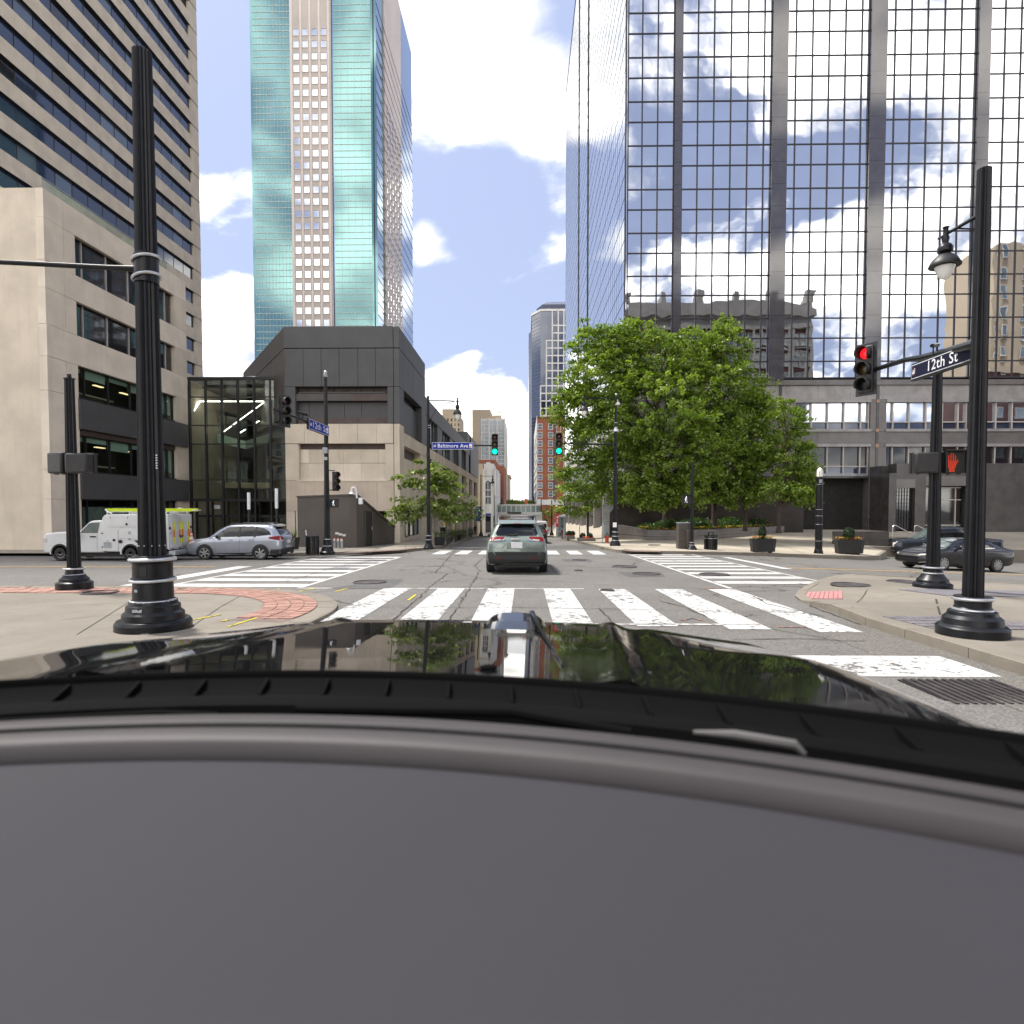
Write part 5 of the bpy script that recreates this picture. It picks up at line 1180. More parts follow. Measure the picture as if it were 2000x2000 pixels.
def walk_box(label, c, rz, w, h, d, face=None, group='pedestrian signal boxes'):
    t = thing('pedestrian_signal', label, 'pedestrian signal', c, group); M = Matrix.Translation(c) @ Matrix.Rotation(rz, 4, 'Z')
    part('housing', MB().box(-w/2, w/2, 0, d, -h/2, h/2).xf(M), 'housing', t, bevel=h*.09)
    part('hood', MB().box(-w/2-.012, w/2+.012, -.10*h/.4, .02, h/2-.015, h/2+.015).box(-w/2-.012, -w/2+.012, -.08, .02, -h/2, h/2).box(w/2-.012, w/2+.012, -.08, .02, -h/2, h/2).xf(M), 'housing', t, bevel=.004)
    part('screen', MB().box(-w/2+.02, w/2-.02, -.006, .01, -h/2+.02, h/2-.02).xf(M), 'lens_black', t)
    for k in (-.25, .25): part('latch', MB().box(k*w-.02, k*w+.02, .1*d, .5*d, -h/2-.02, -h/2+.01).xf(M), 'housing', t)
    if face == 'hand':      # raised hand drawn in separate lamp dots
        pts = []; u = h/22
        for i in range(-5, 6):
            for j in range(-9, 10):
                x, z = i*u, j*u
                palm = (x/(3.6*u))**2+((z+3*u)/(5*u))**2 < 1; wrist = abs(x) < 2.2*u and -9.5*u < z < -5*u
                fing = any(abs(x-fx_*u) < .62*u and 0 <= z < top*u for fx_, top in ((-2.9, 6.5), (-1, 8.8), (.9, 8.6), (2.7, 6.6))); thumb = abs((x-3.2*u)-(z+2*u)*.7) < 1.0*u and -3*u < z < 2.2*u and x > 2.5*u
                if palm or wrist or fing or thumb: pts.append((x, z))
        mb = MB()
        for x, z in pts: mb.lathe([(0, u*.30), (.002, u*.26)], (x-w*.17, -.008, z), 6, axis=(0, -1, 0))
        part('hand_symbol', mb.xf(M), 'hand_on', t, stuff=True)
    if face == 'walk':
        u = h/2.6; mb = MB(); X = -w*.12
        mb.lathe([(0, u*.13), (.004, u*.12)], (X+.02, -.008, u*.78), 10, axis=(0, -1, 0))
        for a, b, r in (((0, .6), (-.02, .05), .13), ((-.02, .05), (.22, -.35), .085), ((.22, -.35), (.26, -.85), .075), ((-.02, .05), (-.14, -.4), .085), ((-.14, -.4), (-.42, -.8), .07), ((0, .55), (-.26, .3), .06), ((-.26, .3), (-.3, .02), .055), ((0, .55), (.22, .28), .06), ((.22, .28), (.4, .2), .05)):
            mb.beam((X+a[0]*u, -.009, a[1]*u), (X+b[0]*u, -.009, b[1]*u), r*u, .004)
        part('walking_figure', mb.xf(M), 'walk_on', t)
    return t
zc_ = onY(150, 906, B2_.y).z
walk_box('dark pedestrian signal box turned away, right side of the far left post', Vector((B2_.x+.30, B2_.y-.02, zc_)), R(178), .52, 40*s2*.95, .26)
walk_box('dark pedestrian signal box seen from behind, left side of the far left post', Vector((B2_.x-.30, B2_.y+.12, zc_+.02)), R(-200), .50, 43*s2*.95, .2)

# signal pole before the hall
t, B3_, s3, zy3 = pole('signal_pole', 'slim black signal pole with ball finial standing before the brown kiosk', 'pole', 639.5, 1082, h_far,
    [(1086, 14.6), (1078, 14.6), (1076, 12), (1071, 11), (1068, 8.6), (1066, 7.6), (1053, 7.6), (1052, 8.4), (1050, 7)], [(1052, 5.6), (900, 4.6), (737, 3.0)], [(1066, 8.6, .8), (1053, 8.4, .8)], group='black street poles', flutes=12)
for y_, w, in ((735, 4.2), (731.5, 4.4)): part('finial_ring', MB().ring((B3_.x, B3_.y, zy3(y_)), w*s3*.8, 1.1*s3), 'silver', t, smooth=True)
part('finial_ball', MB().ball((B3_.x, B3_.y, zy3(727)), 3.4*s3, 10), 'silver', t, smooth=True)
hp = onY(557, 803, B3_.y-4.4); ap = onY(640, 842, B3_.y)
part('mast_arm', MB().tube([ap, onY(605, 828, B3_.y-2.0), onY(585, 817, B3_.y-3.0), onY(535, 800, B3_.y-5.4)], [2.6*s3, 2.3*s3, 2.2*s3, 2.0*s3], 10), 'black_paint', t, smooth=True)
part('junction_box', MB().box(B3_.x-.10, B3_.x+.10, B3_.y-.22, B3_.y-.08, zy3(886), zy3(875)), 'galv', t, bevel=.01); part('junction_box', MB().box(B3_.x-.05, B3_.x+.08, B3_.y-.18, B3_.y-.06, zy3(899), zy3(893)), 'galv', t)
cp = onY(591, 808, B3_.y-2.7); 
t = thing('detector_camera', 'small black detector camera on the mast arm left of the blue 12th St sign', 'camera', cp); part('camera_body', MB().tube([cp+Vector((-.2, -.05, .06)), cp+Vector((.2, .05, -.04))], .055, 8), 'black_paint', t, smooth=True); part('camera_stem', MB().tube([cp, cp-Vector((0, 0, .28))], .03, 6), 'black_paint', t)
signal('black traffic light turned sideways at the end of the mast arm before the glass atrium', hp, R(52), 1.06, None, True)
signal('small black traffic light fixed to the pole beside the brown kiosk, facing right', onY(657, 940, B3_.y-.1), R(42), .86)
for y_ in (919, 957): part('signal_bracket', MB().tube([onY(641, y_, B3_.y), onY(654, y_, B3_.y-.05)], .022, 6), 'black_paint', bpy.data.objects['signal_pole.001'])
walk_box('pedestrian signal showing a white walking figure beside the brown kiosk', onY(653, 983, B3_.y-.12), R(6), 16*s3, 15.5*s3, .16, 'walk')
def street_sign(label, a, b, h, txt, m, edge=.05, emblems=(1, 1), tx=.5, ts=.62, group='street name signs', xs=1.):
    """sign board from a to b (left and right ends as read), printed on the side towards the viewer"""
    a, b = Vector(a), Vector(b); xd = (b-a); Lg = xd.length; xd.normalize(); yd = Vector((0, 0, 1)); yd = (yd - xd*yd.dot(xd)).normalized(); nn = xd.cross(yd)
    if nn.dot(CAMP-a) < 0: nn = -nn
    c = (a+b)/2; t = thing('street_sign', label, 'street sign', c, group)
    def slab(x0, x1, y0, y1, d0, d1): return MB().add([a+xd*x+yd*y_+nn*d for x in (x0, x1) for y_ in (y0, y1) for d in (d0, d1)], [(0, 1, 3, 2), (4, 6, 7, 5), (0, 4, 5, 1), (2, 3, 7, 6), (0, 2, 6, 4), (1, 5, 7, 3)])
    part('sign_case', slab(0, Lg, -h/2, h/2, -.05, .05), 'black_paint', t, bevel=.006)
    part('sign_border', slab(edge, Lg-edge, -h/2+edge, h/2-edge, .05, .053), 'sign_white', t); e2 = edge+h*.04
    part('sign_face', slab(e2, Lg-e2, -h/2+e2, h/2-e2, .053, .056), m, t)
    m0, m1 = e2+h*(.58 if emblems[0] else .12), Lg-e2-h*(.52 if emblems[1] else .12)
    if txt:
        tm = text_mb(txt, h*ts, (0, 0, 0), (1, 0, 0), (0, 1, 0)); wd_ = max(v[0] for v in tm.v)-min(v[0] for v in tm.v)
        part('lettering', text_mb(txt, h*ts, a+xd*((m0+m1)/2)+nn*.058, xd, yd, xs=min(xs, (m1-m0)/wd_)), 'sign_white', t)
    def dotp(x, r, m_, d): return MB().lathe([(0, r), (.002, r)], a+xd*x+nn*d, 20, axis=nn)
    if emblems[0]:
        x = e2+h*.30; part('round_emblem', dotp(x, h*.22, 'x', .056), 'sign_orange', t); part('emblem_field', dotp(x, h*.20, 'x', .059), m, t)
        mb = MB()
        for k, hh in enumerate((.16, .3, .22, .34)): q = slab(x-h*.17+k*h*.09, x-h*.115+k*h*.09, -h*.14, -h*.14+h*hh*.9, .062, .064); mb.add(q.v, q.f)
        part('emblem_skyline', mb, 'sign_white', t)
    if emblems[1]:
        x = Lg-e2-h*.30; q = slab(x-h*.18, x+h*.18, -h*.27, h*.29, .056, .059); part('crest_emblem', q, 'sign_white', t)
        part('crest_figure', MB().add([a+xd*(x+u*h)+yd*(v*h)+nn*.062 for u, v in ((-.14, -.22), (.04, -.24), (.06, -.12), (-.02, -.02), (-.10, -.04))], [(0, 1, 2, 3, 4, 5)]), 'sign_red', t)
    return t
street_sign('blue street sign reading 12th St hanging from the mast arm before the dark hall', onY(601, 827, B3_.y-2.3), onY(640.5, 842.5, B3_.y-.3), 19.5*s3, '12th St', 'sign_blue', edge=.02, ts=.80, xs=1.3)

# lamp and signal poles at the far corners
def lantern(t, c, s, hw=8.5, vs=1.):
    """hanging street lantern; c is the hanger point on the arm"""
    k = hw/8.5*s; t0_ = len(t.children)
    part('hanger', MB().lathe([(-7*k, 1.6*k), (-3*k, 2.2*k), (0, 1.4*k), (5*k, 1.4*k), (6*k, 2*k)], c, 12), 'black_paint', t, smooth=True)
    part('lantern_cap', MB().lathe([(-15.5*k, 2.6*k), (-14*k, 4.2*k), (-11*k, 4.3*k), (-8.5*k, 3.2*k), (-7*k, 1.6*k)], c, 16), 'black_paint', t, smooth=True)
    part('lamp_shade', MB().lathe([(-26*k, 8.7*k), (-25.2*k, 8.8*k), (-23*k, 8.0*k), (-20*k, 6.6*k), (-17.5*k, 4.6*k), (-16*k, 2.8*k), (-15*k, 2.2*k)], c, 20), 'satin_black', t, smooth=True)
    part('lamp_glass', MB().lathe([(-37*k, .6*k), (-35.5*k, 2.6*k), (-31*k, 4.6*k), (-26.5*k, 5.6*k)], c, 16), 'lamp_lens', t, smooth=True)
    if vs != 1.:
        for ch in [x for x in t.children if x.name.split('.')[0] in ('hanger', 'lantern_cap', 'lamp_shade', 'lamp_glass')]:
            for v in ch.data.vertices: v.co.z = (c[2]-ORG[t.name].z) + (v.co.z-(c[2]-ORG[t.name].z))*vs
t, B4_, s4, zy4 = pole('lamp_post', 'black street lamp post left of the road with a curved brace', 'lamp post', 837.5, 1071, h_far,
    [(1075, 10.3), (1069, 10.3), (1067, 8.4), (1063, 7), (1062, 6), (1046, 5.6), (1045, 6), (1043, 5)], [(1045, 4.0), (900, 3.3), (777, 2.1)], [(1063, 6.6, .7), (1054, 6.2, .7), (1046, 6.2, .7)], group='black street poles', flutes=12)
part('finial', MB().ball((B4_.x, B4_.y, zy4(775.5)), 2.6*s4, 8), 'black_paint', t, smooth=True)
P_ = lambda x, y_: onY(x, y_, B4_.y)
part('lamp_arm', MB().tube([P_(838, 782), P_(901, 783.5)], 1.0*s4, 8), 'black_paint', t, smooth=True)
part('lamp_brace', MB().tube([P_(841, 826), P_(843, 815), P_(850, 803), P_(860, 792), P_(874, 786), P_(887, 784.5)], .55*s4, 6), 'black_paint', t, smooth=True)
lantern(t, P_(893.5, 783), s4)
part('mast_arm', MB().tube([P_(836, 870.5), P_(962, 870)], [1.9*s4, 1.5*s4], 8), 'black_paint', t, smooth=True); part('arm_clamp', MB().lathe([(-4*s4, 4.4*s4), (4*s4, 4.4*s4)], P_(838.5, 871.5), 12), 'black_paint', t)
for y_ in (831, 835.5): part('band', MB().ring(P_(838, y_), 2.6*s4, .6*s4), 'silver', t, smooth=True)
for y_ in (888, 978): part('pole_box', MB().obox(P_(836, y_), (3.*s4, 3.4*s4, 3.*s4 if y_ < 900 else 6*s4)), 'black_paint', t)
street_sign('long blue street sign reading Baltimore Ave on the arm over the left of the road', P_(844.5, 871.5)+Vector((0, -.1, 0)), P_(925, 871.5)+Vector((0, -.1, 0)), 14.2*s4, 'Baltimore Ave', 'sign_blue', edge=.012, tx=.505, ts=.74, xs=.9)
signal('green traffic light at the end of the arm with the Baltimore Ave sign', P_(966.5, 868.5)+Vector((0, -.12, 0)), R(3), 41*s4, 2)
t, B5_, s5, zy5 = pole('lamp_post', 'black street lamp post in front of the biggest plaza tree', 'lamp post', 1201.5, 1066, h_plaza,
    [(1069, 10.6), (1063, 10.6), (1060, 8.6), (1056, 7.4), (1055, 6.4), (1038, 6.2), (1036, 5)], [(1038, 4.2), (900, 3.3), (774, 2.3)], [(1055.5, 7.2, .7), (1047, 7.0, .7), (1039, 6.8, .7), (835, 3.6, .8), (826, 3.4, .7), (791, 2.8, .6)], group='black street poles', flutes=12)
P_ = lambda x, y_: onY(x, y_, B5_.y)
part('finial', MB().ball((B5_.x, B5_.y, zy5(770.5)), 2.4*s5, 8), 'silver', t, smooth=True); part('bell_collar', MB().lathe([(zy5(843)-B5_.z, 5.6*s5), (zy5(841)-B5_.z, 5.6*s5), (zy5(836)-B5_.z, 3*s5)], B5_, 16), 'silver', t, smooth=True)
part('lamp_arm', MB().tube([P_(1199, 777.5), P_(1136, 778)], 1.0*s5, 8), 'black_paint', t, smooth=True); lantern(t, P_(1141, 777), s5, 8.2)
part('mast_arm', MB().tube([P_(1200, 868), P_(1094, 866.5)], [1.9*s5, 1.4*s5], 8), 'black_paint', t, smooth=True); part('arm_clamp', MB().lathe([(-3*s5, 4.2*s5), (3*s5, 4.2*s5)], P_(1198, 868), 12), 'black_paint', t)
part('plate', MB().obox(P_(1200, 1025)+Vector((0, -.15, 0)), (3.6*s5, .01, 4.6*s5)), 'sign_white', t)
signal('green traffic light over the right lane in front of the tree leaves', P_(1091.5, 867)+Vector((0, -.12, 0)), R(-4), 42*s5, 2)
t = thing('dome_camera', 'small pale surveillance camera on the right lamp post near its top', 'camera', P_(1206.5, 786)); part('camera_arm', MB().tube([P_(1202, 781), P_(1206.5, 781), P_(1206.5, 786)], .03, 6), 'stone_white', t); part('camera_dome', MB().lathe([(-.12, .05), (-.08, .13), (.02, .14), (.08, .06)], P_(1206.5, 788), 12), 'stone_white', t, smooth=True)
t, B6_, s6, zy6 = pole('signal_post', 'short black pedestrian signal post on the plaza kerb beside the brown cabinet', 'pole', 1351, 1073.5, h_plaza,
    [(1078, 10.2), (1072, 10.2), (1069, 8), (1066, 6), (1065, 5.2), (1059, 5.2), (1057, 4.6)], [(1059, 3.6), (980, 3.2), (902.5, 2.7)], [(1064.5, 5.6, .6), (1059.5, 5.4, .6)], group='black street poles', flutes=12)
walk_box('pedestrian signal with a white walking figure in the shade of the plaza trees', onY(1342, 976, B6_.y-.05), R(-4), 18*s6, 18*s6, .2, 'walk')
# black light column on the plaza
t, B7_, s7, zy7 = pole('light_column', 'thick black light column with a white dome top on the plaza kerb', 'light column', 1598.5, 1081, h_plaza,
    [(1083, 8.8), (1080, 8.8), (1073, 6.9)], [(1075, 6.8), (935, 6.1), (931, 6.2)], [(946, 6.3, .4), (995, 6.6, .35), (1007.5, 6.7, .35), (1024, 6.8, .35), (1056.5, 6.8, .35)], flutes=0)
part('lamp_dome', MB().lathe([(zy7(931)-B7_.z, 5.4*s7), (zy7(920)-B7_.z, 5.4*s7), (zy7(915.5)-B7_.z, 4*s7), (zy7(913.5)-B7_.z, 1*s7)], B7_, 16), 'lamp_lens', t, smooth=True)
for k in range(5): part('cage_bar', MB().tube([B7_+Vector((6*s7*math.cos(R(72*k+20)), 6*s7*math.sin(R(72*k+20)), zy7(932)-B7_.z)), B7_+Vector((6*s7*math.cos(R(72*k+20)), 6*s7*math.sin(R(72*k+20)), zy7(921)-B7_.z)), B7_+Vector((0, 0, zy7(912.5)-B7_.z))], .012, 5), 'brass', t)
part('maker_plate', MB().obox(onY(1600, 940, B7_.y)+Vector((0, -6.3*s7, 0)), (2.6*s7, .01, 3.4*s7)), 'galv', t)

# near right corner
t, B8_, s8, zy8 = pole('signal_post', 'black fluted signal post with silver rings on the right corner pavement by the grey sedan', 'pole', 1821, 1148, h_right,
    [(1156, 33.5), (1140, 33.5), (1137, 27.5), (1132, 27), (1128, 23), (1122, 19), (1119, 16.5), (1112, 16.2), (1110, 17.5), (1106, 16)], [(1108, 12.2), (900, 10), (728, 8.2)], [(1118.5, 19.5, 1.8), (1107.5, 19.8, 1.8)])
part('cap', MB().lathe([(zy8(729)-B8_.z, 9.8*s8), (zy8(727)-B8_.z, 9.8*s8), (zy8(726)-B8_.z, 4.6*s8), (zy8(719)-B8_.z, 4.4*s8)], B8_, 16), 'black_paint', t, smooth=True)
zq = onY(1825, 905, B8_.y).z
walk_box('dark pedestrian signal box seen from behind on the right corner post', Vector((B8_.x-.27, B8_.y+.05, zq)), R(168), .50, 40*s8, .27)
walk_box('pedestrian signal glowing with a red raised hand on the right corner', Vector((B8_.x+.36, B8_.y-.16, zq+.02)), R(-7), .46, 44*s8, .22, 'hand')
t, B9_, s9, zy9 = pole('lamp_post', 'nearest right black pole with rings carrying a lantern', 'lamp post', 1898, 1240, h_right,
    [(1256, 60), (1224, 60), (1220, 56), (1218, 51), (1206, 49), (1200, 42), (1193, 40), (1190, 34), (1184, 30), (1174, 30), (1170, 33), (1164, 31)], [(1167, 18), (900, 15.5), (330, 12)], [(1190, 35, 3.2), (1169, 35, 3.2)])
la = onY(1847, 458, B9_.y+.25); lb = Vector((B9_.x, B9_.y, onY(1912, 415, B9_.y).z))
part('lamp_arm', MB().tube([la+(la-lb)*.22, la, lb], [.014, .02, .03], 8), 'black_paint', t, smooth=True); part('lamp_brace', MB().tube([la+(lb-la)*.35-Vector((0, 0, .02)), la+(lb-la)*.8-Vector((0, 0, .16)), lb-Vector((0, 0, .55))], .012, 6), 'black_paint', t, smooth=True)
lantern(t, la, mpp(la), 27, .74)
hp = onY(1690, 721, 14.6)
pa = [Vector((B9_.x, B9_.y, onY(1907, 668, B9_.y).z)), onY(1850, 686, 11.0), onY(1800, 698, 12.3), onY(1768, 703, 13.1), onY(1708, 722, 14.5)]
part('mast_arm', MB().tube(pa, [.07, .062, .058, .054, .05], 10), 'black_paint', t, smooth=True)
signal('red traffic light turned sideways at the end of the right mast arm', hp, R(-58), 1.10, 0, True)
street_sign('dark street sign reading 12th St on the right mast arm cut by the frame edge', onY(1785, 728, 11.6), onY(1912, 683.5, 9.45), .315, '12th St', 'sign_navy', edge=.03, tx=.50, ts=.80, emblems=(1, 0), xs=1.35)
cp = onY(1826, 678, 11.4); t = thing('detector_camera', 'black detector camera on top of the right mast arm above the 12th St sign', 'camera', cp)
part('camera_body', MB().tube([cp+Vector((-.12, -.1, .0)), cp+Vector((.12, .1, .06))], .035, 8), 'black_paint', t, smooth=True); part('sun_shield', MB().obox(cp+Vector((0, 0, .055)), (.13, .05, .006), R(38), 0, R(-14)), 'stone_white', t)
for dx in (-.03, .04): part('camera_stem', MB().tube([cp+Vector((dx, 0, 0)), cp+Vector((dx, 0, -.18))], .014, 6), 'black_paint', t)

# pale light wands in front of the atrium
for k, (px, y0, y1, lb) in enumerate(((487.5, 962, 995, 'shorter white light wand on a black post left of the other by the atrium'), (541.5, 954, 993, 'taller white light wand on a black post at the right end of the atrium'))):
    p = S(px, 1077, h_far); f_ = lambda y_: onY(px, y_, p.y).z; s_ = mpp(p)
    t = thing('light_wand', lb, 'light post', p, 'white light wands by the atrium')
    part('post', MB().lathe([(0, 2.3*s_), (f_(y1)-p.z, 2.3*s_)], p, 10), 'dark_frame', t, smooth=True); part('light_tube', MB().lathe([(f_(y1)-p.z, 3*s_), (f_(y0)-p.z, 3*s_)], p, 12), 'white_metal', t, smooth=True)
# gooseneck camera on the kiosk corner
p = onY(696, 978, 33.0); t = thing('gooseneck_camera', 'white gooseneck camera fixed to the corner of the brown kiosk', 'camera', p)
q_ = lambda x, y_: onY(x, y_, 32.95)
part('mount_box', MB().box(q_(692, 0).x, q_(699.5, 0).x, 32.85, 33.08, q_(696, 985).z, q_(696, 972.5).z), 'white_metal', t, bevel=.02)
part('gooseneck', MB().tube([q_(697, 973), q_(696, 960), q_(694.5, 954), q_(691, 951.7), q_(687.5, 953), q_(686.5, 957)], .045, 8), 'white_metal', t, smooth=True)
cz = q_(686.5, 961); part('camera_shade', MB().lathe([(-.11, .15), (-.08, .15), (.0, .07), (.1, .05)], cz, 14), 'white_metal', t, smooth=True); part('dome', MB().lathe([(-.2, .03), (-.16, .1), (-.11, .12)], cz, 12), 'grey_glass', t, smooth=True)
# standpipes
for k, px in enumerate((654, 660.8, 667.8)):
    p = S(px, 1070.5+.5*k, h_far); t = thing('standpipe', ('left', 'middle', 'right')[k]+' of three grey standpipes with red caps at the kiosk wall', 'standpipe', p, 'standpipes by the kiosk')
    part('pipe', MB().lathe([(0, .07), (.42, .07)], p, 10), 'galv', t, smooth=True); part('red_cap', MB().ball(p+Vector((0, -.02, .46)), .085, 8), 'hydrant_red', t, smooth=True); part('coupling', MB().lathe([(0, .07), (.09, .06)], p+Vector((0, -.08, .44)), 10, axis=(.3, -1, .1)), 'steel', t)
# litter bins
def bin_(px, py, zf, r, h, label, ribs=18, lid=False):
    p = S(px, py, zf); t = thing('litter_bin', label, 'litter bin', p, 'black street bins')
    part('drum', MB().lathe([(.03, r*.86), (.05, r*.92), (h*.92, r*.97), (h, r)], p, 24), 'bin_black', t, smooth=True); part('foot', MB().lathe([(0, r), (.06, r)], p, 20), 'bin_black', t)
    for k in range(ribs): a = 2*math.pi*k/ribs; part('slat', MB().obox(p+Vector((r*math.cos(a), r*math.sin(a), h*.5)), (.014, .035, h*.43), a), 'bin_black', t)
    part('rim', MB().ring(p+Vector((0, 0, h)), r*1.02, .03), 'bin_black', t, smooth=True)
    if lid:
        part('silver_band', MB().lathe([(h*.84, r*1.05), (h*.89, r*1.05)], p, 24), 'silver', t, smooth=True); part('lid', MB().lathe([(h, r*1.1), (h*1.06, r*1.05), (h*1.1, r*.6)], p, 20), 'bin_black', t, smooth=True)
        for a in (.5, 2.2, 3.8, 5.4): part('lid_hoop', MB().tube([p+Vector((r*.5*math.cos(a), r*.5*math.sin(a), h*1.08)), p+Vector((r*.5*math.cos(a), r*.5*math.sin(a), h*1.3)), p+Vector((-r*.3*math.sin(a), r*.3*math.cos(a), h*1.3))], .02, 5), 'bin_black', t)
p = S(610.5, 1083, h_far); bin_(610.5, 1083, h_far, 12.0*mpp(p), 36*mpp(p), 'tall black slatted litter bin beside the silver wagon')
p = S(1388, 1073.5, h_plaza); bin_(1388, 1073.5, h_plaza, 12.2*mpp(p), 26*mpp(p), 'black litter bin with silver band and hooped lid on the plaza', lid=True)
p = S(865, 1058, h_far); bin_(865, 1057, h_far, 5*mpp(p), 27*mpp(p), 'black barrel bin near the yellow posts on the left pavement', ribs=10)
# utility cabinet
p = S(1335, 1072, h_plaza); s_ = mpp(p); t = thing('utility_cabinet', 'tall brown utility cabinet with a smaller box at its side on the plaza', 'cabinet', p)
part('cabinet_body', MB().box(p.x-10.5*s_, p.x+11*s_, p.y-.1, p.y+.45, p.z-.03, p.z+50*s_), 'cabinet_brown', t, bevel=.015); part('lid', MB().box(p.x-11*s_, p.x+12*s_, p.y-.13, p.y+.5, p.z+50*s_, p.z+51.5*s_), 'galv', t)
part('side_box', MB().box(p.x+3*s_, p.x+13.6*s_, p.y-.42, p.y-.11, p.z+3*s_, p.z+37*s_), 'recess_brown', t, bevel=.015); part('side_bracket', MB().box(p.x+11.4*s_, p.x+13.6*s_, p.y-.1, p.y+.4, p.z+36*s_, p.z+51*s_), 'galv', t)
for z in (14, 25, 36): part('vent_slot', MB().box(p.x-6*s_, p.x+1*s_, p.y-.104, p.y-.09, p.z+z*s_, p.z+(z+.6)*s_), 'lens_black', t)
part('hinge', MB().box(p.x-10.8*s_, p.x-10*s_, p.y-.12, p.y-.08, p.z+10*s_, p.z+40*s_), 'cabinet_brown', t)
# hydrant
p = S(1185.5, 1060, h_plaza); s_ = mpp(p); t = thing('fire_hydrant', 'red fire hydrant with a green cap by the right lamp post', 'hydrant', p)
part('barrel', MB().lathe([(0, 5.2*s_), (1.2*s_, 5.2*s_), (1.4*s_, 3.4*s_), (13*s_, 3.4*s_), (13.3*s_, 4.4*s_), (14.6*s_, 4.4*s_)], p, 16), 'hydrant_red', t, smooth=True)
part('bonnet', MB().lathe([(14.6*s_, 4.3*s_), (17*s_, 3.6*s_), (19*s_, 1.6*s_), (20.6*s_, 1.2*s_)], p, 14), 'hydrant_green', t, smooth=True)
for dx, dy in ((-1, -.2), (1, -.2), (0, -1)): part('outlet', MB().lathe([(2*s_, 1.9*s_), (5*s_, 1.9*s_)], p+Vector((0, 0, 11*s_)), 10, axis=(dx, dy, 0)), 'hydrant_red', t, smooth=True)
# parking sign posts
for (px, py, top, lb) in ((1177, 1060, 1022, 'narrow white sign on a dark post behind the hydrant'), (1132, 1051, 1003, 'thin sign post with a pale plate on the right pavement by the planter boxes')):
    p = S(px, py, h_plaza); s_ = mpp(p); t = thing('sign_post', lb, 'sign post', p, 'thin sign posts right of the road')
    part('post', MB().box(p.x-.03, p.x+.03, p.y-.03, p.y+.03, p.z-.02, p.z+(py-top)*s_), 'galv', t); part('sign_plate', MB().box(p.x-1.9*s_, p.x+1.9*s_, p.y-.06, p.y-.035, p.z+(py-top-17)*s_, p.z+(py-top)*s_), 'shelter_grey', t)
# plaza tubs with clipped shrubs
def clump(c, rx, rz_, n, size, cone=False):
    V, F_ = [], []
    for _ in range(n):
        u = rng.normal(size=3); u /= np.linalg.norm(u); f_ = rng.uniform(.75, 1.0)
        zf_ = u[2]*rz_; sc = 1. if not cone else max(.25, 1-.55*(u[2]*.5+.5))
        q = np.array([c[0]+u[0]*rx*f_*sc, c[1]+u[1]*rx*f_*sc, c[2]+zf_*f_]); a = rng.normal(size=3); a /= np.linalg.norm(a); b = np.cross(a, u); b /= np.linalg.norm(b)+1e-6
        k = len(V); V += [tuple(q-a*size), tuple(q+b*size*.6), tuple(q+a*size), tuple(q-b*size*.6)]; F_.append((k, k+1, k+2, k+3))
    return V, F_
def tub(px, py, wpx, hpx, zf, label, cone, sh_w, sh_h, rz=0.):
    p = S(px, py, zf); s_ = mpp(p); w = wpx*s_/2; h = hpx*s_; t = thing('plant_tub', label, 'planter', p, 'dark tubs with clipped shrubs')
    M = Matrix.Translation(p) @ Matrix.Rotation(rz, 4, 'Z')
    def oct_(k, z, d=.62): return [(k*x, k*y_*d, z) for x, y_ in ((-w, -w*.62), (-w*.7, -w), (w*.7, -w), (w, -w*.62), (w, w*.62), (w*.7, w), (-w*.7, w), (-w, w*.62))]
    a, b, c_, d_ = oct_(.90, .05), oct_(1., h), oct_(.9, h), oct_(.9, h-.08)
    mb = MB().add(a+b+c_+d_, [(7, 6, 5, 4, 3, 2, 1, 0)] + [(i+8*j, (i+1) % 8+8*j, (i+1) % 8+8*(j+1), i+8*(j+1)) for j in range(3) for i in range(8)]).xf(M)
    part('tub', mb, 'planter_black', t); part('soil', MB().add(d_, [tuple(range(8))]).xf(M), 'soil', t)
    for sx in (-.6, .6): part('foot', MB().box(sx*w-.06, sx*w+.06, -.25*w, .25*w, -.01, .06).xf(M), 'planter_black', t)
    V, F_ = clump(M @ Vector((-.05*w, 0, h+sh_h*s_*.48)), sh_w*s_/2, sh_h*s_*.52, 900, .05, cone); part('shrub', MB().add(V, F_), 'leaf_dark', t)
    part('shrub_stem', MB().tube([M @ Vector((0, 0, h-.1)), M @ Vector((0, 0, h+.25))], .03, 6), 'bark', t)
    for nm, m_, n in (('red_flowers', 'flower_red', 60), ('yellow_flowers', 'flower_yellow', 26), ('flower_leaves', 'leaf_bright', 120)):
        mb = MB()
        for _ in range(n):
            q = M @ Vector((random.uniform(-.85, .85)*w, random.uniform(-.5, .5)*w, h+random.uniform(.0, .14))); r = .035
            mb.add([q+Vector((-r, 0, 0)), q+Vector((0, -r, r*.6)), q+Vector((r, 0, .3*r)), q+Vector((0, r, r))], [(0, 1, 2, 3)])
        part(nm, mb, m_, t, stuff=True)
tub(1489.5, 1079, 46, 27, h_plaza, 'dark plant tub with a tall cone shrub and red flowers on the plaza kerb', True, 19, 30, R(-4))
tub(1658, 1082, 50, 28, h_plaza, 'dark plant tub with a round shrub before the low plaza wall', False, 22, 24, R(-5))
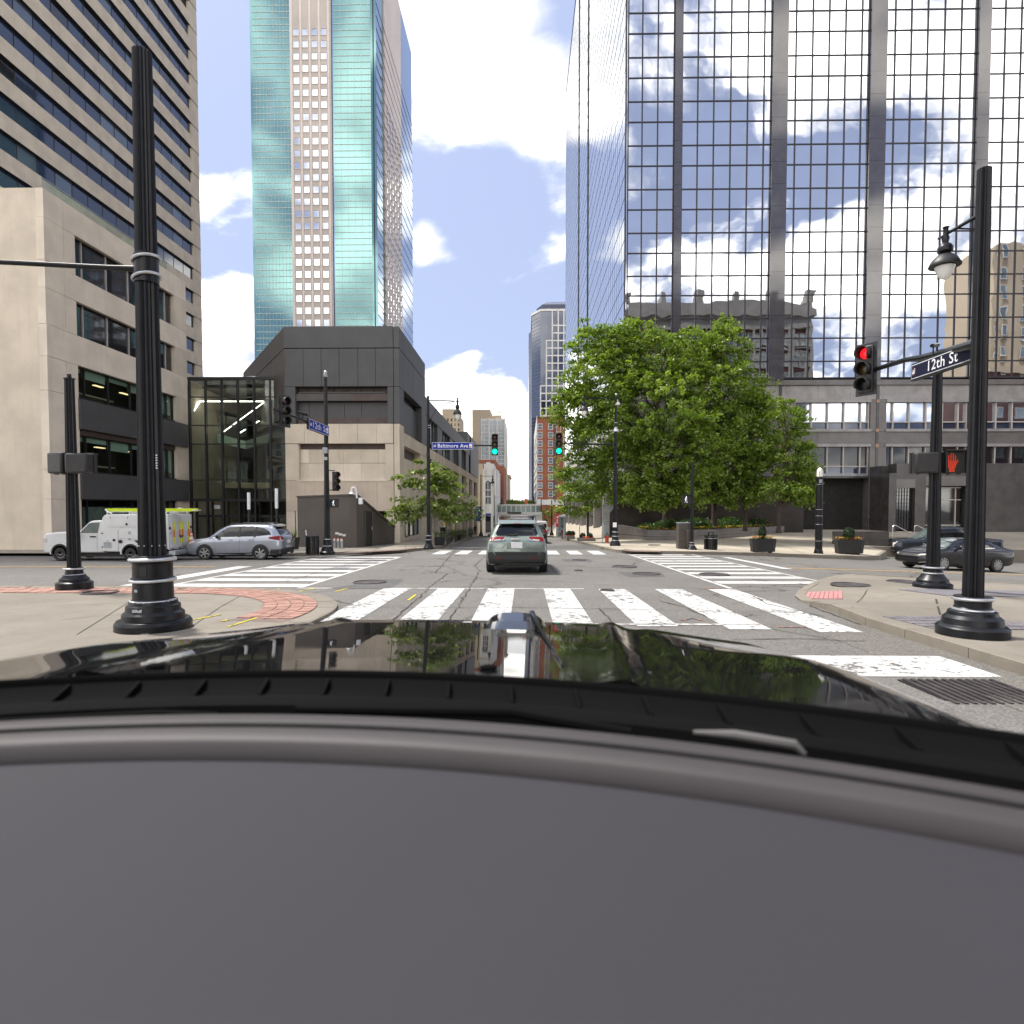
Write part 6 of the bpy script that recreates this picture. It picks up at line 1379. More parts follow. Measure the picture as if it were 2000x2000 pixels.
# walls of the plaza
def wall_px(name, label, pts, m, tops, thick=.4, cap=None):
    """pts: px on the ground along the front; tops: px of the coping above each"""
    g3 = [S(x, y_, h_plaza) for x, y_ in pts]; zt_ = [onY(x, ty, p.y).z for (x, y_), ty, p in zip(pts, tops, g3)]
    t = thing(name, label, 'wall', g3[0])
    for i in range(len(g3)-1):
        a, b = g3[i], g3[i+1]; d = (b-a); n_ = max(1, round(d.length/1.6)); nn = Vector((-d.y, d.x, 0)).normalized()*thick
        for k in range(n_):
            u, v = k/n_, (k+1)/n_; p, q = a.lerp(b, u), a.lerp(b, v); e = (q-p)*.003; p += e; q -= e; za, zb = zt_[i]*(1-u)+zt_[i+1]*u, zt_[i]*(1-v)+zt_[i+1]*v
            mid = .45
            for (f0, f1, pr) in ((0, mid, 0), (mid+.02, 1, .025)):
                vv = []
                for P__, z1 in ((p, za), (q, zb)):
                    h0 = P__.z-.12; 
                    for ff in (f0, f1):
                        for off in (-pr, 1): vv.append(Vector((P__.x, P__.y, h0+(z1-h0)*ff)) + (nn if off == 1 else nn*off))
                part('wall_block', MB().add(vv, [(0, 1, 3, 2), (4, 6, 7, 5), (0, 4, 5, 1), (2, 3, 7, 6), (0, 2, 6, 4), (1, 5, 7, 3)]), m, t)
    return t, g3
bed, bp_ = wall_px('tree_bed_wall', 'long low granite wall round the bed under the plaza trees', [(1207, 1054), (1264, 1055), (1324, 1055.5), (1400, 1051.5), (1480, 1045), (1558, 1037.5)], 'granite', [1025, 1035.6, 1035.6, 1033.5, 1030, 1026])
lw, _ = wall_px('plaza_wall', 'short low granite wall behind the round shrub tub', [(1630, 1063), (1736, 1067)], 'granite_dark', [1038.5, 1038.5], .5)
# soil and ground cover in the bed
bedpoly = [(p.x, p.y+.42) for p in bp_] + [(bp_[-1].x-.5, bp_[-1].y+2), (bp_[0].x+3, 48.0), (bp_[0].x, 47)]
zb_ = onY(1324, 1037, bp_[2].y).z
sheet('bed_soil', bedpoly, lambda x, y_: zb_, 'soil')
# steps and handrails
p0 = S(1752, 1064.5, h_plaza); s_ = mpp(p0); t = thing('plaza_steps', 'reddish stone steps beside the low wall behind the parked sedan', 'steps', p0)
for k in range(4): part('step', MB().box(p0.x-.6, p0.x+5.2, p0.y+.36*k, p0.y+2.2, p0.z-.2+.13*k, p0.z+.13*(k+1)), 'tactile' if k < 3 else 'sidewalk', t, bevel=.012)
for i, (lb, pts) in enumerate((('left steel handrail on the plaza steps', [(1742, 1050), (1743.5, 1029), (1746, 1026.5), (1749, 1026), (1785, 1045.5)]), ('right steel handrail on the plaza steps behind the sedan', [(1785, 1046), (1786, 1029), (1789, 1026.5), (1793, 1027), (1830, 1046)]))):
    pp = [onY(x, y_, p0.y+.9) for x, y_ in pts]; t = thing('handrail', lb, 'handrail', pp[0], 'handrails on the plaza steps')
    part('rail', MB().tube(pp[1:], .03, 8), 'steel', t, smooth=True); part('post', MB().tube([pp[0]-Vector((0, 0, .35)), pp[0], pp[1]], .03, 8), 'steel', t, smooth=True)
    part('post', MB().tube([pp[-1], pp[-1]-Vector((0, 0, .8))], .03, 8), 'steel', t, smooth=True)

# scooters and plant pot by the kiosk
def scooter(px, py, rz, label):
    p = S(px, py, h_far); t = thing('scooter', label, 'scooter', p, 'parked scooters'); M = Matrix.Translation(p) @ Matrix.Rotation(rz, 4, 'Z')
    for x in (-.48, .48): part('wheel', MB().ring((x, 0, .11), .085, .03, axis=(0, 1, 0)).lathe([(-.02, .06), (.02, .06)], (x, 0, .11), 10, axis=(0, 1, 0)).xf(M), 'rubber', t, smooth=True)
    part('deck', MB().box(-.42, .36, -.07, .07, .10, .15).xf(M), 'galv', t, bevel=.01); part('stem', MB().tube([(.5, 0, .1), (.36, 0, 1.05)], .032, 8).xf(M), 'white_metal', t, smooth=True)
    part('handlebar', MB().tube([(.36, -.24, 1.05), (.36, .24, 1.05)], .018, 6).xf(M), 'dark_frame', t); part('headlight', MB().box(.38, .44, -.04, .04, .92, 1.0).xf(M), 'hydrant_red', t); part('fender', MB().box(-.6, -.4, -.045, .045, .2, .22).xf(M), 'dark_frame', t)
scooter(586, 1079, R(62), 'grey stand-up scooter leaning between the silver wagon and the bin'); scooter(630, 1077, R(-30), 'low dark scooter lying behind the foot of the signal pole')
p = S(573, 1073, h_far); t = thing('plant_pot', 'square black plant pot with grassy leaves behind the silver wagon', 'planter', p)
part('pot', MB().lathe([(0, .28), (.62, .36), (.62, .3), (.55, .29)], p, 4, a0=R(45)), 'planter_black', t); mb = MB()
for k in range(70):
    a, l = random.uniform(0, 6.28), random.uniform(.25, .55); d = Vector((math.cos(a), math.sin(a), 0)); q = p+Vector((0, 0, .58))+d*.1
    mb.add([q-Vector((-d.y, d.x, 0))*.015, q+Vector((-d.y, d.x, 0))*.015, q+d*l*.45+Vector((0, 0, l))], [(0, 1, 2)])
part('grass_leaves', mb, 'leaf_bright', t, stuff=True)

# left pavement down the street
for k, (px, lb) in enumerate(((868, 'nearer tall yellow post on the left pavement'), (886, 'second tall yellow post down the left pavement'), (915, 'farthest short yellow post before the walking person'))):
    p = S(px, 1050-2.5*k, h_far); s_ = mpp(p); h = (29, 27, 20)[k]; t = thing('yellow_post', lb, 'post', p, 'yellow posts on the left pavement')
    part('sleeve', MB().lathe([(0, 1.7*s_), (h*s_, 1.7*s_), ((h+1.2)*s_, .8*s_)], p, 12), 'yellow', t, smooth=True); part('base_plate', MB().lathe([(0, 2.6*s_), (.8*s_, 2.6*s_)], p, 12), 'dark_frame', t); part('stripe', MB().lathe([(h*.72*s_, 1.76*s_), (h*.8*s_, 1.76*s_)], p, 12), 'sign_white', t)
def railing(pa_, pb_, label, h=.75, n=9):
    a, b = S(*pa_, h_far), S(*pb_, h_far); t = thing('tree_railing', label, 'railing', a, 'black railings round the street tree pits')
    for z in (.12, h*.6, h): part('rail', MB().beam(a+Vector((0, 0, z)), b+Vector((0, 0, z)), .05), 'dark_frame', t)
    for k in range(n+1): q = a.lerp(b, k/n); part('bar', MB().beam(q, q+Vector((0, 0, h+.02)), .035), 'dark_frame', t)
    part('kick_panel', MB().add([a+Vector((0, .03, .0)), b+Vector((0, .03, 0)), b+Vector((0, .03, .5)), a+Vector((0, .03, .5))], [(0, 1, 2, 3)]), 'planter_black', t)
railing((846, 1066), (868, 1065), 'black railing of the nearest tree pit by the left lamp post'); railing((872, 1065), (884, 1058), 'second black railing along the left kerb', n=8)
railing((888, 1058.5), (898, 1055), 'third black railing along the left kerb', n=7); railing((900, 1056), (912, 1051.5), 'fourth black railing farther down the left kerb', n=7); railing((913, 1051), (923, 1048.5), 'farthest black railing before the blue banner', n=6)
for k, (px, py) in enumerate(((855, 1066), (880, 1060), (897, 1057), (915, 1051))):
    p = S(px, py-1.5, h_far); V, F_ = clump((p.x, p.y, p.z+.5), .55, .4, 260, .06); solo('pit_shrub', MB().add(V, F_), 'leaf_dull', ('low straw-green shrub in the nearest railed tree pit', 'low shrub in the second railed tree pit', 'low shrub in the third railed tree pit', 'low shrub in the farthest railed tree pit')[k], 'shrub', 'shrubs in the tree pits')
def far_lamp(px, py, top, lx, label, zf, col='black_paint', banner=None):
    p = S(px, py, zf); s_ = mpp(p); t = thing('lamp_post', label, 'lamp post', p, 'black street poles'); q = lambda x, y_: onY(x, y_, p.y)
    part('shaft', MB().lathe([(0, 4.2*s_), (3*s_, 4*s_), (7*s_, 2.2*s_), (12*s_, 1.5*s_), ((py-top)*s_, .9*s_)], p, 12), col, t, smooth=True)
    if lx:
        part('lamp_arm', MB().tube([q(px, top+3), q(lx, top+3)], .5*s_, 6), col, t); lantern(t, q(lx-2*np.sign(lx-px), top+4), s_, 4.2)
    if banner: part('banner', MB().box(*sorted((q(banner[0], 1000).x, q(banner[1], 1000).x)), p.y-.05, p.y-.02, q(px, banner[3]).z, q(px, banner[2]).z), banner[4], t)
far_lamp(939.5, 1047, 927, 964, 'black lamp post with a blue banner at the far end of the left pavement', h_far, banner=(930, 939, 989, 1018, 'banner_blue'))
far_lamp(966.5, 1046, 968, 982, 'grey lamp post beyond the small green tree far down the left pavement', h_far, 'galv')
far_lamp(1077.5, 1046, 977, None, 'black post with a flared foot far down the right pavement', lambda x, y_: g(x, y_)+.14)
far_lamp(1057, 1044, 974, None, 'thin dark lamp post right of the white van', lambda x, y_: g(x, y_)+.14)
far_lamp(1043, 1043, 970, None, 'dark pole at the right end of the far signal arm', lambda x, y_: g(x, y_)+.14)
p = S(947, 1041, h_far); s_ = mpp(p); t = thing('blue_kiosk', 'bright blue box kiosk behind the lamp post with the banner', 'kiosk', p)
part('cabin', MB().box(p.x-11*s_, p.x-3*s_, p.y, p.y+1.4, p.z, p.z+20*s_), 'kiosk_blue', t); part('counter', MB().prism([(p.x-3*s_, p.y, p.z), (p.x+11*s_, p.y, p.z), (p.x+11*s_, p.y, p.z+7*s_), (p.x+2*s_, p.y, p.z+11*s_), (p.x-3*s_, p.y, p.z+11*s_)], (0, 1.2, 0)), 'kiosk_blue', t); part('sign_panel', MB().box(p.x-9*s_, p.x-5*s_, p.y-.03, p.y, p.z+11*s_, p.z+15*s_), 'sign_white', t)
# far signals on one arm
Yf = S(1043, 1043, lambda x, y_: g(x, y_)+.14).y
t = thing('gantry', 'thin dark arm across the far road carrying the two red signals', 'gantry', onY(1043, 991, Yf)); part('arm', MB().tube([onY(1043, 991, Yf), onY(967, 991.5, Yf)], .09, 6), 'dark_frame', t)
for px, lb in ((990, 'far red traffic light over the left lane by the skywalk'), (1017, 'far red traffic light over the right lane by the skywalk')):
    signal(lb, onY(px, 992.5, Yf-.2), 0, 8.6*Yf/FPX, 0)
street_sign('tiny blue street sign hanging on the far signal arm', onY(968.5, 992.3, Yf-.15), onY(980, 992.3, Yf-.15), 3.2*Yf/FPX, '', 'sign_blue', edge=.02, emblems=(0, 0))
t = solo('orange_roof_sign', MB().obox(onY(1028, 979, 230), (.55, .15, .9)).obox(onY(1028, 985, 230), (.07, .07, 1.)), 'sign_orange', 'small orange sign standing above the skywalk', 'sign')
# bus shelter with red totem
p = S(1097, 1050, lambda x, y_: g(x, y_)+.14); s_ = mpp(p); t = thing('bus_shelter', 'grey bus shelter with a tall red totem and blue edge on the right pavement', 'bus shelter', p); q = lambda x, y_: onY(x, y_, p.y)
part('totem', MB().box(q(1088.5, 0).x, q(1093.5, 0).x, p.y-.1, p.y+.15, q(0, 1028).z, q(0, 996.5).z), 'red_banner', t); part('totem_foot', MB().box(q(1088.8, 0).x, q(1093.2, 0).x, p.y-.08, p.y+.12, p.z, q(0, 1028).z), 'shelter_grey', t)
for y_, r in ((999, 1.5), (1010, 1.1), (1016, 1.1), (1020, 1.1)): part('totem_mark', MB().box(q(1091-r, 0).x, q(1091+r, 0).x, p.y-.115, p.y-.1, q(0, y_+1.8).z, q(0, y_-1.8).z), 'sign_white', t)
part('side_panel', MB().box(q(1103.5, 0).x, q(1106.5, 0).x, p.y-.2, p.y+1.6, p.z, q(0, 1009).z), 'shelter_grey', t); part('blue_edge', MB().box(q(1106.6, 0).x, q(1108, 0).x, p.y-.22, p.y+.1, p.z, q(0, 1006).z), 'kiosk_blue', t)
part('back_panel', MB().box(q(1094, 0).x, q(1104, 0).x, p.y+1.5, p.y+1.6, p.z, q(0, 1010).z), 'bridge_glass', t); part('roof', MB().box(q(1092.5, 0).x, q(1108, 0).x, p.y-.5, p.y+1.8, q(0, 1010).z, q(0, 1007.5).z), 'shelter_grey', t); part('bench', MB().box(q(1094, 0).x, q(1103, 0).x, p.y+.9, p.y+1.35, p.z+.42, p.z+.5), 'galv', t)
# low planter boxes on the right pavement
for k, (x0_, x1_, y_, lb) in enumerate(((1107, 1123, 1053, 'farther low grey planter box with dark round shrubs on the right pavement'), (1129, 1163, 1057, 'nearer low grey planter box with dark round shrubs and flowers on the right pavement'))):
    p, q2 = S(x0_, y_, h_plaza), S(x1_, y_, h_plaza); s_ = mpp(p); t = thing('planter_box', lb, 'planter', p, 'low planter boxes right of the road')
    part('box', MB().box(p.x, q2.x, p.y, p.y+1.0, p.z, p.z+6*s_), 'granite', t, bevel=.02); part('soil', MB().box(p.x+.1, q2.x-.1, p.y+.1, p.y+.9, p.z+6*s_, p.z+6.4*s_), 'soil', t)
    for j in range(2):
        V, F_ = clump((p.x+(q2.x-p.x)*(.3+.42*j), p.y+.5, p.z+10*s_), 5.5*s_, 5.4*s_, 500, .07); part('shrub', MB().add(V, F_), 'leaf_dark', t)
    V, F_ = clump(((p.x+q2.x)/2, p.y+.3, p.z+6.5*s_), (q2.x-p.x)*.45, .1, 60, .05); part('flowers', MB().add(V, F_), 'flower_red', t, stuff=True)

# ---- people far down the street
def person(label, px, py, hpx, zf, top, legs, skin, rz=0., stride=.18, arm=.1, group='people on the pavements'):
    """standing or walking figure as one skinned body, with hair, shirt and trousers shaped on it"""
    p = S(px, py, zf); H_ = hpx*mpp(p); k = H_/1.75; t = thing('person', label, 'person', p, group); M = Matrix.Translation(p) @ Matrix.Rotation(rz, 4, 'Z') @ Matrix.Scale(k, 4)
    J = dict(pel=(0, 0, .95), wai=(0, 0, 1.12), che=(0, .0, 1.36), nek=(0, 0, 1.50), hed=(0, -.02, 1.63), top=(0, -.01, 1.73), lh=(-.10, 0, .90), rh=(.10, 0, .90), lk=(-.11, -stride*.5-.03, .50), rk=(.11, stride*.3-.03, .50), la=(-.11, -stride, .08), ra=(.11, stride, .09), lt=(-.12, -stride-.16, .03), rt=(.12, stride-.14, .03),
             ls=(-.19, 0, 1.43), rs=(.19, 0, 1.43), le=(-.26, .05+arm*.3, 1.15), re=(.26, .05-arm*.5, 1.15), lw=(-.25, -.08+arm, .92), rw=(.25, -.10-arm, .94), lf=(-.24, -.12+arm, .82), rf=(.24, -.15-arm, .84))
    def sk(name, chain, rad, m):
        names = sorted(set(sum([list(c_) for c_ in chain], []))); ix = {n: i for i, n in enumerate(names)}; me = bpy.data.meshes.new(name)
        me.from_pydata([tuple((M @ Vector(J[n]))-Vector(p)) for n in names], [(ix[a], ix[b]) for a, b in chain], []); me.update(); o = obj(name, me, m, t)
        md = o.modifiers.new('skin', 'SKIN'); sv = me.skin_vertices[0].data
        for n in names: sv[ix[n]].radius = (rad[n]*k, rad[n]*k)
        sv[ix['pel' if 'pel' in ix else names[0]]].use_root = True; o.modifiers.new('smooth', 'SUBSURF').levels = 1; return o
    full = [('pel', 'wai'), ('wai', 'che'), ('che', 'nek'), ('nek', 'hed'), ('hed', 'top'), ('pel', 'lh'), ('pel', 'rh'), ('lh', 'lk'), ('rh', 'rk'), ('lk', 'la'), ('rk', 'ra'), ('la', 'lt'), ('ra', 'rt'), ('che', 'ls'), ('che', 'rs'), ('ls', 'le'), ('rs', 're'), ('le', 'lw'), ('re', 'rw'), ('lw', 'lf'), ('rw', 'rf')]
    r0 = dict(pel=.12, wai=.12, che=.14, nek=.05, hed=.085, top=.05, lh=.085, rh=.085, lk=.055, rk=.055, la=.04, ra=.04, lt=.03, rt=.03, ls=.06, rs=.06, le=.04, re=.04, lw=.028, rw=.028, lf=.03, rf=.03)
    sk('body', full, r0, skin); r1 = {n: v*1.16+.008 for n, v in r0.items()}
    sk('shirt', [('pel', 'wai'), ('wai', 'che'), ('che', 'ls'), ('che', 'rs'), ('ls', 'le'), ('rs', 're')], r1, top)
    sk('trousers', [('pel', 'lh'), ('pel', 'rh'), ('lh', 'lk'), ('rh', 'rk'), ('lk', 'la'), ('rk', 'ra')], {n: v*1.12+.006 for n, v in r0.items()}, legs)
    part('hair', MB().ball(M @ Vector((0, .015, 1.66)), .105*k, 8, (1, 1.05, .95)), 'hair', t, smooth=True)
    for s_ in ('lt', 'rt'): part('shoe', MB().ball(M @ Vector((J[s_][0], J[s_][1]+.03, .045)), .055*k, 6, (1, 2, .8)), 'cloth_black', t, smooth=True)
g14 = lambda x, y_: g(x, y_)+.14
person('person in black clothes walking down the left pavement before the blue banner', 928, 1046, 21, g14, 'cloth_black', 'cloth_black', 'skin_dark', R(10), .26, .18)
person('person in a grey shirt and red shorts waiting at the bus shelter', 1098, 1049.5, 22.5, g14, 'cloth_grey', 'cloth_red', 'skin_dark', R(70), .06)
person('worker in a yellow vest left of two on the far right pavement', 1073, 1043, 13.5, g14, 'cloth_yellow', 'cloth_navy', 'skin_light', R(20), .1)
person('worker in a yellow vest right of two on the far right pavement', 1081.5, 1043, 13.5, g14, 'cloth_yellow', 'cloth_navy', 'skin_light', R(-60), .16)
# ------------------------------------------------------------------ vehicles
def interp(xs, ys, x):
    """smooth monotone interpolation"""
    xs, ys = np.array(xs, float), np.array(ys, float); d = np.diff(ys)/np.diff(xs); m = np.zeros(len(xs)); m[0], m[-1] = d[0], d[-1]
    for i in range(1, len(xs)-1): m[i] = 0 if d[i-1]*d[i] <= 0 else 2*d[i-1]*d[i]/(d[i-1]+d[i])
    i = np.clip(np.searchsorted(xs, x)-1, 0, len(xs)-2); h = xs[i+1]-xs[i]; t = (x-xs[i])/h
    return (2*t**3-3*t**2+1)*ys[i] + (t**3-2*t**2+t)*h*m[i] + (-2*t**3+3*t**2)*ys[i+1] + (t**3-t**2)*h*m[i+1]
def body_loft(st, n=70):
    st = np.array(st); a = np.linspace(0, 1, n); y0, y1 = st[0, 0], st[-1, 0]
    ys = y0 + (y1-y0)*(a + .035*np.sin(2*math.pi*a)*-1); cols = [interp(st[:, 0], st[:, k], ys) for k in range(1, 7)]
    V, F_ = [], []; K = 21
    for y, zb, w, be, wb, tp, wt in zip(ys, *cols):
        h = be-zb
        half = [(0, zb), (w*.78, zb), (w*.95, zb+.05*h), (w*.995, zb+.22*h), (w, zb+.5*h), (w*.985, zb+.78*h), (wb+.012, be-.03*h), (wb*.985, be+.02*(tp-be)), (wb+(wt-wb)*.55, be+(tp-be)*.55), (wt, tp-.17*(tp-be)), (wt*.82, tp-.03*(tp-be))]
        ring = half + [(0, tp)] + [(-x, z) for x, z in half[::-1][:-1]]
        V += [(x, y, z) for x, z in ring]
    K = len(ring)
    for i in range(n-1):
        for k in range(K): F_.append((i*K+k, (i+1)*K+k, (i+1)*K+(k+1) % K, i*K+(k+1) % K))
    F_.append(tuple(range(K))); F_.append(tuple((n-1)*K+k for k in range(K-1, -1, -1)))
    return MB().add(V, F_)
class Car:
    def __init__(s, name, label, paint, st, group=None, cat='car'):
        s.t = thing(name, label, cat, (0, 0, 0), group); s.mb = body_loft(st); s.st = st
        s.body = part('body', s.mb, paint, s.t, smooth=True, ang=50)
        s.bvh = BVHTree.FromPolygons([Vector(v) for v in s.mb.v], s.mb.f)
    def panel(s, side, poly, m, name, off=.006, parent=None, step=.09):
        bm = bmesh.new(); vs = [bm.verts.new((p[0], p[1], 0)) for p in poly]; bm.faces.new(vs); bmesh.ops.triangulate(bm, faces=bm.faces[:])
        for ax_ in (0, 1):
            lo, hi = min(p[ax_] for p in poly), max(p[ax_] for p in poly); k = lo+step
            while k < hi-1e-3:
                co = [0, 0, 0]; co[ax_] = k; no = [0, 0, 0]; no[ax_] = 1
                bmesh.ops.bisect_plane(bm, geom=bm.verts[:]+bm.edges[:]+bm.faces[:], plane_co=co, plane_no=no); k += step
        bm.verts.ensure_lookup_table(); V = []
        for i, v in enumerate(bm.verts):
            v.index = i; a, b = v.co.x, v.co.y
            o_, d_ = {'L': ((-5, a, b), (1, 0, 0)), 'R': ((5, a, b), (-1, 0, 0)), 'B': ((a, -8, b), (0, 1, 0)), 'F': ((a, 8, b), (0, -1, 0)), 'T': ((a, b, 6), (0, 0, -1))}[side]
            o_, d_ = Vector(o_), Vector(d_); hit = s.bvh.ray_cast(o_, d_)
            if hit[0] is None: hit = s.bvh.find_nearest(o_+d_*(5 if side in 'LR' else 6 if side == 'T' else 6)); p = hit[0]
            else: p = hit[0]
            V.append(p - d_*off)
        mb = MB().add(V, [tuple(v.index for v in f.verts) for f in bm.faces]); bm.free()
        return part(name, mb, m, parent or s.t, smooth=True, ang=60)
    def both(s, poly, m, name, **k): return [s.panel(q, poly, m, name, **k) for q in 'LR']
    def wheels(s, yf, yr, r, x, wd=.21, rim='alloy', spokes=5, arch='cladding', ak=1.2):
        for y in (yf, yr):
            if arch:
                pl = [(y+r*ak*math.cos(a), r+r*ak*math.sin(a)) for a in [R(-25+230*i/18) for i in range(19)]]; s.both(pl, arch, 'wheel_arch', off=.010)
                pl = [(y+r*1.07*math.cos(a), r+r*1.07*math.sin(a)) for a in [R(-25+230*i/18) for i in range(19)]]; s.both(pl, 'lens_black', 'wheel_well', off=.016)
            for sg in (-1, 1):
                c = (sg*(x-wd/2+.02), y, r)
                wh = part('wheel', MB().lathe([(-wd/2, r*.70), (-wd/2, r*.93), (-wd*.36, r), (wd*.36, r), (wd/2, r*.93), (wd/2, r*.70), (wd*.3, r*.66), (-wd*.3, r*.66)], c, 32, axis=(sg, 0, 0)), 'rubber', s.t, smooth=True)
                part('rim', MB().lathe([(wd*.30, r*.71), (wd*.44, r*.71), (wd*.44, r*.64), (wd*.30, r*.62)], c, 28, axis=(sg, 0, 0)), rim, wh, smooth=True)
                part('brake_disc', MB().lathe([(wd*.1, r*.63), (wd*.14, r*.63)], c, 18, axis=(sg, 0, 0)), 'lens_black', wh)
                for k in range(spokes):
                    a = 2*math.pi*k/spokes+.3; xx = c[0]+sg*wd*.40
                    part('spoke', MB().beam((xx, c[1]+r*.08*math.cos(a), c[2]+r*.08*math.sin(a)), (xx, c[1]+r*.67*math.cos(a), c[2]+r*.67*math.sin(a)), wd*.16, r*.17), rim, wh)
                part('hub', MB().lathe([(wd*.34, r*.15), (wd*.47, r*.12)], c, 12, axis=(sg, 0, 0)), rim, wh)
    def mirrors(s, y, z, x, m):
        for sg in (-1, 1): part('mirror', MB().ball((sg*(x+.10), y, z), .085, 8, (1.25, .65, 1)).obox((sg*(x+.01), y+.02, z-.06), (.07, .03, .02)), m, s.t, smooth=True)

# sage green crossover ahead, seen from behind
p = S(1009, 1116.5); 
ST = [(-2.31, .44, .86, .93, .82, .97, .70), (-2.27, .33, .92, 1.00, .87, 1.05, .76), (-2.15, .27, .945, 1.05, .885, 1.16, .75), (-2.02, .25, .95, 1.07, .89, 1.38, .70), (-1.85, .23, .955, 1.08, .89, 1.57, .665), (-1.5, .22, .955, 1.08, .89, 1.635, .66), (-.6, .22, .95, 1.07, .89, 1.66, .66), (.3, .22, .945, 1.05, .885, 1.65, .65), (.8, .22, .94, 1.03, .87, 1.44, .68), (1.3, .22, .94, 1.0, .86, 1.06, .78), (2.0, .24, .92, .93, .82, .97, .70), (2.25, .28, .86, .80, .74, .84, .6), (2.33, .36, .76, .66, .66, .70, .5)]
C1 = Car('green_crossover', 'sage green crossover car seen from behind in the middle of the crossing', 'sage_paint', ST, 'cars on the road')
C1.panel('B', [(-.60, 1.19), (.60, 1.19), (.655, 1.26), (.56, 1.545), (-.56, 1.545), (-.655, 1.26)], 'car_glass', 'rear_window', off=.008)
sp = part('spoiler', MB().prism([(-.60, -2.02, 1.55), (.60, -2.02, 1.55), (.60, -1.78, 1.655), (-.60, -1.78, 1.655)], (0, 0, .025)), 'sage_paint', C1.t, bevel=.01)
part('brake_light', MB().box(-.13, .13, -2.035, -2.02, 1.552, 1.570), 'tail_red', sp)
w_ = part('wiper', MB().tube([(.03, -2.13, 1.235), (-.10, -2.15, 1.215), (-.38, -2.14, 1.20)], [.03, .022, .008], 6), 'satin_black', C1.t)
for sg in (-1, 1):
    f_ = lambda pts: [(sg*x, z) for x, z in pts]
    C1.panel('B', f_([(.88, 1.15), (.40, 1.165), (.375, 1.12), (.47, 1.055), (.80, 1.02), (.885, 1.02)]), 'tail_red', 'tail_light', off=.02)
    C1.panel('B', f_([(.70, 1.065), (.47, 1.085), (.50, 1.06), (.70, 1.035)]), 'tail_clear', 'reversing_light', off=.026)
    C1.panel('B', f_([(.375, 1.115), (.34, 1.10), (.43, 1.04), (.68, 1.015), (.68, 1.03), (.46, 1.055)]), 'chrome', 'chrome_blade', off=.024)
    C1.panel('B', f_([(.62, .515), (.43, .515), (.43, .485), (.62, .485)]), 'tail_red', 'reflector', off=.05)
    part('exhaust_tip', MB().lathe([(0, .05), (.10, .05)], (sg*.65, -2.30, .225), 14, axis=(0, -1, 0)), 'lens_black', C1.t, smooth=True)
    C1.panel('B', f_([(.50, .80), (.28, .98), (.26, .975), (.47, .79)]), 'sage_paint', 'tailgate_crease', off=.022)
    part('roof_rail', MB().tube([(sg*.57, -1.72, 1.62), (sg*.58, -1.58, 1.74), (sg*.585, -.1, 1.76), (sg*.58, .35, 1.66)], .024, 8), 'satin_black', C1.t, smooth=True)
for y in (-1.25, -.2): part('roof_bar', MB().beam((-.58, y, 1.775), (.58, y, 1.775), .06, .035), 'satin_black', C1.t, bevel=.01)
part('roof_aerial', MB().prism([(-.025, -1.62, 1.625), (.025, -1.62, 1.625), (.02, -1.45, 1.645), (-.02, -1.45, 1.645)], (0, -.04, .07)), 'sage_paint', C1.t)
C1.panel('B', [(-.94, .66), (-.76, .70), (-.66, .60), (.66, .60), (.76, .70), (.94, .66), (.93, .30), (.75, .24), (-.75, .24), (-.93, .30)], 'cladding', 'bumper', off=.03)
C1.panel('B', [(-.70, .69), (.70, .69), (.62, .585), (-.62, .585)], 'lens_black', 'bumper_step', off=.042); C1.panel('B', [(-.36, .265), (.36, .265), (.32, .215), (-.32, .215)], 'galv', 'skid_plate', off=.045)
part('plate_recess', MB().box(-.30, .30, -2.315, -2.29, .78, 1.0), 'sage_paint', C1.t, bevel=.02); part('number_plate', MB().box(-.175, .175, -2.335, -2.316, .80, .985), 'plate_white', C1.t, bevel=.008); part('badge_panel', MB().box(-.18, .08, -2.30, -2.27, 1.055, 1.11), 'tail_clear', C1.t, bevel=.01)
C1.both([(-1.70, 1.16), (-1.2, 1.12), (.75, 1.09), (1.05, 1.08), (.35, 1.53), (-.4, 1.57), (-1.55, 1.52)], 'car_glass', 'side_window'); C1.both([(-1.0, .25), (1.0, .25), (1.0, .36), (-1.0, .38)], 'cladding', 'sill', off=.014)
C1.wheels(1.35, -1.36, .365, .955, .26); C1.mirrors(.72, 1.13, .86, 'satin_black')
part('underbody', MB().box(-.7, .7, -2.1, 2.0, .20, .34), 'lens_black', C1.t)
place(C1.t, p, 0, 1.0); C1.t.location = (p.x, p.y+1.36, g(p.x, p.y+1.36)); C1.t.rotation_euler = (R(-1.16), 0, R(.4))

# silver wagon on the cross street
ST2 = [(-2.30, .42, .80, .96, .76, 1.00, .66), (-2.26, .32, .87, 1.03, .82, 1.08, .70), (-2.15, .28, .895, 1.06, .84, 1.22, .69), (-2.02, .25, .90, 1.07, .845, 1.42, .66), (-1.84, .23, .90, 1.075, .845, 1.60, .63), (-1.5, .22, .90, 1.07, .845, 1.655, .62), (-.5, .22, .90, 1.05, .845, 1.68, .62), (.25, .22, .90, 1.03, .84, 1.655, .61), (.75, .22, .895, 1.01, .83, 1.45, .64), (1.25, .22, .89, .99, .82, 1.06, .72), (1.9, .24, .87, .93, .78, .97, .66), (2.18, .28, .82, .82, .72, .87, .58), (2.30, .38, .70, .66, .60, .70, .46)]
C2 = Car('silver_wagon', 'silver grey wagon turning left on the cross street before the glass atrium', 'silver_paint', ST2, 'cars on the road')
C2.both([(-1.02, 1.115), (.60, 1.075), (.98, 1.07), (.30, 1.53), (-.28, 1.575), (-.98, 1.56)], 'car_glass', 'side_window'); C2.both([(-1.80, 1.20), (-1.08, 1.125), (-1.04, 1.555), (-1.42, 1.50), (-1.70, 1.36)], 'car_glass', 'rear_quarter_window')
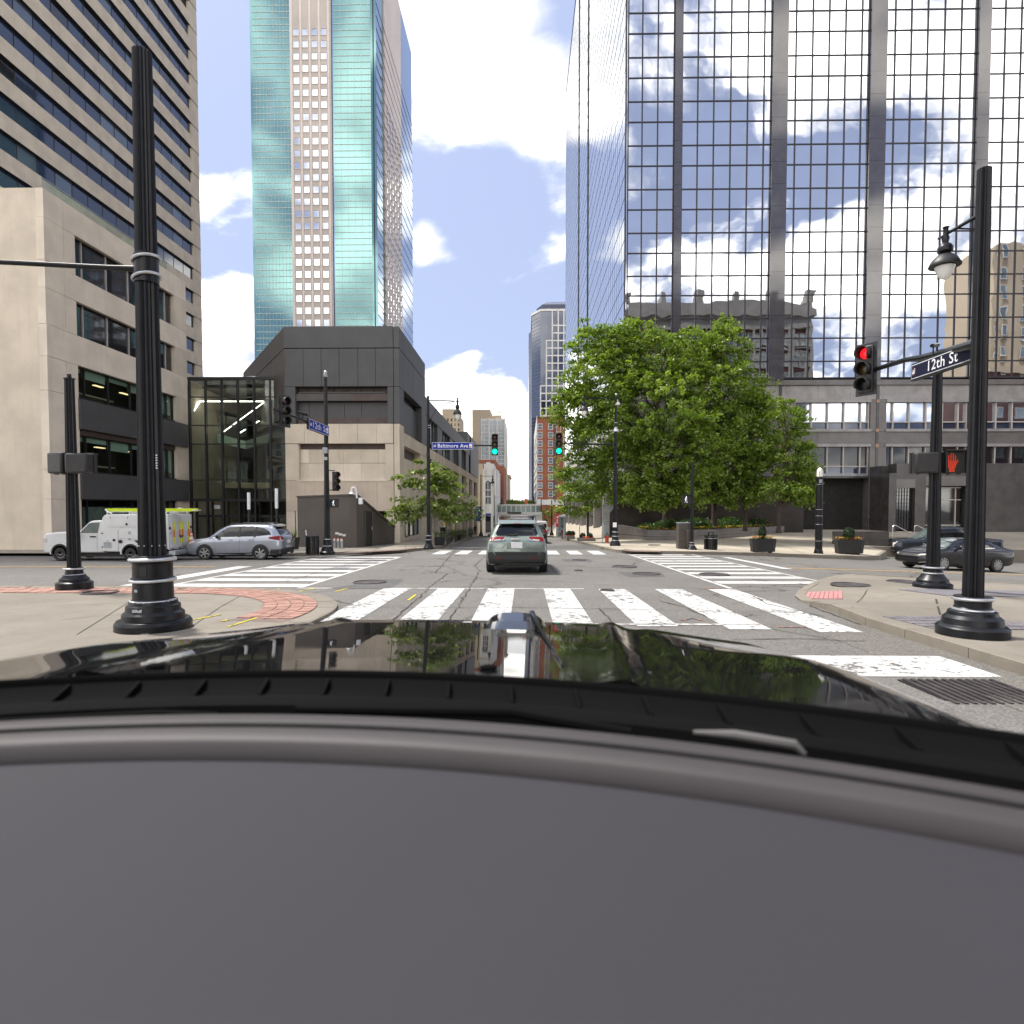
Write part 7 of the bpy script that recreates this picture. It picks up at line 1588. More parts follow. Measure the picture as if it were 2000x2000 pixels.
for y in (-.28, -1.03): C2.both([(y-.05, 1.09), (y+.05, 1.09), (y+.02, 1.57), (y-.06, 1.57)], 'satin_black', 'door_pillar', off=.012)
C2.both([(-1.02, 1.10), (.98, 1.055), (.98, 1.07), (-1.02, 1.115)], 'chrome', 'window_trim', off=.010)
C2.panel('B', [(-.60, 1.17), (.60, 1.17), (.63, 1.22), (.53, 1.54), (-.53, 1.54), (-.63, 1.22)], 'car_glass', 'rear_window', off=.008); C2.panel('F', [(-.62, 1.06), (.62, 1.06), (.52, 1.56), (-.52, 1.56)], 'car_glass_clear', 'windscreen', off=.008)
part('spoiler', MB().prism([(-.58, -2.04, 1.56), (.58, -2.04, 1.56), (.58, -1.76, 1.66), (-.58, -1.76, 1.66)], (0, 0, .03)), 'silver_paint', C2.t, bevel=.012)
for sg in (-1, 1):
    f_ = lambda pts: [(sg*x, z) for x, z in pts]
    C2.panel('B', f_([(.86, 1.14), (.55, 1.10), (.58, .88), (.87, .86)]), 'tail_red', 'tail_light', off=.016); C2.panel('B', f_([(.85, .97), (.60, .95), (.61, .90), (.85, .885)]), 'tail_clear', 'indicator_light', off=.022)
    C2.panel('LR'[sg > 0], [(-2.22, .93), (-1.72, 1.02), (-1.70, 1.09), (-2.16, 1.15), (-2.22, 1.1)], 'tail_red', 'tail_light', off=.012); C2.panel('LR'[sg > 0], [(2.16, .74), (1.82, .84), (1.78, .90), (2.06, .87)], 'tail_clear', 'headlight', off=.012)
    for y in (-.88, .10): part('door_handle', MB().tube([(sg*.905, y-.10, .965), (sg*.93, y-.05, .975), (sg*.93, y+.05, .975), (sg*.905, y+.10, .965)], .014, 6), 'silver_paint', C2.t, smooth=True)
    part('roof_rail', MB().tube([(sg*.55, -1.66, 1.665), (sg*.56, -1.5, 1.71), (sg*.565, .0, 1.725), (sg*.56, .3, 1.67)], .02, 8), 'satin_black', C2.t, smooth=True)
    for pts in ([(-.335, .35), (-.325, .35), (-.325, 1.09), (-.335, 1.09)], [(.80, .38), (.81, .38), (.905, 1.02), (.895, 1.02)], [(-1.02, .75), (-1.01, .75), (-1.0, 1.1), (-1.01, 1.1)]): C2.panel('LR'[sg > 0], pts, 'lens_black', 'door_seam', off=.004)
C2.both([(-.95, .24), (.95, .24), (.95, .33), (-.95, .36)], 'cladding', 'sill', off=.010); C2.panel('B', [(-.88, .54), (.88, .54), (.85, .30), (-.85, .30)], 'cladding', 'bumper', off=.02); C2.both([(-2.24, .52), (-1.80, .50), (-1.76, .28), (-2.2, .32)], 'cladding', 'bumper_corner', off=.012)
part('number_plate', MB().box(-.17, .17, -2.335, -2.315, .78, .93), 'plate_white', C2.t, bevel=.006); part('plate_recess', MB().box(-.26, .26, -2.315, -2.28, .76, .95), 'silver_paint', C2.t, bevel=.02)
part('roof_fin', MB().prism([(-.03, -1.55, 1.65), (.03, -1.55, 1.65), (.02, -1.30, 1.665), (-.02, -1.30, 1.665)], (0, -.07, .085)), 'silver_paint', C2.t)
C2.wheels(1.32, -1.32, .345, .90, .23, spokes=6); C2.mirrors(.70, 1.10, .84, 'satin_black'); part('underbody', MB().box(-.65, .65, -2.0, 2.0, .19, .34), 'lens_black', C2.t)
p = S(454, 1093.5); s_ = mpp(p)*41.6
place(C2.t, (p.x, p.y+.9*s_, g(p.x, p.y+.9*s_)), R(90), s_)

# dark sedan on the right
ST3 = [(-2.30, .45, .72, .92, .66, .95, .56), (-2.2, .34, .84, .97, .76, 1.00, .60), (-1.9, .25, .89, .98, .80, 1.07, .60), (-1.2, .20, .90, .97, .82, 1.33, .57), (-.5, .19, .90, .95, .82, 1.405, .56), (.0, .19, .90, .93, .82, 1.40, .56), (.5, .19, .90, .91, .81, 1.25, .58), (1.05, .19, .895, .89, .79, .965, .64), (1.7, .21, .88, .80, .74, .85, .56), (2.08, .24, .82, .69, .68, .74, .50), (2.26, .30, .68, .58, .56, .62, .40), (2.31, .36, .50, .50, .42, .53, .3)]
def sedan(label, paint):
    c = Car('dark_sedan', label, paint, ST3, 'parked cars on the right')
    c.both([(-1.25, 1.03), (.45, .965), (.85, .95), (.12, 1.30), (-.5, 1.335), (-1.05, 1.27)], 'car_glass', 'side_window'); c.panel('F', [(-.60, .97), (.60, .97), (.50, 1.33), (-.50, 1.33)], 'car_glass_clear', 'windscreen', off=.006)
    c.panel('B', [(-.55, 1.05), (.55, 1.05), (.48, 1.32), (-.48, 1.32)], 'car_glass', 'rear_window'); c.both([(-1.25, 1.01), (.85, .935), (.85, .945), (-1.25, 1.025)], 'chrome', 'window_trim', off=.010)
    c.panel('F', [(-.62, .65), (.62, .65), (.56, .55), (-.56, .55)], 'lens_black', 'grille', off=.02); c.panel('F', [(-.46, .47), (.46, .47), (.52, .32), (-.52, .32)], 'lens_black', 'air_intake', off=.02)
    c.panel('F', [(-.70, .545), (.70, .545), (.68, .52), (-.68, .52)], 'grey_paint', 'front_bar', off=.03)
    for sg in (-1, 1):
        q = 'LR'[sg > 0]; f_ = lambda pts: [(sg*x, z) for x, z in pts]
        c.panel('F', f_([(.80, .70), (.52, .66), (.50, .60), (.72, .62)]), 'tail_clear', 'headlight', off=.02); c.panel(q, [(2.12, .62), (1.72, .70), (1.70, .75), (2.0, .72)], 'tail_clear', 'headlight', off=.01)
        c.panel('F', f_([(.76, .48), (.54, .46), (.56, .32), (.74, .34)]), 'lens_black', 'fog_recess', off=.02); part('fog_lamp', MB().ball((sg*.62, 2.10, .40), .05, 6), 'tail_clear', c.t, smooth=True)
        c.panel('F', f_([(.79, .36), (.54, .31), (.54, .285), (.79, .33)]), 'chrome', 'chrome_lip', off=.03)
        for pts in ([(-.33, .3), (-.32, .3), (-.32, .97), (-.33, .97)], [(.80, .3), (.81, .3), (.86, .93), (.85, .93)]): c.panel(q, pts, 'lens_black', 'door_seam', off=.003)
        c.panel('T', f_([(.44, 1.1), (.46, 1.1), (.36, 1.9), (.34, 1.9)]), 'lens_black', 'bonnet_crease', off=.002)
    c.wheels(1.38, -1.32, .325, .90, .22, spokes=10, arch='lens_black', ak=1.1); c.mirrors(.62, 1.0, .80, paint); part('underbody', MB().box(-.65, .65, -1.9, 1.9, .16, .3), 'lens_black', c.t)
    return c
c = sedan('dark grey sedan parked facing left behind the right corner post', 'grey_paint'); p = S(1842, 1114.3); s_ = mpp(p)*47.
rz_ = R(102); c.t.rotation_euler = (0, 0, rz_); off = Matrix.Rotation(rz_, 3, 'Z') @ Vector((-.88, 1.38, 0))*s_
place(c.t, (p.x-off.x, p.y-off.y, g(p.x-off.x, p.y-off.y)), rz_, s_); c.t.rotation_euler = (0, R(0), rz_); c.t.rotation_euler = (R(2.57), 0, rz_)
# blue-grey pickup-like car behind it
ST4 = [(-2.6, .50, .80, 1.06, .78, 1.09, .70), (-2.5, .42, .92, 1.10, .86, 1.14, .72), (-1.2, .36, .95, 1.10, .88, 1.16, .75), (-1.0, .35, .95, 1.10, .88, 1.70, .70), (-.4, .34, .95, 1.10, .88, 1.80, .68), (.3, .34, .95, 1.10, .88, 1.78, .67), (.9, .34, .95, 1.09, .88, 1.42, .72), (1.25, .34, .95, 1.08, .87, 1.14, .80), (2.2, .36, .94, 1.04, .85, 1.08, .74), (2.48, .40, .90, .96, .80, 1.0, .70), (2.58, .46, .84, .84, .76, .88, .66)]
c = Car('parked_pickup', 'blue grey pickup parked beyond the dark sedan by the plaza steps', 'navy_paint', ST4, 'parked cars on the right')
c.panel('F', [(-.66, 1.12), (.66, 1.12), (.56, 1.68), (-.56, 1.68)], 'car_glass_clear', 'windscreen'); c.both([(-.95, 1.18), (.75, 1.15), (1.0, 1.15), (.35, 1.64), (-.4, 1.68), (-.9, 1.64)], 'car_glass', 'side_window')
for z in (.62, .72, .82): c.panel('F', [(-.56, z), (.56, z), (.56, z+.06), (-.56, z+.06)], 'chrome', 'grille_bar', off=.03)
c.panel('F', [(-.60, .58), (.60, .58), (.60, .92), (-.60, .92)], 'lens_black', 'grille', off=.015); c.panel('F', [(-.80, .52), (.80, .52), (.80, .42), (-.80, .42)], 'chrome', 'bumper', off=.05)
for sg in (-1, 1): c.panel('F', [(sg*.62, .66), (sg*.82, .68), (sg*.84, .92), (sg*.62, .90)], 'tail_clear', 'headlight', off=.02)
c.wheels(1.6, -1.55, .38, .95, .26, arch='lens_black', ak=1.12); c.mirrors(.8, 1.25, .88, 'chrome')
p = S(1792, 1072, h_plaza); s_ = mpp(p)*36; place(c.t, (p.x+1.6*s_, p.y+.6, g(p.x+1.6, p.y+.6)+.02), R(78), s_)
# cars far ahead
ST5 = [(x[0], x[1], x[2], x[3], x[4], x[5], x[6]) for x in ST]
c = Car('black_car', 'black car partly hidden behind the right side of the green crossover', 'car_black', ST5, 'cars on the road')
c.panel('B', [(-.60, 1.19), (.60, 1.19), (.655, 1.26), (.56, 1.545), (-.56, 1.545), (-.655, 1.26)], 'car_glass', 'rear_window'); c.both([(-1.70, 1.16), (.75, 1.09), (1.05, 1.08), (.35, 1.53), (-1.55, 1.52)], 'car_glass', 'side_window')
for sg in (-1, 1): c.panel('B', [(sg*.88, 1.15), (sg*.60, 1.15), (sg*.62, .95), (sg*.885, .95)], 'tail_red', 'tail_light', off=.02)
c.wheels(1.35, -1.36, .365, .955, .26, spokes=5); p = S(1046, 1062); place(c.t, (p.x, p.y+2, g(p.x, p.y+2)), 0, .86)
p = S(1059.5, 1049); s_ = mpp(p); t = thing('white_van', 'tall white delivery van ahead of the black car', 'van', p, 'cars on the road')
w, h = 10*s_, 30*s_
part('body', MB().prism([(-w+p.x, p.y, p.z+.35), (w+p.x, p.y, p.z+.35), (w+p.x, p.y, p.z+h*.6), (w*.9+p.x, p.y, p.z+h*.96), (w*.8+p.x, p.y, p.z+h), (-w*.8+p.x, p.y, p.z+h), (-w*.9+p.x, p.y, p.z+h*.96), (-w+p.x, p.y, p.z+h*.6)], (0, 5, 0)), 'van_white', t, bevel=.06)
part('bumper', MB().box(p.x-w, p.x+w, p.y-.12, p.y+.1, p.z+.3, p.z+.62), 'cladding', t, bevel=.03); part('door_seam', MB().box(p.x-.012, p.x+.012, p.y-.012, p.y, p.z+.7, p.z+h*.92), 'lens_black', t)
for sg in (-1, 1):
    part('rear_window', MB().box(*sorted((p.x+sg*w*.12, p.x+sg*w*.78)), p.y-.015, p.y, p.z+h*.6, p.z+h*.86), 'car_glass', t); part('tail_light', MB().box(*sorted((p.x+sg*w*.86, p.x+sg*w*.98)), p.y-.03, p.y, p.z+h*.3, p.z+h*.46), 'tail_red', t)
    for y in (.9, 4.0): part('wheel', MB().lathe([(-.12, .36), (.12, .36)], (p.x+sg*(w-.12), p.y+y, p.z+.36), 18, axis=(1, 0, 0)), 'rubber', t, smooth=True)

# white utility truck on the left, built facing left in its own pixels-to-metres frame
p = S(189, 1095.5); k_ = mpp(p); YT = p.y; WD = 1.66
zg = g(p.x, p.y); t = thing('utility_truck', 'white utility pickup truck with a lime ladder on its roof behind the left poles', 'truck', (p.x, YT+WD/2, zg))
X_ = lambda px: p.x+(px-189)*k_
Z_ = lambda py: zg+(1096-py)*k_
def tprism(name, pts, m, y0=0., y1=WD, bev=.03, par=None, smooth=False): return part(name, MB().prism([(X_(a), YT+y0, Z_(b)) for a, b in pts], (0, y1-y0, 0)), m, par or t, bevel=bev)
tprism('cab', [(84, 1080), (84, 1050), (88, 1043), (110, 1040), (140, 1038.5), (156, 1038), (176, 1019.5), (184, 1017), (201, 1016.5), (206, 1040), (206, 1080)], 'utility_white', bev=.05)
tprism('service_body', [(201, 1078), (203, 1012), (208, 1006.5), (213, 1005), (330.5, 1005), (331, 1010), (331, 1072), (290, 1078)], 'utility_white', -.05, WD+.05, .03)
def tp(name, pts, m, off=.012, par=None, y=-.05): return part(name, MB().prism([(X_(a), YT+y-off, Z_(b)) for a, b in pts], (0, off*.8, 0)), m, par or t)
rc_ = lambda a, b, c_, d_: [(a, b), (c_, b), (c_, d_), (a, d_)]
tp('side_window', [(158.5, 1041), (162, 1036), (175, 1023.5), (180, 1021.5), (197, 1021), (192, 1041.5)], 'car_glass_clear', .012, y=0)
tp('door_seam', rc_(155.5, 1042, 156.3, 1078), 'galv', .006, y=0); tp('door_seam', rc_(190.5, 1042, 191.2, 1078), 'galv', .006, y=0); tp('door_handle', rc_(177.5, 1047.3, 188.5, 1049.5), 'satin_black', .04, y=0)
part('mirror', MB().ball((X_(158), YT-.16, Z_(1046)), .11, 8, (.7, .6, 1.2)), 'satin_black', t, smooth=True)
part('windscreen', MB().add([(X_(157.2), YT+.08, Z_(1037.5)), (X_(157.2), YT+WD-.08, Z_(1037.5)), (X_(176.2), YT+WD-.2, Z_(1020.2)), (X_(176.2), YT+.2, Z_(1020.2))], [(0, 1, 2, 3)]), 'car_glass', t)
tp('headlight', rc_(84, 1052, 92, 1060), 'tail_clear', .015, y=0)
for nm, a, b, c_, d_ in (('upper_locker', 212, 1010, 300, 1029), ('front_locker', 204.5, 1035, 234, 1076), ('rear_locker', 237.5, 1035, 280, 1052), ('end_locker', 284, 1035, 328, 1076)):
    tp(nm, rc_(a, b, c_, d_), 'utility_white', .022); 
    for q in ((a, b, c_, b+.7), (a, d_-.7, c_, d_), (a, b, a+.7, d_), (c_-.7, b, c_, d_)): tp('locker_gasket', rc_(*q), 'galv', .006)
for a, b, c_, d_, m in ((206, 1059, 221, 1070.5, 'galv'), (224, 1053, 229, 1057.5, 'satin_black'), (255, 1038, 259.5, 1043.5, 'galv'), (250, 1022, 253.6, 1026.5, 'satin_black'), (212.5, 1056, 215.5, 1057.2, 'tail_red'), (206.5, 1076, 210, 1077.2, 'tail_red'), (254, 1052.5, 258.5, 1053.6, 'satin_black'), (201.5, 1041.2, 205.5, 1043, 'satin_black'), (280, 1041, 284, 1042.6, 'satin_black'), (280, 1067, 284, 1069, 'satin_black'), (202, 1067.5, 205, 1069.5, 'satin_black'), (219.6, 1010.2, 220.6, 1012.5, 'satin_black'), (253.4, 1010.2, 254.4, 1012.5, 'satin_black')): tp('fitting', rc_(a, b, c_, d_), m, .034)
part('filler_cap', MB().lathe([(0, 3.6*k_), (.03, 3.4*k_)], (X_(238.8), YT-.06, Z_(1058)), 18, axis=(0, -1, 0)), 'satin_black', t)
tp('step_hole', [(266, 1055.5), (277, 1055.5), (277, 1065)], 'lens_black', .036)
for cx_, nm in ((119.5, 'f'), (258.5, 'r')):
    arc = [(cx_+20.5*math.cos(R(a)), 1080-20.5*math.sin(R(a))) for a in range(-8, 189, 14)]
    tp('wheel_arch', arc, 'utility_white', .05, y=-.03); tp('wheel_well', [(cx_+17.6*math.cos(R(a)), 1080-17.6*math.sin(R(a))) for a in range(-8, 189, 14)], 'lens_black', .06, y=-.03)
    for yy, sg in ((.08, -1), (WD-.08, 1)):
        c3 = (X_(cx_), YT+yy-(.06 if sg < 0 else -.06), zg+15.6*k_); r = 15.6*k_
        wh = part('wheel', MB().lathe([(-.11, r*.7), (-.11, r*.93), (-.08, r), (.08, r), (.11, r*.93), (.11, r*.68), (.05, r*.62)], c3, 28, axis=(0, sg, 0)), 'rubber', t, smooth=True)
        part('rim', MB().lathe([(.02, r*.66), (.07, r*.66), (.07, r*.58), (.03, r*.5), (.09, r*.22), (.11, r*.2), (.11, r*.05)], c3, 24, axis=(0, sg, 0)), 'steel', wh, smooth=True)
        for k in range(8): a = R(45*k+10); part('rim_hole', MB().lathe([(0, r*.10), (.012, r*.10)], (c3[0]+r*.42*math.cos(a), c3[1]+sg*.055, c3[2]+r*.42*math.sin(a)), 8, axis=(0, sg, 0)), 'lens_black', wh)
part('chassis', MB().box(X_(95), X_(325), YT+.2, YT+WD-.2, zg+.16, zg+.42), 'lens_black', t)
# rear doors and chevrons
XR_ = X_(331)
part('rear_frame', MB().box(XR_, XR_+.03, YT-.03, YT+WD+.03, Z_(1074), Z_(1006)), 'utility_white', t)
for i, (a, b) in enumerate(((.12, .80), (.83, 1.50))):
    d_ = part('rear_door', MB().box(XR_+.03, XR_+.055, YT+a, YT+b, Z_(1070), Z_(1011)), 'utility_white', t)
    for e in ((a+.14, a+.26), (b-.14, b-.02)) if i == 0 else ((a+.03, a+.17), (b-.18, b-.04)):
        for z0, z1, m in ((1062, 1050, 'chev_yellow'), (1050, 1036, 'chev_orange'), (1036, 1020, 'chev_yellow')): part('reflective_strip', MB().box(XR_+.056, XR_+.062, YT+e[0], YT+e[1], Z_(z0), Z_(z1)), m, d_)
    part('door_handle', MB().box(XR_+.055, XR_+.08, YT+(b-.1 if i == 0 else a+.02), YT+(b-.02 if i == 0 else a+.1), Z_(1052), Z_(1047)), 'satin_black', d_)
    part('rear_window', MB().box(XR_+.056, XR_+.060, YT+a+.3, YT+b-.22, Z_(1040), Z_(1026)), 'van_white', d_)
for y_, z_, m in ((1.60, 1032, 'tail_red'), (1.60, 1038, 'tail_clear'), (1.60, 1044, 'chev_orange'), (.05, 1032, 'tail_red'), (.05, 1040, 'tail_clear')): part('rear_lamp', MB().lathe([(0, .055), (.03, .05)], (XR_+.03, YT+y_, Z_(z_)), 12, axis=(1, 0, 0)), m, t)
for y_ in (.2, .7, 1.2): part('marker', MB().box(XR_+.03, XR_+.04, YT+y_, YT+y_+.14, Z_(1073.4), Z_(1072)), 'tail_red', t)
part('step_bumper', MB().box(XR_, XR_+.28, YT, YT+WD, Z_(1085), Z_(1076)), 'galv', t, bevel=.02); part('tow_bar', MB().box(XR_+.2, XR_+.42, YT+.7, YT+.9, Z_(1088), Z_(1085)), 'dark_frame', t)
# roof rack and ladder
for px in (210, 254, 300, 326): part('rack_bar', MB().tube([(X_(px), YT+.05, Z_(1005)), (X_(px), YT+.05, Z_(1000.5)), (X_(px), YT+WD-.05, Z_(1000.5)), (X_(px), YT+WD-.05, Z_(1005))], .022, 6), 'white_metal', t)
part('rack_foot', MB().tube([(X_(222), YT-.02, Z_(1003.5)), (X_(213), YT-.02, Z_(1000)), (X_(209), YT-.02, Z_(995))], .03, 6), 'white_metal', t, smooth=True); part('beacon', MB().lathe([(0, .13), (.08, .13), (.14, .08)], (X_(342), YT+.5, Z_(999)), 12), 'white_metal', t, smooth=True)
part('beacon_post', MB().box(X_(326), X_(344), YT+.46, YT+.54, Z_(1002), Z_(998)), 'white_metal', t)
l = thing('ladder', 'lime green extension ladder lying on the roof rack of the white truck', 'ladder', (X_(270), YT+.4, Z_(999)))
for y_ in (.18, .60): part('ladder_rail', MB().box(X_(203), X_(374), YT+y_, YT+y_+.05, Z_(999.5), Z_(993.5)), 'lime', l)
for k in range(16): part('rung', MB().box(X_(208+10.4*k), X_(209.2+10.4*k), YT+.2, YT+.62, Z_(997.5), Z_(996)), 'galv', l)
part('ladder_foot', MB().box(X_(374), X_(380), YT+.18, YT+.62, Z_(998), Z_(996)), 'white_metal', l)
for px, yy, w_, h_ in ((236, .9, 14, 3.2), (286, .8, 22, 2.6), (318, .7, 9, 4)): part('roof_box', MB().box(X_(px-w_/2), X_(px+w_/2), YT+yy, YT+yy+.35, Z_(1004.5), Z_(1001.5-h_)), 'white_metal', t, bevel=.02)
part('conduit_tube', MB().tube([(X_(214), YT+1.35, Z_(998)), (X_(330), YT+1.35, Z_(998))], .06, 8), 'white_metal', t, smooth=True)
# cones
def cone(px, py, hpx, label, z=None, Y=None):
    q = S(px, py) if Y is None else onY(px, py, Y); h = hpx*mpp(q); t = thing('traffic_cone', label, 'traffic cone', q, 'orange traffic cones'); r = h*.21
    f_ = lambda a: r*(1-.82*a)
    part('cone', MB().lathe([(0, r*1.02)]+[(h*a, f_(a)) for a in (.04, .3, .55, .75, 1.0)], q, 18), 'cone_orange', t, smooth=True)
    for a, b in ((.42, .62), (.72, .86)): part('white_band', MB().lathe([(h*a, f_(a)*1.04), (h*b, f_(b)*1.05)], q, 18), 'sign_white', t, smooth=True)
    part('base_plate', MB().box(q.x-r*1.35, q.x+r*1.35, q.y-r*1.35, q.y+r*1.35, q.z, q.z+.035), 'planter_black' if Y is None else 'cone_orange', t)
cone(333, 1085, 20, 'orange and white cone on the road behind the white truck', Y=None)
cone(374, 1066, 29, 'tall orange and white cone carried at the back corner of the white truck', Y=YT+WD-.15)
p2 = onY(374, 1066, YT+WD-.15); part('cone_shelf', MB().box(XR_, p2.x+.22, YT+WD-.42, YT+WD+.1, p2.z-.05, p2.z-.005), 'dark_frame', t)
# ------------------------------------------------------------------ trees
def leaf_cloud(clumps, per, spread, size, flat=.55, axis=None):
    """small folded leaves round clump centres; returns verts, faces, tone per leaf"""
    n = len(clumps)*per; C = np.repeat(np.array(clumps)[:, :3], per, 0); sc = np.repeat(np.array(clumps)[:, 3], per)
    off = rng.normal(size=(n, 3)); off /= np.linalg.norm(off, axis=1)[:, None]; rad = rng.random(n)**.5
    off *= rad[:, None]*spread*sc[:, None]; off[:, 2] *= flat
    if axis is not None:      # boughs reach outwards and droop a little at the tip
        rd = np.array(clumps)[:, :2]-np.array(axis)[:2]; rd /= np.linalg.norm(rd, axis=1)[:, None]+1e-6; rd = np.repeat(rd, per, 0); l = rng.uniform(-1, 1.2, n)*spread*1.0*sc
        off[:, :2] = off[:, :2]*.62 + rd*l[:, None]; off[:, 2] -= .16*np.maximum(0, l)**2/spread
    P = C+off
    nrm = rng.normal(size=(n, 3))*.75 + np.array([0, 0, .8]) + off/spread*.5; nrm /= np.linalg.norm(nrm, axis=1)[:, None]
    a = np.cross(nrm, rng.normal(size=(n, 3))); a /= np.linalg.norm(a, axis=1)[:, None]; b = np.cross(nrm, a)
    s = size*rng.uniform(.65, 1.35, n)[:, None]
    V = np.stack([P-a*s, P+b*s*.55+nrm*s*.22, P+a*s-nrm*s*.15, P-b*s*.55+nrm*s*.22], 1).reshape(-1, 3)
    F_ = np.arange(n*4).reshape(n, 4); T_ = np.repeat(rng.random(len(clumps)), per)*.45+rng.random(n)*.55
    return V, F_, T_
def leaf_obj(name, V, F_, T_, m, parent):
    me = bpy.data.meshes.new(name); n = len(F_); o_ = np.array(ORG[parent.name])
    me.vertices.add(len(V)); me.vertices.foreach_set('co', (V-o_).astype(np.float32).ravel()); me.loops.add(n*4); me.loops.foreach_set('vertex_index', F_.astype(np.int32).ravel())
    me.polygons.add(n); me.polygons.foreach_set('loop_start', (np.arange(n)*4).astype(np.int32)); me.update(calc_edges=True)
    at = me.attributes.new('tone', 'FLOAT', 'FACE'); at.data.foreach_set('value', T_.astype(np.float32))
    return obj(name, me, m, parent)
def tree(label, base, lobes, trunk_r, m='leaf_bright', per=46, dens=1., size=.13, spread=.62, fork=.35, bark='bark', stem2=None, group='trees by the road', flat=.5):
    """lobes: ellipsoids (cx, cy, cz, rx, ry, rz) that make up an uneven crown"""
    base = Vector(base); t = thing('tree', label, 'tree', base, group); cl = []
    for (cx_, cy_, cz_, rx, ry, rz_) in lobes:
        n = int(dens*5.2*(rx*ry*rz_)**(2/3)/(spread**2)*1.0)
        for _ in range(n):
            u = rng.normal(size=3); u /= np.linalg.norm(u); f_ = rng.uniform(.25, 1.)**.45
            wob = 1+.16*math.sin(5*u[0]+3*u[2]+cx_)*math.cos(4*u[1]+2*u[2]); f_ *= 1.1 if rng.random() < .12 else 1.; cl.append((cx_+u[0]*rx*f_*wob, cy_+u[1]*ry*f_*wob, cz_+u[2]*rz_*f_*wob, rng.uniform(.5, 1.4)))
    V, F_, T_ = leaf_cloud(cl, per, spread, size, flat, base)
    leaf_obj('crown', V, F_, T_, m, t)
    C_ = Vector(np.average(np.array(lobes)[:, :3], axis=0, weights=[l[3]*l[5] for l in lobes])); top = max(l[2]+l[5] for l in lobes)
    fk = base + Vector((0, 0, (C_.z-base.z)*fork)); lead = Vector((C_.x*.6+base.x*.4, C_.y*.6+base.y*.4, base.z+(top-base.z)*.86))
    path = [base-Vector((0, 0, .1)), base+Vector((0, 0, .25)), fk, fk.lerp(lead, .45)+Vector((.1, 0, 0)), lead]
    part('trunk', MB().tube(path, [trunk_r*1.5, trunk_r*1.08, trunk_r*.9, trunk_r*.5, trunk_r*.1], 12), bark, t, smooth=True)
    br = MB(); tw = sorted(cl, key=lambda c: random.random())[:int(46*dens)+14]
    for c in tw:
        e = Vector(c[:3]); k = max(.0, min(.9, (e.z-fk.z)/(lead.z-fk.z+.01)-.28)); st = fk.lerp(lead, k); mid = st.lerp(e, .5)+Vector((0, 0, .12*(e-st).length)); r = trunk_r*(.34-.22*k)
        br.tube([st, st.lerp(mid, .6), mid, e], [r, r*.75, r*.5, r*.12], 5)
    part('limbs', br, bark, t, smooth=True)
    return t
def lobes_px(lst, Y, fl=.8):
    """ellipsoids given by photo position and half sizes at depth Y (+ offset)"""
    out = []
    for px, py, hw, hh, dy in lst:
        q = onY(px, py, Y+dy); k = mpp(q); out.append((q.x, q.y, q.z, hw*k, min(hw, hh)*k*fl, hh*k))
    return out
bz = lambda px, Y: Vector((onY(px, 1035, Y).x, Y, zb_-.02))
YB = bp_[2].y
tree('biggest plaza tree on the left with wide low boughs over the lamp post', bz(1302, YB+2.2), lobes_px([(1255, 705, 105, 70, 1), (1150, 672, 44, 42, .6), (1205, 690, 60, 50, .8), (1180, 745, 80, 70, 0), (1135, 800, 62, 48, -.5), (1270, 810, 120, 95, -1), (1190, 860, 95, 62, -.5), (1330, 880, 95, 80, -1.5), (1150, 925, 70, 40, -.3), (1255, 935, 90, 52, -1.5), (1345, 700, 62, 60, 1.5), (1240, 660, 45, 38, 1.2), (1120, 765, 38, 26, 0), (1330, 965, 60, 26, -1.5), (1185, 962, 55, 24, -.6), (1290, 975, 50, 22, -1.6)], YB+1.8), .30, dens=1.0, per=44, size=.108, spread=.44, flat=.68)
tree('second plaza tree with a tall pointed crown right of the biggest one', bz(1395, YB+3.2), lobes_px([(1412, 690, 48, 62, .5), (1395, 760, 78, 80, 0), (1440, 800, 62, 80, .3), (1420, 880, 85, 80, -.8), (1390, 950, 70, 40, -.8), (1415, 640, 18, 24, .5)], YB+2.8), .2, dens=.95, per=42, size=.105, spread=.43, flat=.68)
tree('third plaza tree with crown between the tall one and the end one', bz(1455, YB+2.6), lobes_px([(1478, 850, 50, 75, 0), (1490, 915, 58, 55, -.5), (1460, 945, 60, 35, -.5), (1480, 790, 32, 40, .4), (1440, 975, 55, 24, -.8)], YB+2.6), .14, dens=1.05, per=40, size=.10, spread=.42, flat=.68)
tree('slim plaza tree at the right end of the bed before the entrance', bz(1521, YB-.6), lobes_px([(1548, 830, 32, 48, 0), (1552, 890, 34, 48, 0), (1555, 945, 38, 34, -.3), (1530, 960, 45, 24, -.3), (1578, 920, 20, 20, -.2), (1520, 800, 18, 22, .1), (1560, 968, 36, 20, -.3)], YB-.4), .12, dens=1.1, per=40, size=.10, spread=.42, flat=.68)
p = S(1148, 1052, h_plaza); tree('small street tree with drooping leaves over the right planter boxes', p, lobes_px([(1118, 985, 32, 22, 0), (1150, 985, 35, 24, 0), (1135, 960, 34, 24, .5), (1100, 1000, 16, 12, 0), (1170, 965, 30, 22, 0)], p.y), .09, dens=.9, per=40, size=.12, fork=.7)
p = S(846, 1066, h_far); tree('loose leaved street tree behind the left lamp post', p, lobes_px([(838, 930, 34, 22, 0), (815, 955, 30, 16, 0), (850, 965, 42, 26, 0), (806, 998, 34, 18, -.2), (850, 1000, 46, 22, 0), (790, 1008, 20, 9, -.2), (792, 932, 14, 6, 0), (785, 975, 16, 6, 0), (868, 940, 20, 22, 0), (838, 905, 20, 10, 0)], p.y), .075, 'leaf_dull', dens=1.1, per=44, size=.125, spread=.5, fork=.55, bark='bark_grey', flat=.5)
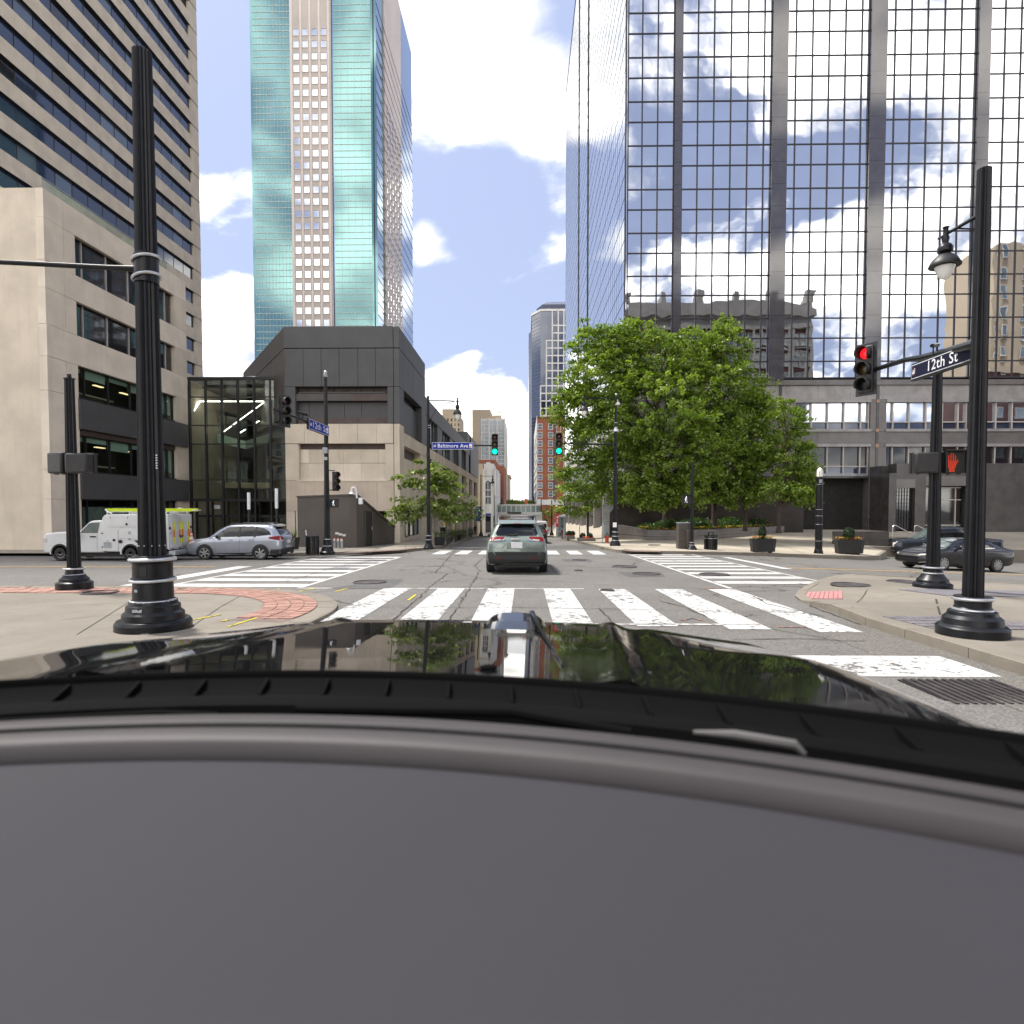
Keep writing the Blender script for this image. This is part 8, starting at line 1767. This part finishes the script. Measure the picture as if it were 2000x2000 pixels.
p = S(880, 1059, h_far); tree('thin pale street tree just beyond the loose leaved one', p, lobes_px([(880, 975, 24, 26, 0), (886, 1003, 26, 18, 0), (872, 1005, 18, 14, 0)], p.y), .07, 'leaf_dull', dens=1.0, per=40, size=.12, spread=.5, fork=.6, bark='bark_grey')
p = S(912, 1051, h_far); tree('grey stemmed sparse tree before the blue banner', p, lobes_px([(910, 985, 17, 14, 0), (918, 1000, 18, 14, 0), (905, 1005, 16, 10, 0)], p.y), .08, 'leaf_dull', dens=.9, per=34, size=.14, spread=.6, fork=.6, bark='bark_grey')
p = S(958, 1043, lambda x, y_: g(x, y_)+.14); tree('young bright tree by the blue kiosk left of the green crossover', p, lobes_px([(956, 1012, 14, 14, 0), (968, 1018, 13, 10, 0), (957, 999, 6, 9, 0)], p.y), .1, 'leaf_bright', dens=.8, per=30, size=.16, spread=.7, fork=.6)
p = S(1064, 1042, lambda x, y_: g(x, y_)+.14); tree('yellow green young tree above the white van', p, lobes_px([(1063, 1002, 13, 9, 0), (1058, 1010, 9, 6, 0), (1069, 1011, 8, 7, 0)], p.y), .1, 'leaf_bright', dens=.8, per=30, size=.18, spread=.8, fork=.7)
cl = []
for _ in range(260): q = onY(random.uniform(962, 1040), random.uniform(979, 990), 260+random.uniform(-6, 6)); cl.append((q.x, q.y, q.z, rng.uniform(.7, 1.5)))
V, F_, T_ = leaf_cloud(cl, 26, 1.4, .35); t = thing('treetops', 'row of distant green treetops seen over the skywalk', 'trees', onY(1000, 1030, 260)); leaf_obj('foliage', V, F_, T_, 'leaf_dull', t)['kind'] = 'stuff'; t['kind'] = 'stuff'
# ground cover in the bed: low shrubs and a flower edge
cl = []
for _ in range(420):
    x = random.uniform(bp_[0].x+1.5, bp_[-1].x-.3); f_ = (x-bp_[0].x)/(bp_[-1].x-bp_[0].x); y0 = np.interp(x, [q.x for q in bp_], [q.y for q in bp_]); y = y0+random.uniform(.9, 3.6)
    cl.append((x, y, zb_+random.uniform(.1, .5)*(1 if f_ > .2 else .4)+.12*math.sin(x*2.1), rng.uniform(.7, 1.2)))
V, F_, T_ = leaf_cloud(cl, 40, .42, .075, .8); o = leaf_obj('bed_shrubs', V, F_, T_, 'leaf_dark', bed); o['kind'] = 'stuff'
for m_, n_, nm in (('flower_yellow', 240, 'yellow_flowers'), ('flower_red', 160, 'red_flowers'), ('leaf_bright', 700, 'flower_leaves')):
    mb = MB()
    for _ in range(n_):
        x = random.uniform(bp_[0].x+1.2, bp_[-1].x-.2); y0 = np.interp(x, [q.x for q in bp_], [q.y for q in bp_]); q = Vector((x, y0+random.uniform(.46, .8), zb_+random.uniform(.05, .22))); r = .05
        mb.add([q+Vector((-r, 0, 0)), q+Vector((0, -r, r*.8)), q+Vector((r, 0, r*.3)), q+Vector((0, r, r))], [(0, 1, 2, 3)])
    part(nm, mb, m_, bed, stuff=True)
# ------------------------------------------------------------------ the car the photograph was taken from
XC0 = -.40
ego = thing('black_car', 'black car with glossy bonnet and grey dashboard that the photo is taken from', 'car', (XC0, .9, g(0, .9)))
def edge(x, y0, k): return y0 - k*(x-XC0)**2
# bonnet: raised centre, creases, falling fenders
def hood_z(x, v):
    u = x-(-.32+.14*v); y = edge(x, 1.148, .26)*(1-v)+edge(x, 2.32, .16)*v
    base = 1.387-.112*v-.008*v*v
    a = abs(u); half = .50
    s_ = 1/(1+math.exp(-(a-half-.04)/.02)); q_ = min(1, max(0, (a-.52)/.42)); z = base - s_*.006*math.sin(math.pi*min(1, q_)) - .004*q_ - 1.15*max(0, a-.90)**2 - .25*max(0, v-.55)*max(0, a-.62)
    z += .012*math.exp(-((a-half)/.026)**2) - .010*math.exp(-((a-half-.07)/.05)**2)
    z += .007*math.exp(-((v-.935)/.018)**2)
    if v > .95: z -= 6.5*(v-.95)**2
    return y, z
nx, nv = 120, 44; V, F_ = [], []
for j in range(nv+1):
    v = (j/nv)*1.10-.0
    for i in range(nx+1):
        x = XC0-1.17+2.66*i/nx; y, z = hood_z(x, min(v, 1.09)); V.append((x, y, z))
for j in range(nv):
    for i in range(nx): k = j*(nx+1)+i; F_.append((k, k+1, k+nx+2, k+nx+1))
def mat_gloss():
    m, p, out = new_mat('gloss_black'); p.inputs['Base Color'].default_value = (.006, .006, .007, 1); L(MR(noise(pos(), 5., 6.), .35, .75, .012, .075), p.inputs['Roughness']); L(mixc(MR(noise(pos(), 220., 2.), .62, .75, 0, .5), (.006, .006, .007), (.05, .047, .042)), p.inputs['Base Color']); p.inputs['Specular IOR Level'].default_value = .33
    p.inputs['IOR'].default_value = 1.42; p.inputs['Coat Weight'].default_value = .0; P = pos(); bump(noise(P, 3., 2.), .02, .02, p)
mat_gloss()
part('bonnet', MB().add(V, F_), 'gloss_black', ego, smooth=True, ang=80)
# centre scoop
sc = MB(); n = 16
def sp_(x, v, dz): y, z = hood_z(x, v); return (x, y, z+dz)
x0, x1 = .0-.135, .0+.075
top = [[sp_(x0+(x1-x0)*i/n, v, d*(1-abs(2*i/n-1)**4)) for i in range(n+1)] for v, d in ((.70, .0), (.80, .018), (.92, .034), (.975, .036), (.985, .0))]
for j in range(len(top)-1):
    for i in range(n): sc.add([top[j][i], top[j][i+1], top[j+1][i+1], top[j+1][i]], [(0, 1, 2, 3)])
part('bonnet_scoop', sc, 'gloss_black', ego, smooth=True, ang=60)
part('centre_crease', MB().tube([sp_(.028, .95, .03), sp_(.055, .60, .006), sp_(.078, .12, .001)], [.012, .008, .003], 8), 'gloss_black', ego, smooth=True)
for sg in (-1, 1): part('washer_nozzle', MB().ball(sp_(XC0+sg*.33, .05, .004), .012, 6, (1.6, 1, .5)), 'cowl_black', ego, smooth=True)
# body sides and front so that the bonnet belongs to a car
bodyV = MB()
for sg in (-1, 1):
    pts = [hood_z(XC0+.16+sg*1.33, v) for v in np.linspace(0, 1.09, 12)]
    for (ya, za), (yb, zb2) in zip(pts[:-1], pts[1:]): bodyV.quad((XC0+.16+sg*1.33, ya, za), (XC0+.16+sg*1.33, yb, zb2), (XC0+.08+sg*1.24, yb, .35), (XC0+.08+sg*1.24, ya, .35))
fr_ = [(XC0-1.17+2.5*i/24,)+hood_z(XC0-1.17+2.5*i/24, 1.09) for i in range(25)]
for a, b in zip(fr_[:-1], fr_[1:]): bodyV.quad(a, b, (b[0], b[1]+.02, .4), (a[0], a[1]+.02, .4))
part('fender', bodyV, 'gloss_black', ego, smooth=True)
for sg in (-1, 1): part('wheel', MB().lathe([(-.12, .36), (.12, .36)], (XC0+sg*.85, 1.75, .36+g(0, 1.75)), 24, axis=(1, 0, 0)), 'rubber', ego, smooth=True)
# swept strips following the curve of the windscreen base
def sweep(name, prof, m, k=.26, y_ref=1.148, xs=(-1.5, 1.6), n=96, par=None, bev=0, k2=None):
    """prof: (dy, z) pairs; dy measured from the bonnet's rear edge, minus towards the viewer"""
    V, F_ = [], []
    for i in range(n+1):
        x = XC0+xs[0]+(xs[1]-xs[0])*i/n
        for dy, z in prof:
            kk = k+(.0 if k2 is None else (k2-k)*min(1, max(0, -dy)/.4)); V.append((x, edge(x, y_ref+dy, kk), z))
    m_ = len(prof)
    for i in range(n):
        for j in range(m_-1): F_.append((i*m_+j, (i+1)*m_+j, (i+1)*m_+j+1, i*m_+j+1))
    return part(name, MB().add(V, F_), m, par or ego, smooth=True, ang=50)
sweep('bonnet_lip', [(.005, 1.386), (-.006, 1.388), (-.010, 1.383), (-.012, 1.372)], 'cowl_black')
cw = sweep('cowl', [(-.012, 1.376), (-.03, 1.360), (-.068, 1.354), (-.074, 1.362), (-.10, 1.366), (-.125, 1.360), (-.14, 1.32), (-.165, 1.30)], 'cowl_black', k2=.26)
for i in range(-9, 12):
    x = XC0+.115*i+.03; y = edge(x, 1.148, .26); part('cowl_rib', MB().beam((x, y-.016, 1.372), (x+.004, y-.068, 1.357), .006, .010), 'cowl_black', cw)
# wiper arm resting on the cowl
wy = lambda x: edge(x, .975, .26)
part('wiper_arm', MB().tube([(XC0+.02, wy(XC0+.02)+.02, 1.362), (XC0+.38, wy(XC0+.38)+.02, 1.372), (XC0+.56, wy(XC0+.56)-.0, 1.362)], [.007, .008, .010], 8), 'cowl_black', ego, smooth=True); part('wiper_blade', MB().tube([(.245, .872, 1.374), (.30, .858, 1.376), (.375, .835, 1.371), (.385, .828, 1.36)], [.003, .007, .007, .004], 8), 'wiper_grey', ego, smooth=True)
part('wiper_arm', MB().tube([(XC0-.55, wy(XC0-.55)+.01, 1.362), (XC0-.20, wy(XC0-.20)+.01, 1.36), (XC0-.10, wy(XC0-.10), 1.356)], [.006, .007, .009], 8), 'cowl_black', ego, smooth=True)
# dashboard: raised outer rim, dark groove, wide soft top
db = sweep('dashboard', [(-.165, 1.27), (-.19, 1.31), (-.220, 1.372), (-.228, 1.380), (-.260, 1.381), (-.270, 1.3765), (-.279, 1.3775), (-.290, 1.381), (-.318, 1.380), (-.328, 1.374), (-.335, 1.352), (-.342, 1.33)], 'dash_rim')
sweep('rim_seam', [(-.2655, 1.3785), (-.267, 1.3815), (-.2735, 1.3815), (-.275, 1.378)], 'dash_groove', par=db)
sweep('dash_groove', [(-.322, 1.345), (-.342, 1.335), (-.38, 1.345)], 'dash_groove', par=db)
sweep('dash_top', [(-.350, 1.335), (-.358, 1.356), (-.372, 1.367), (-.42, 1.376), (-.52, 1.383), (-.67, 1.388), (-.87, 1.390), (-1.04, 1.385), (-1.10, 1.33), (-1.12, 1.0)], 'dash', par=db)
sweep('glass_seat', [(-.16, 1.30), (-.17, 1.265)], 'dash_groove', par=db)
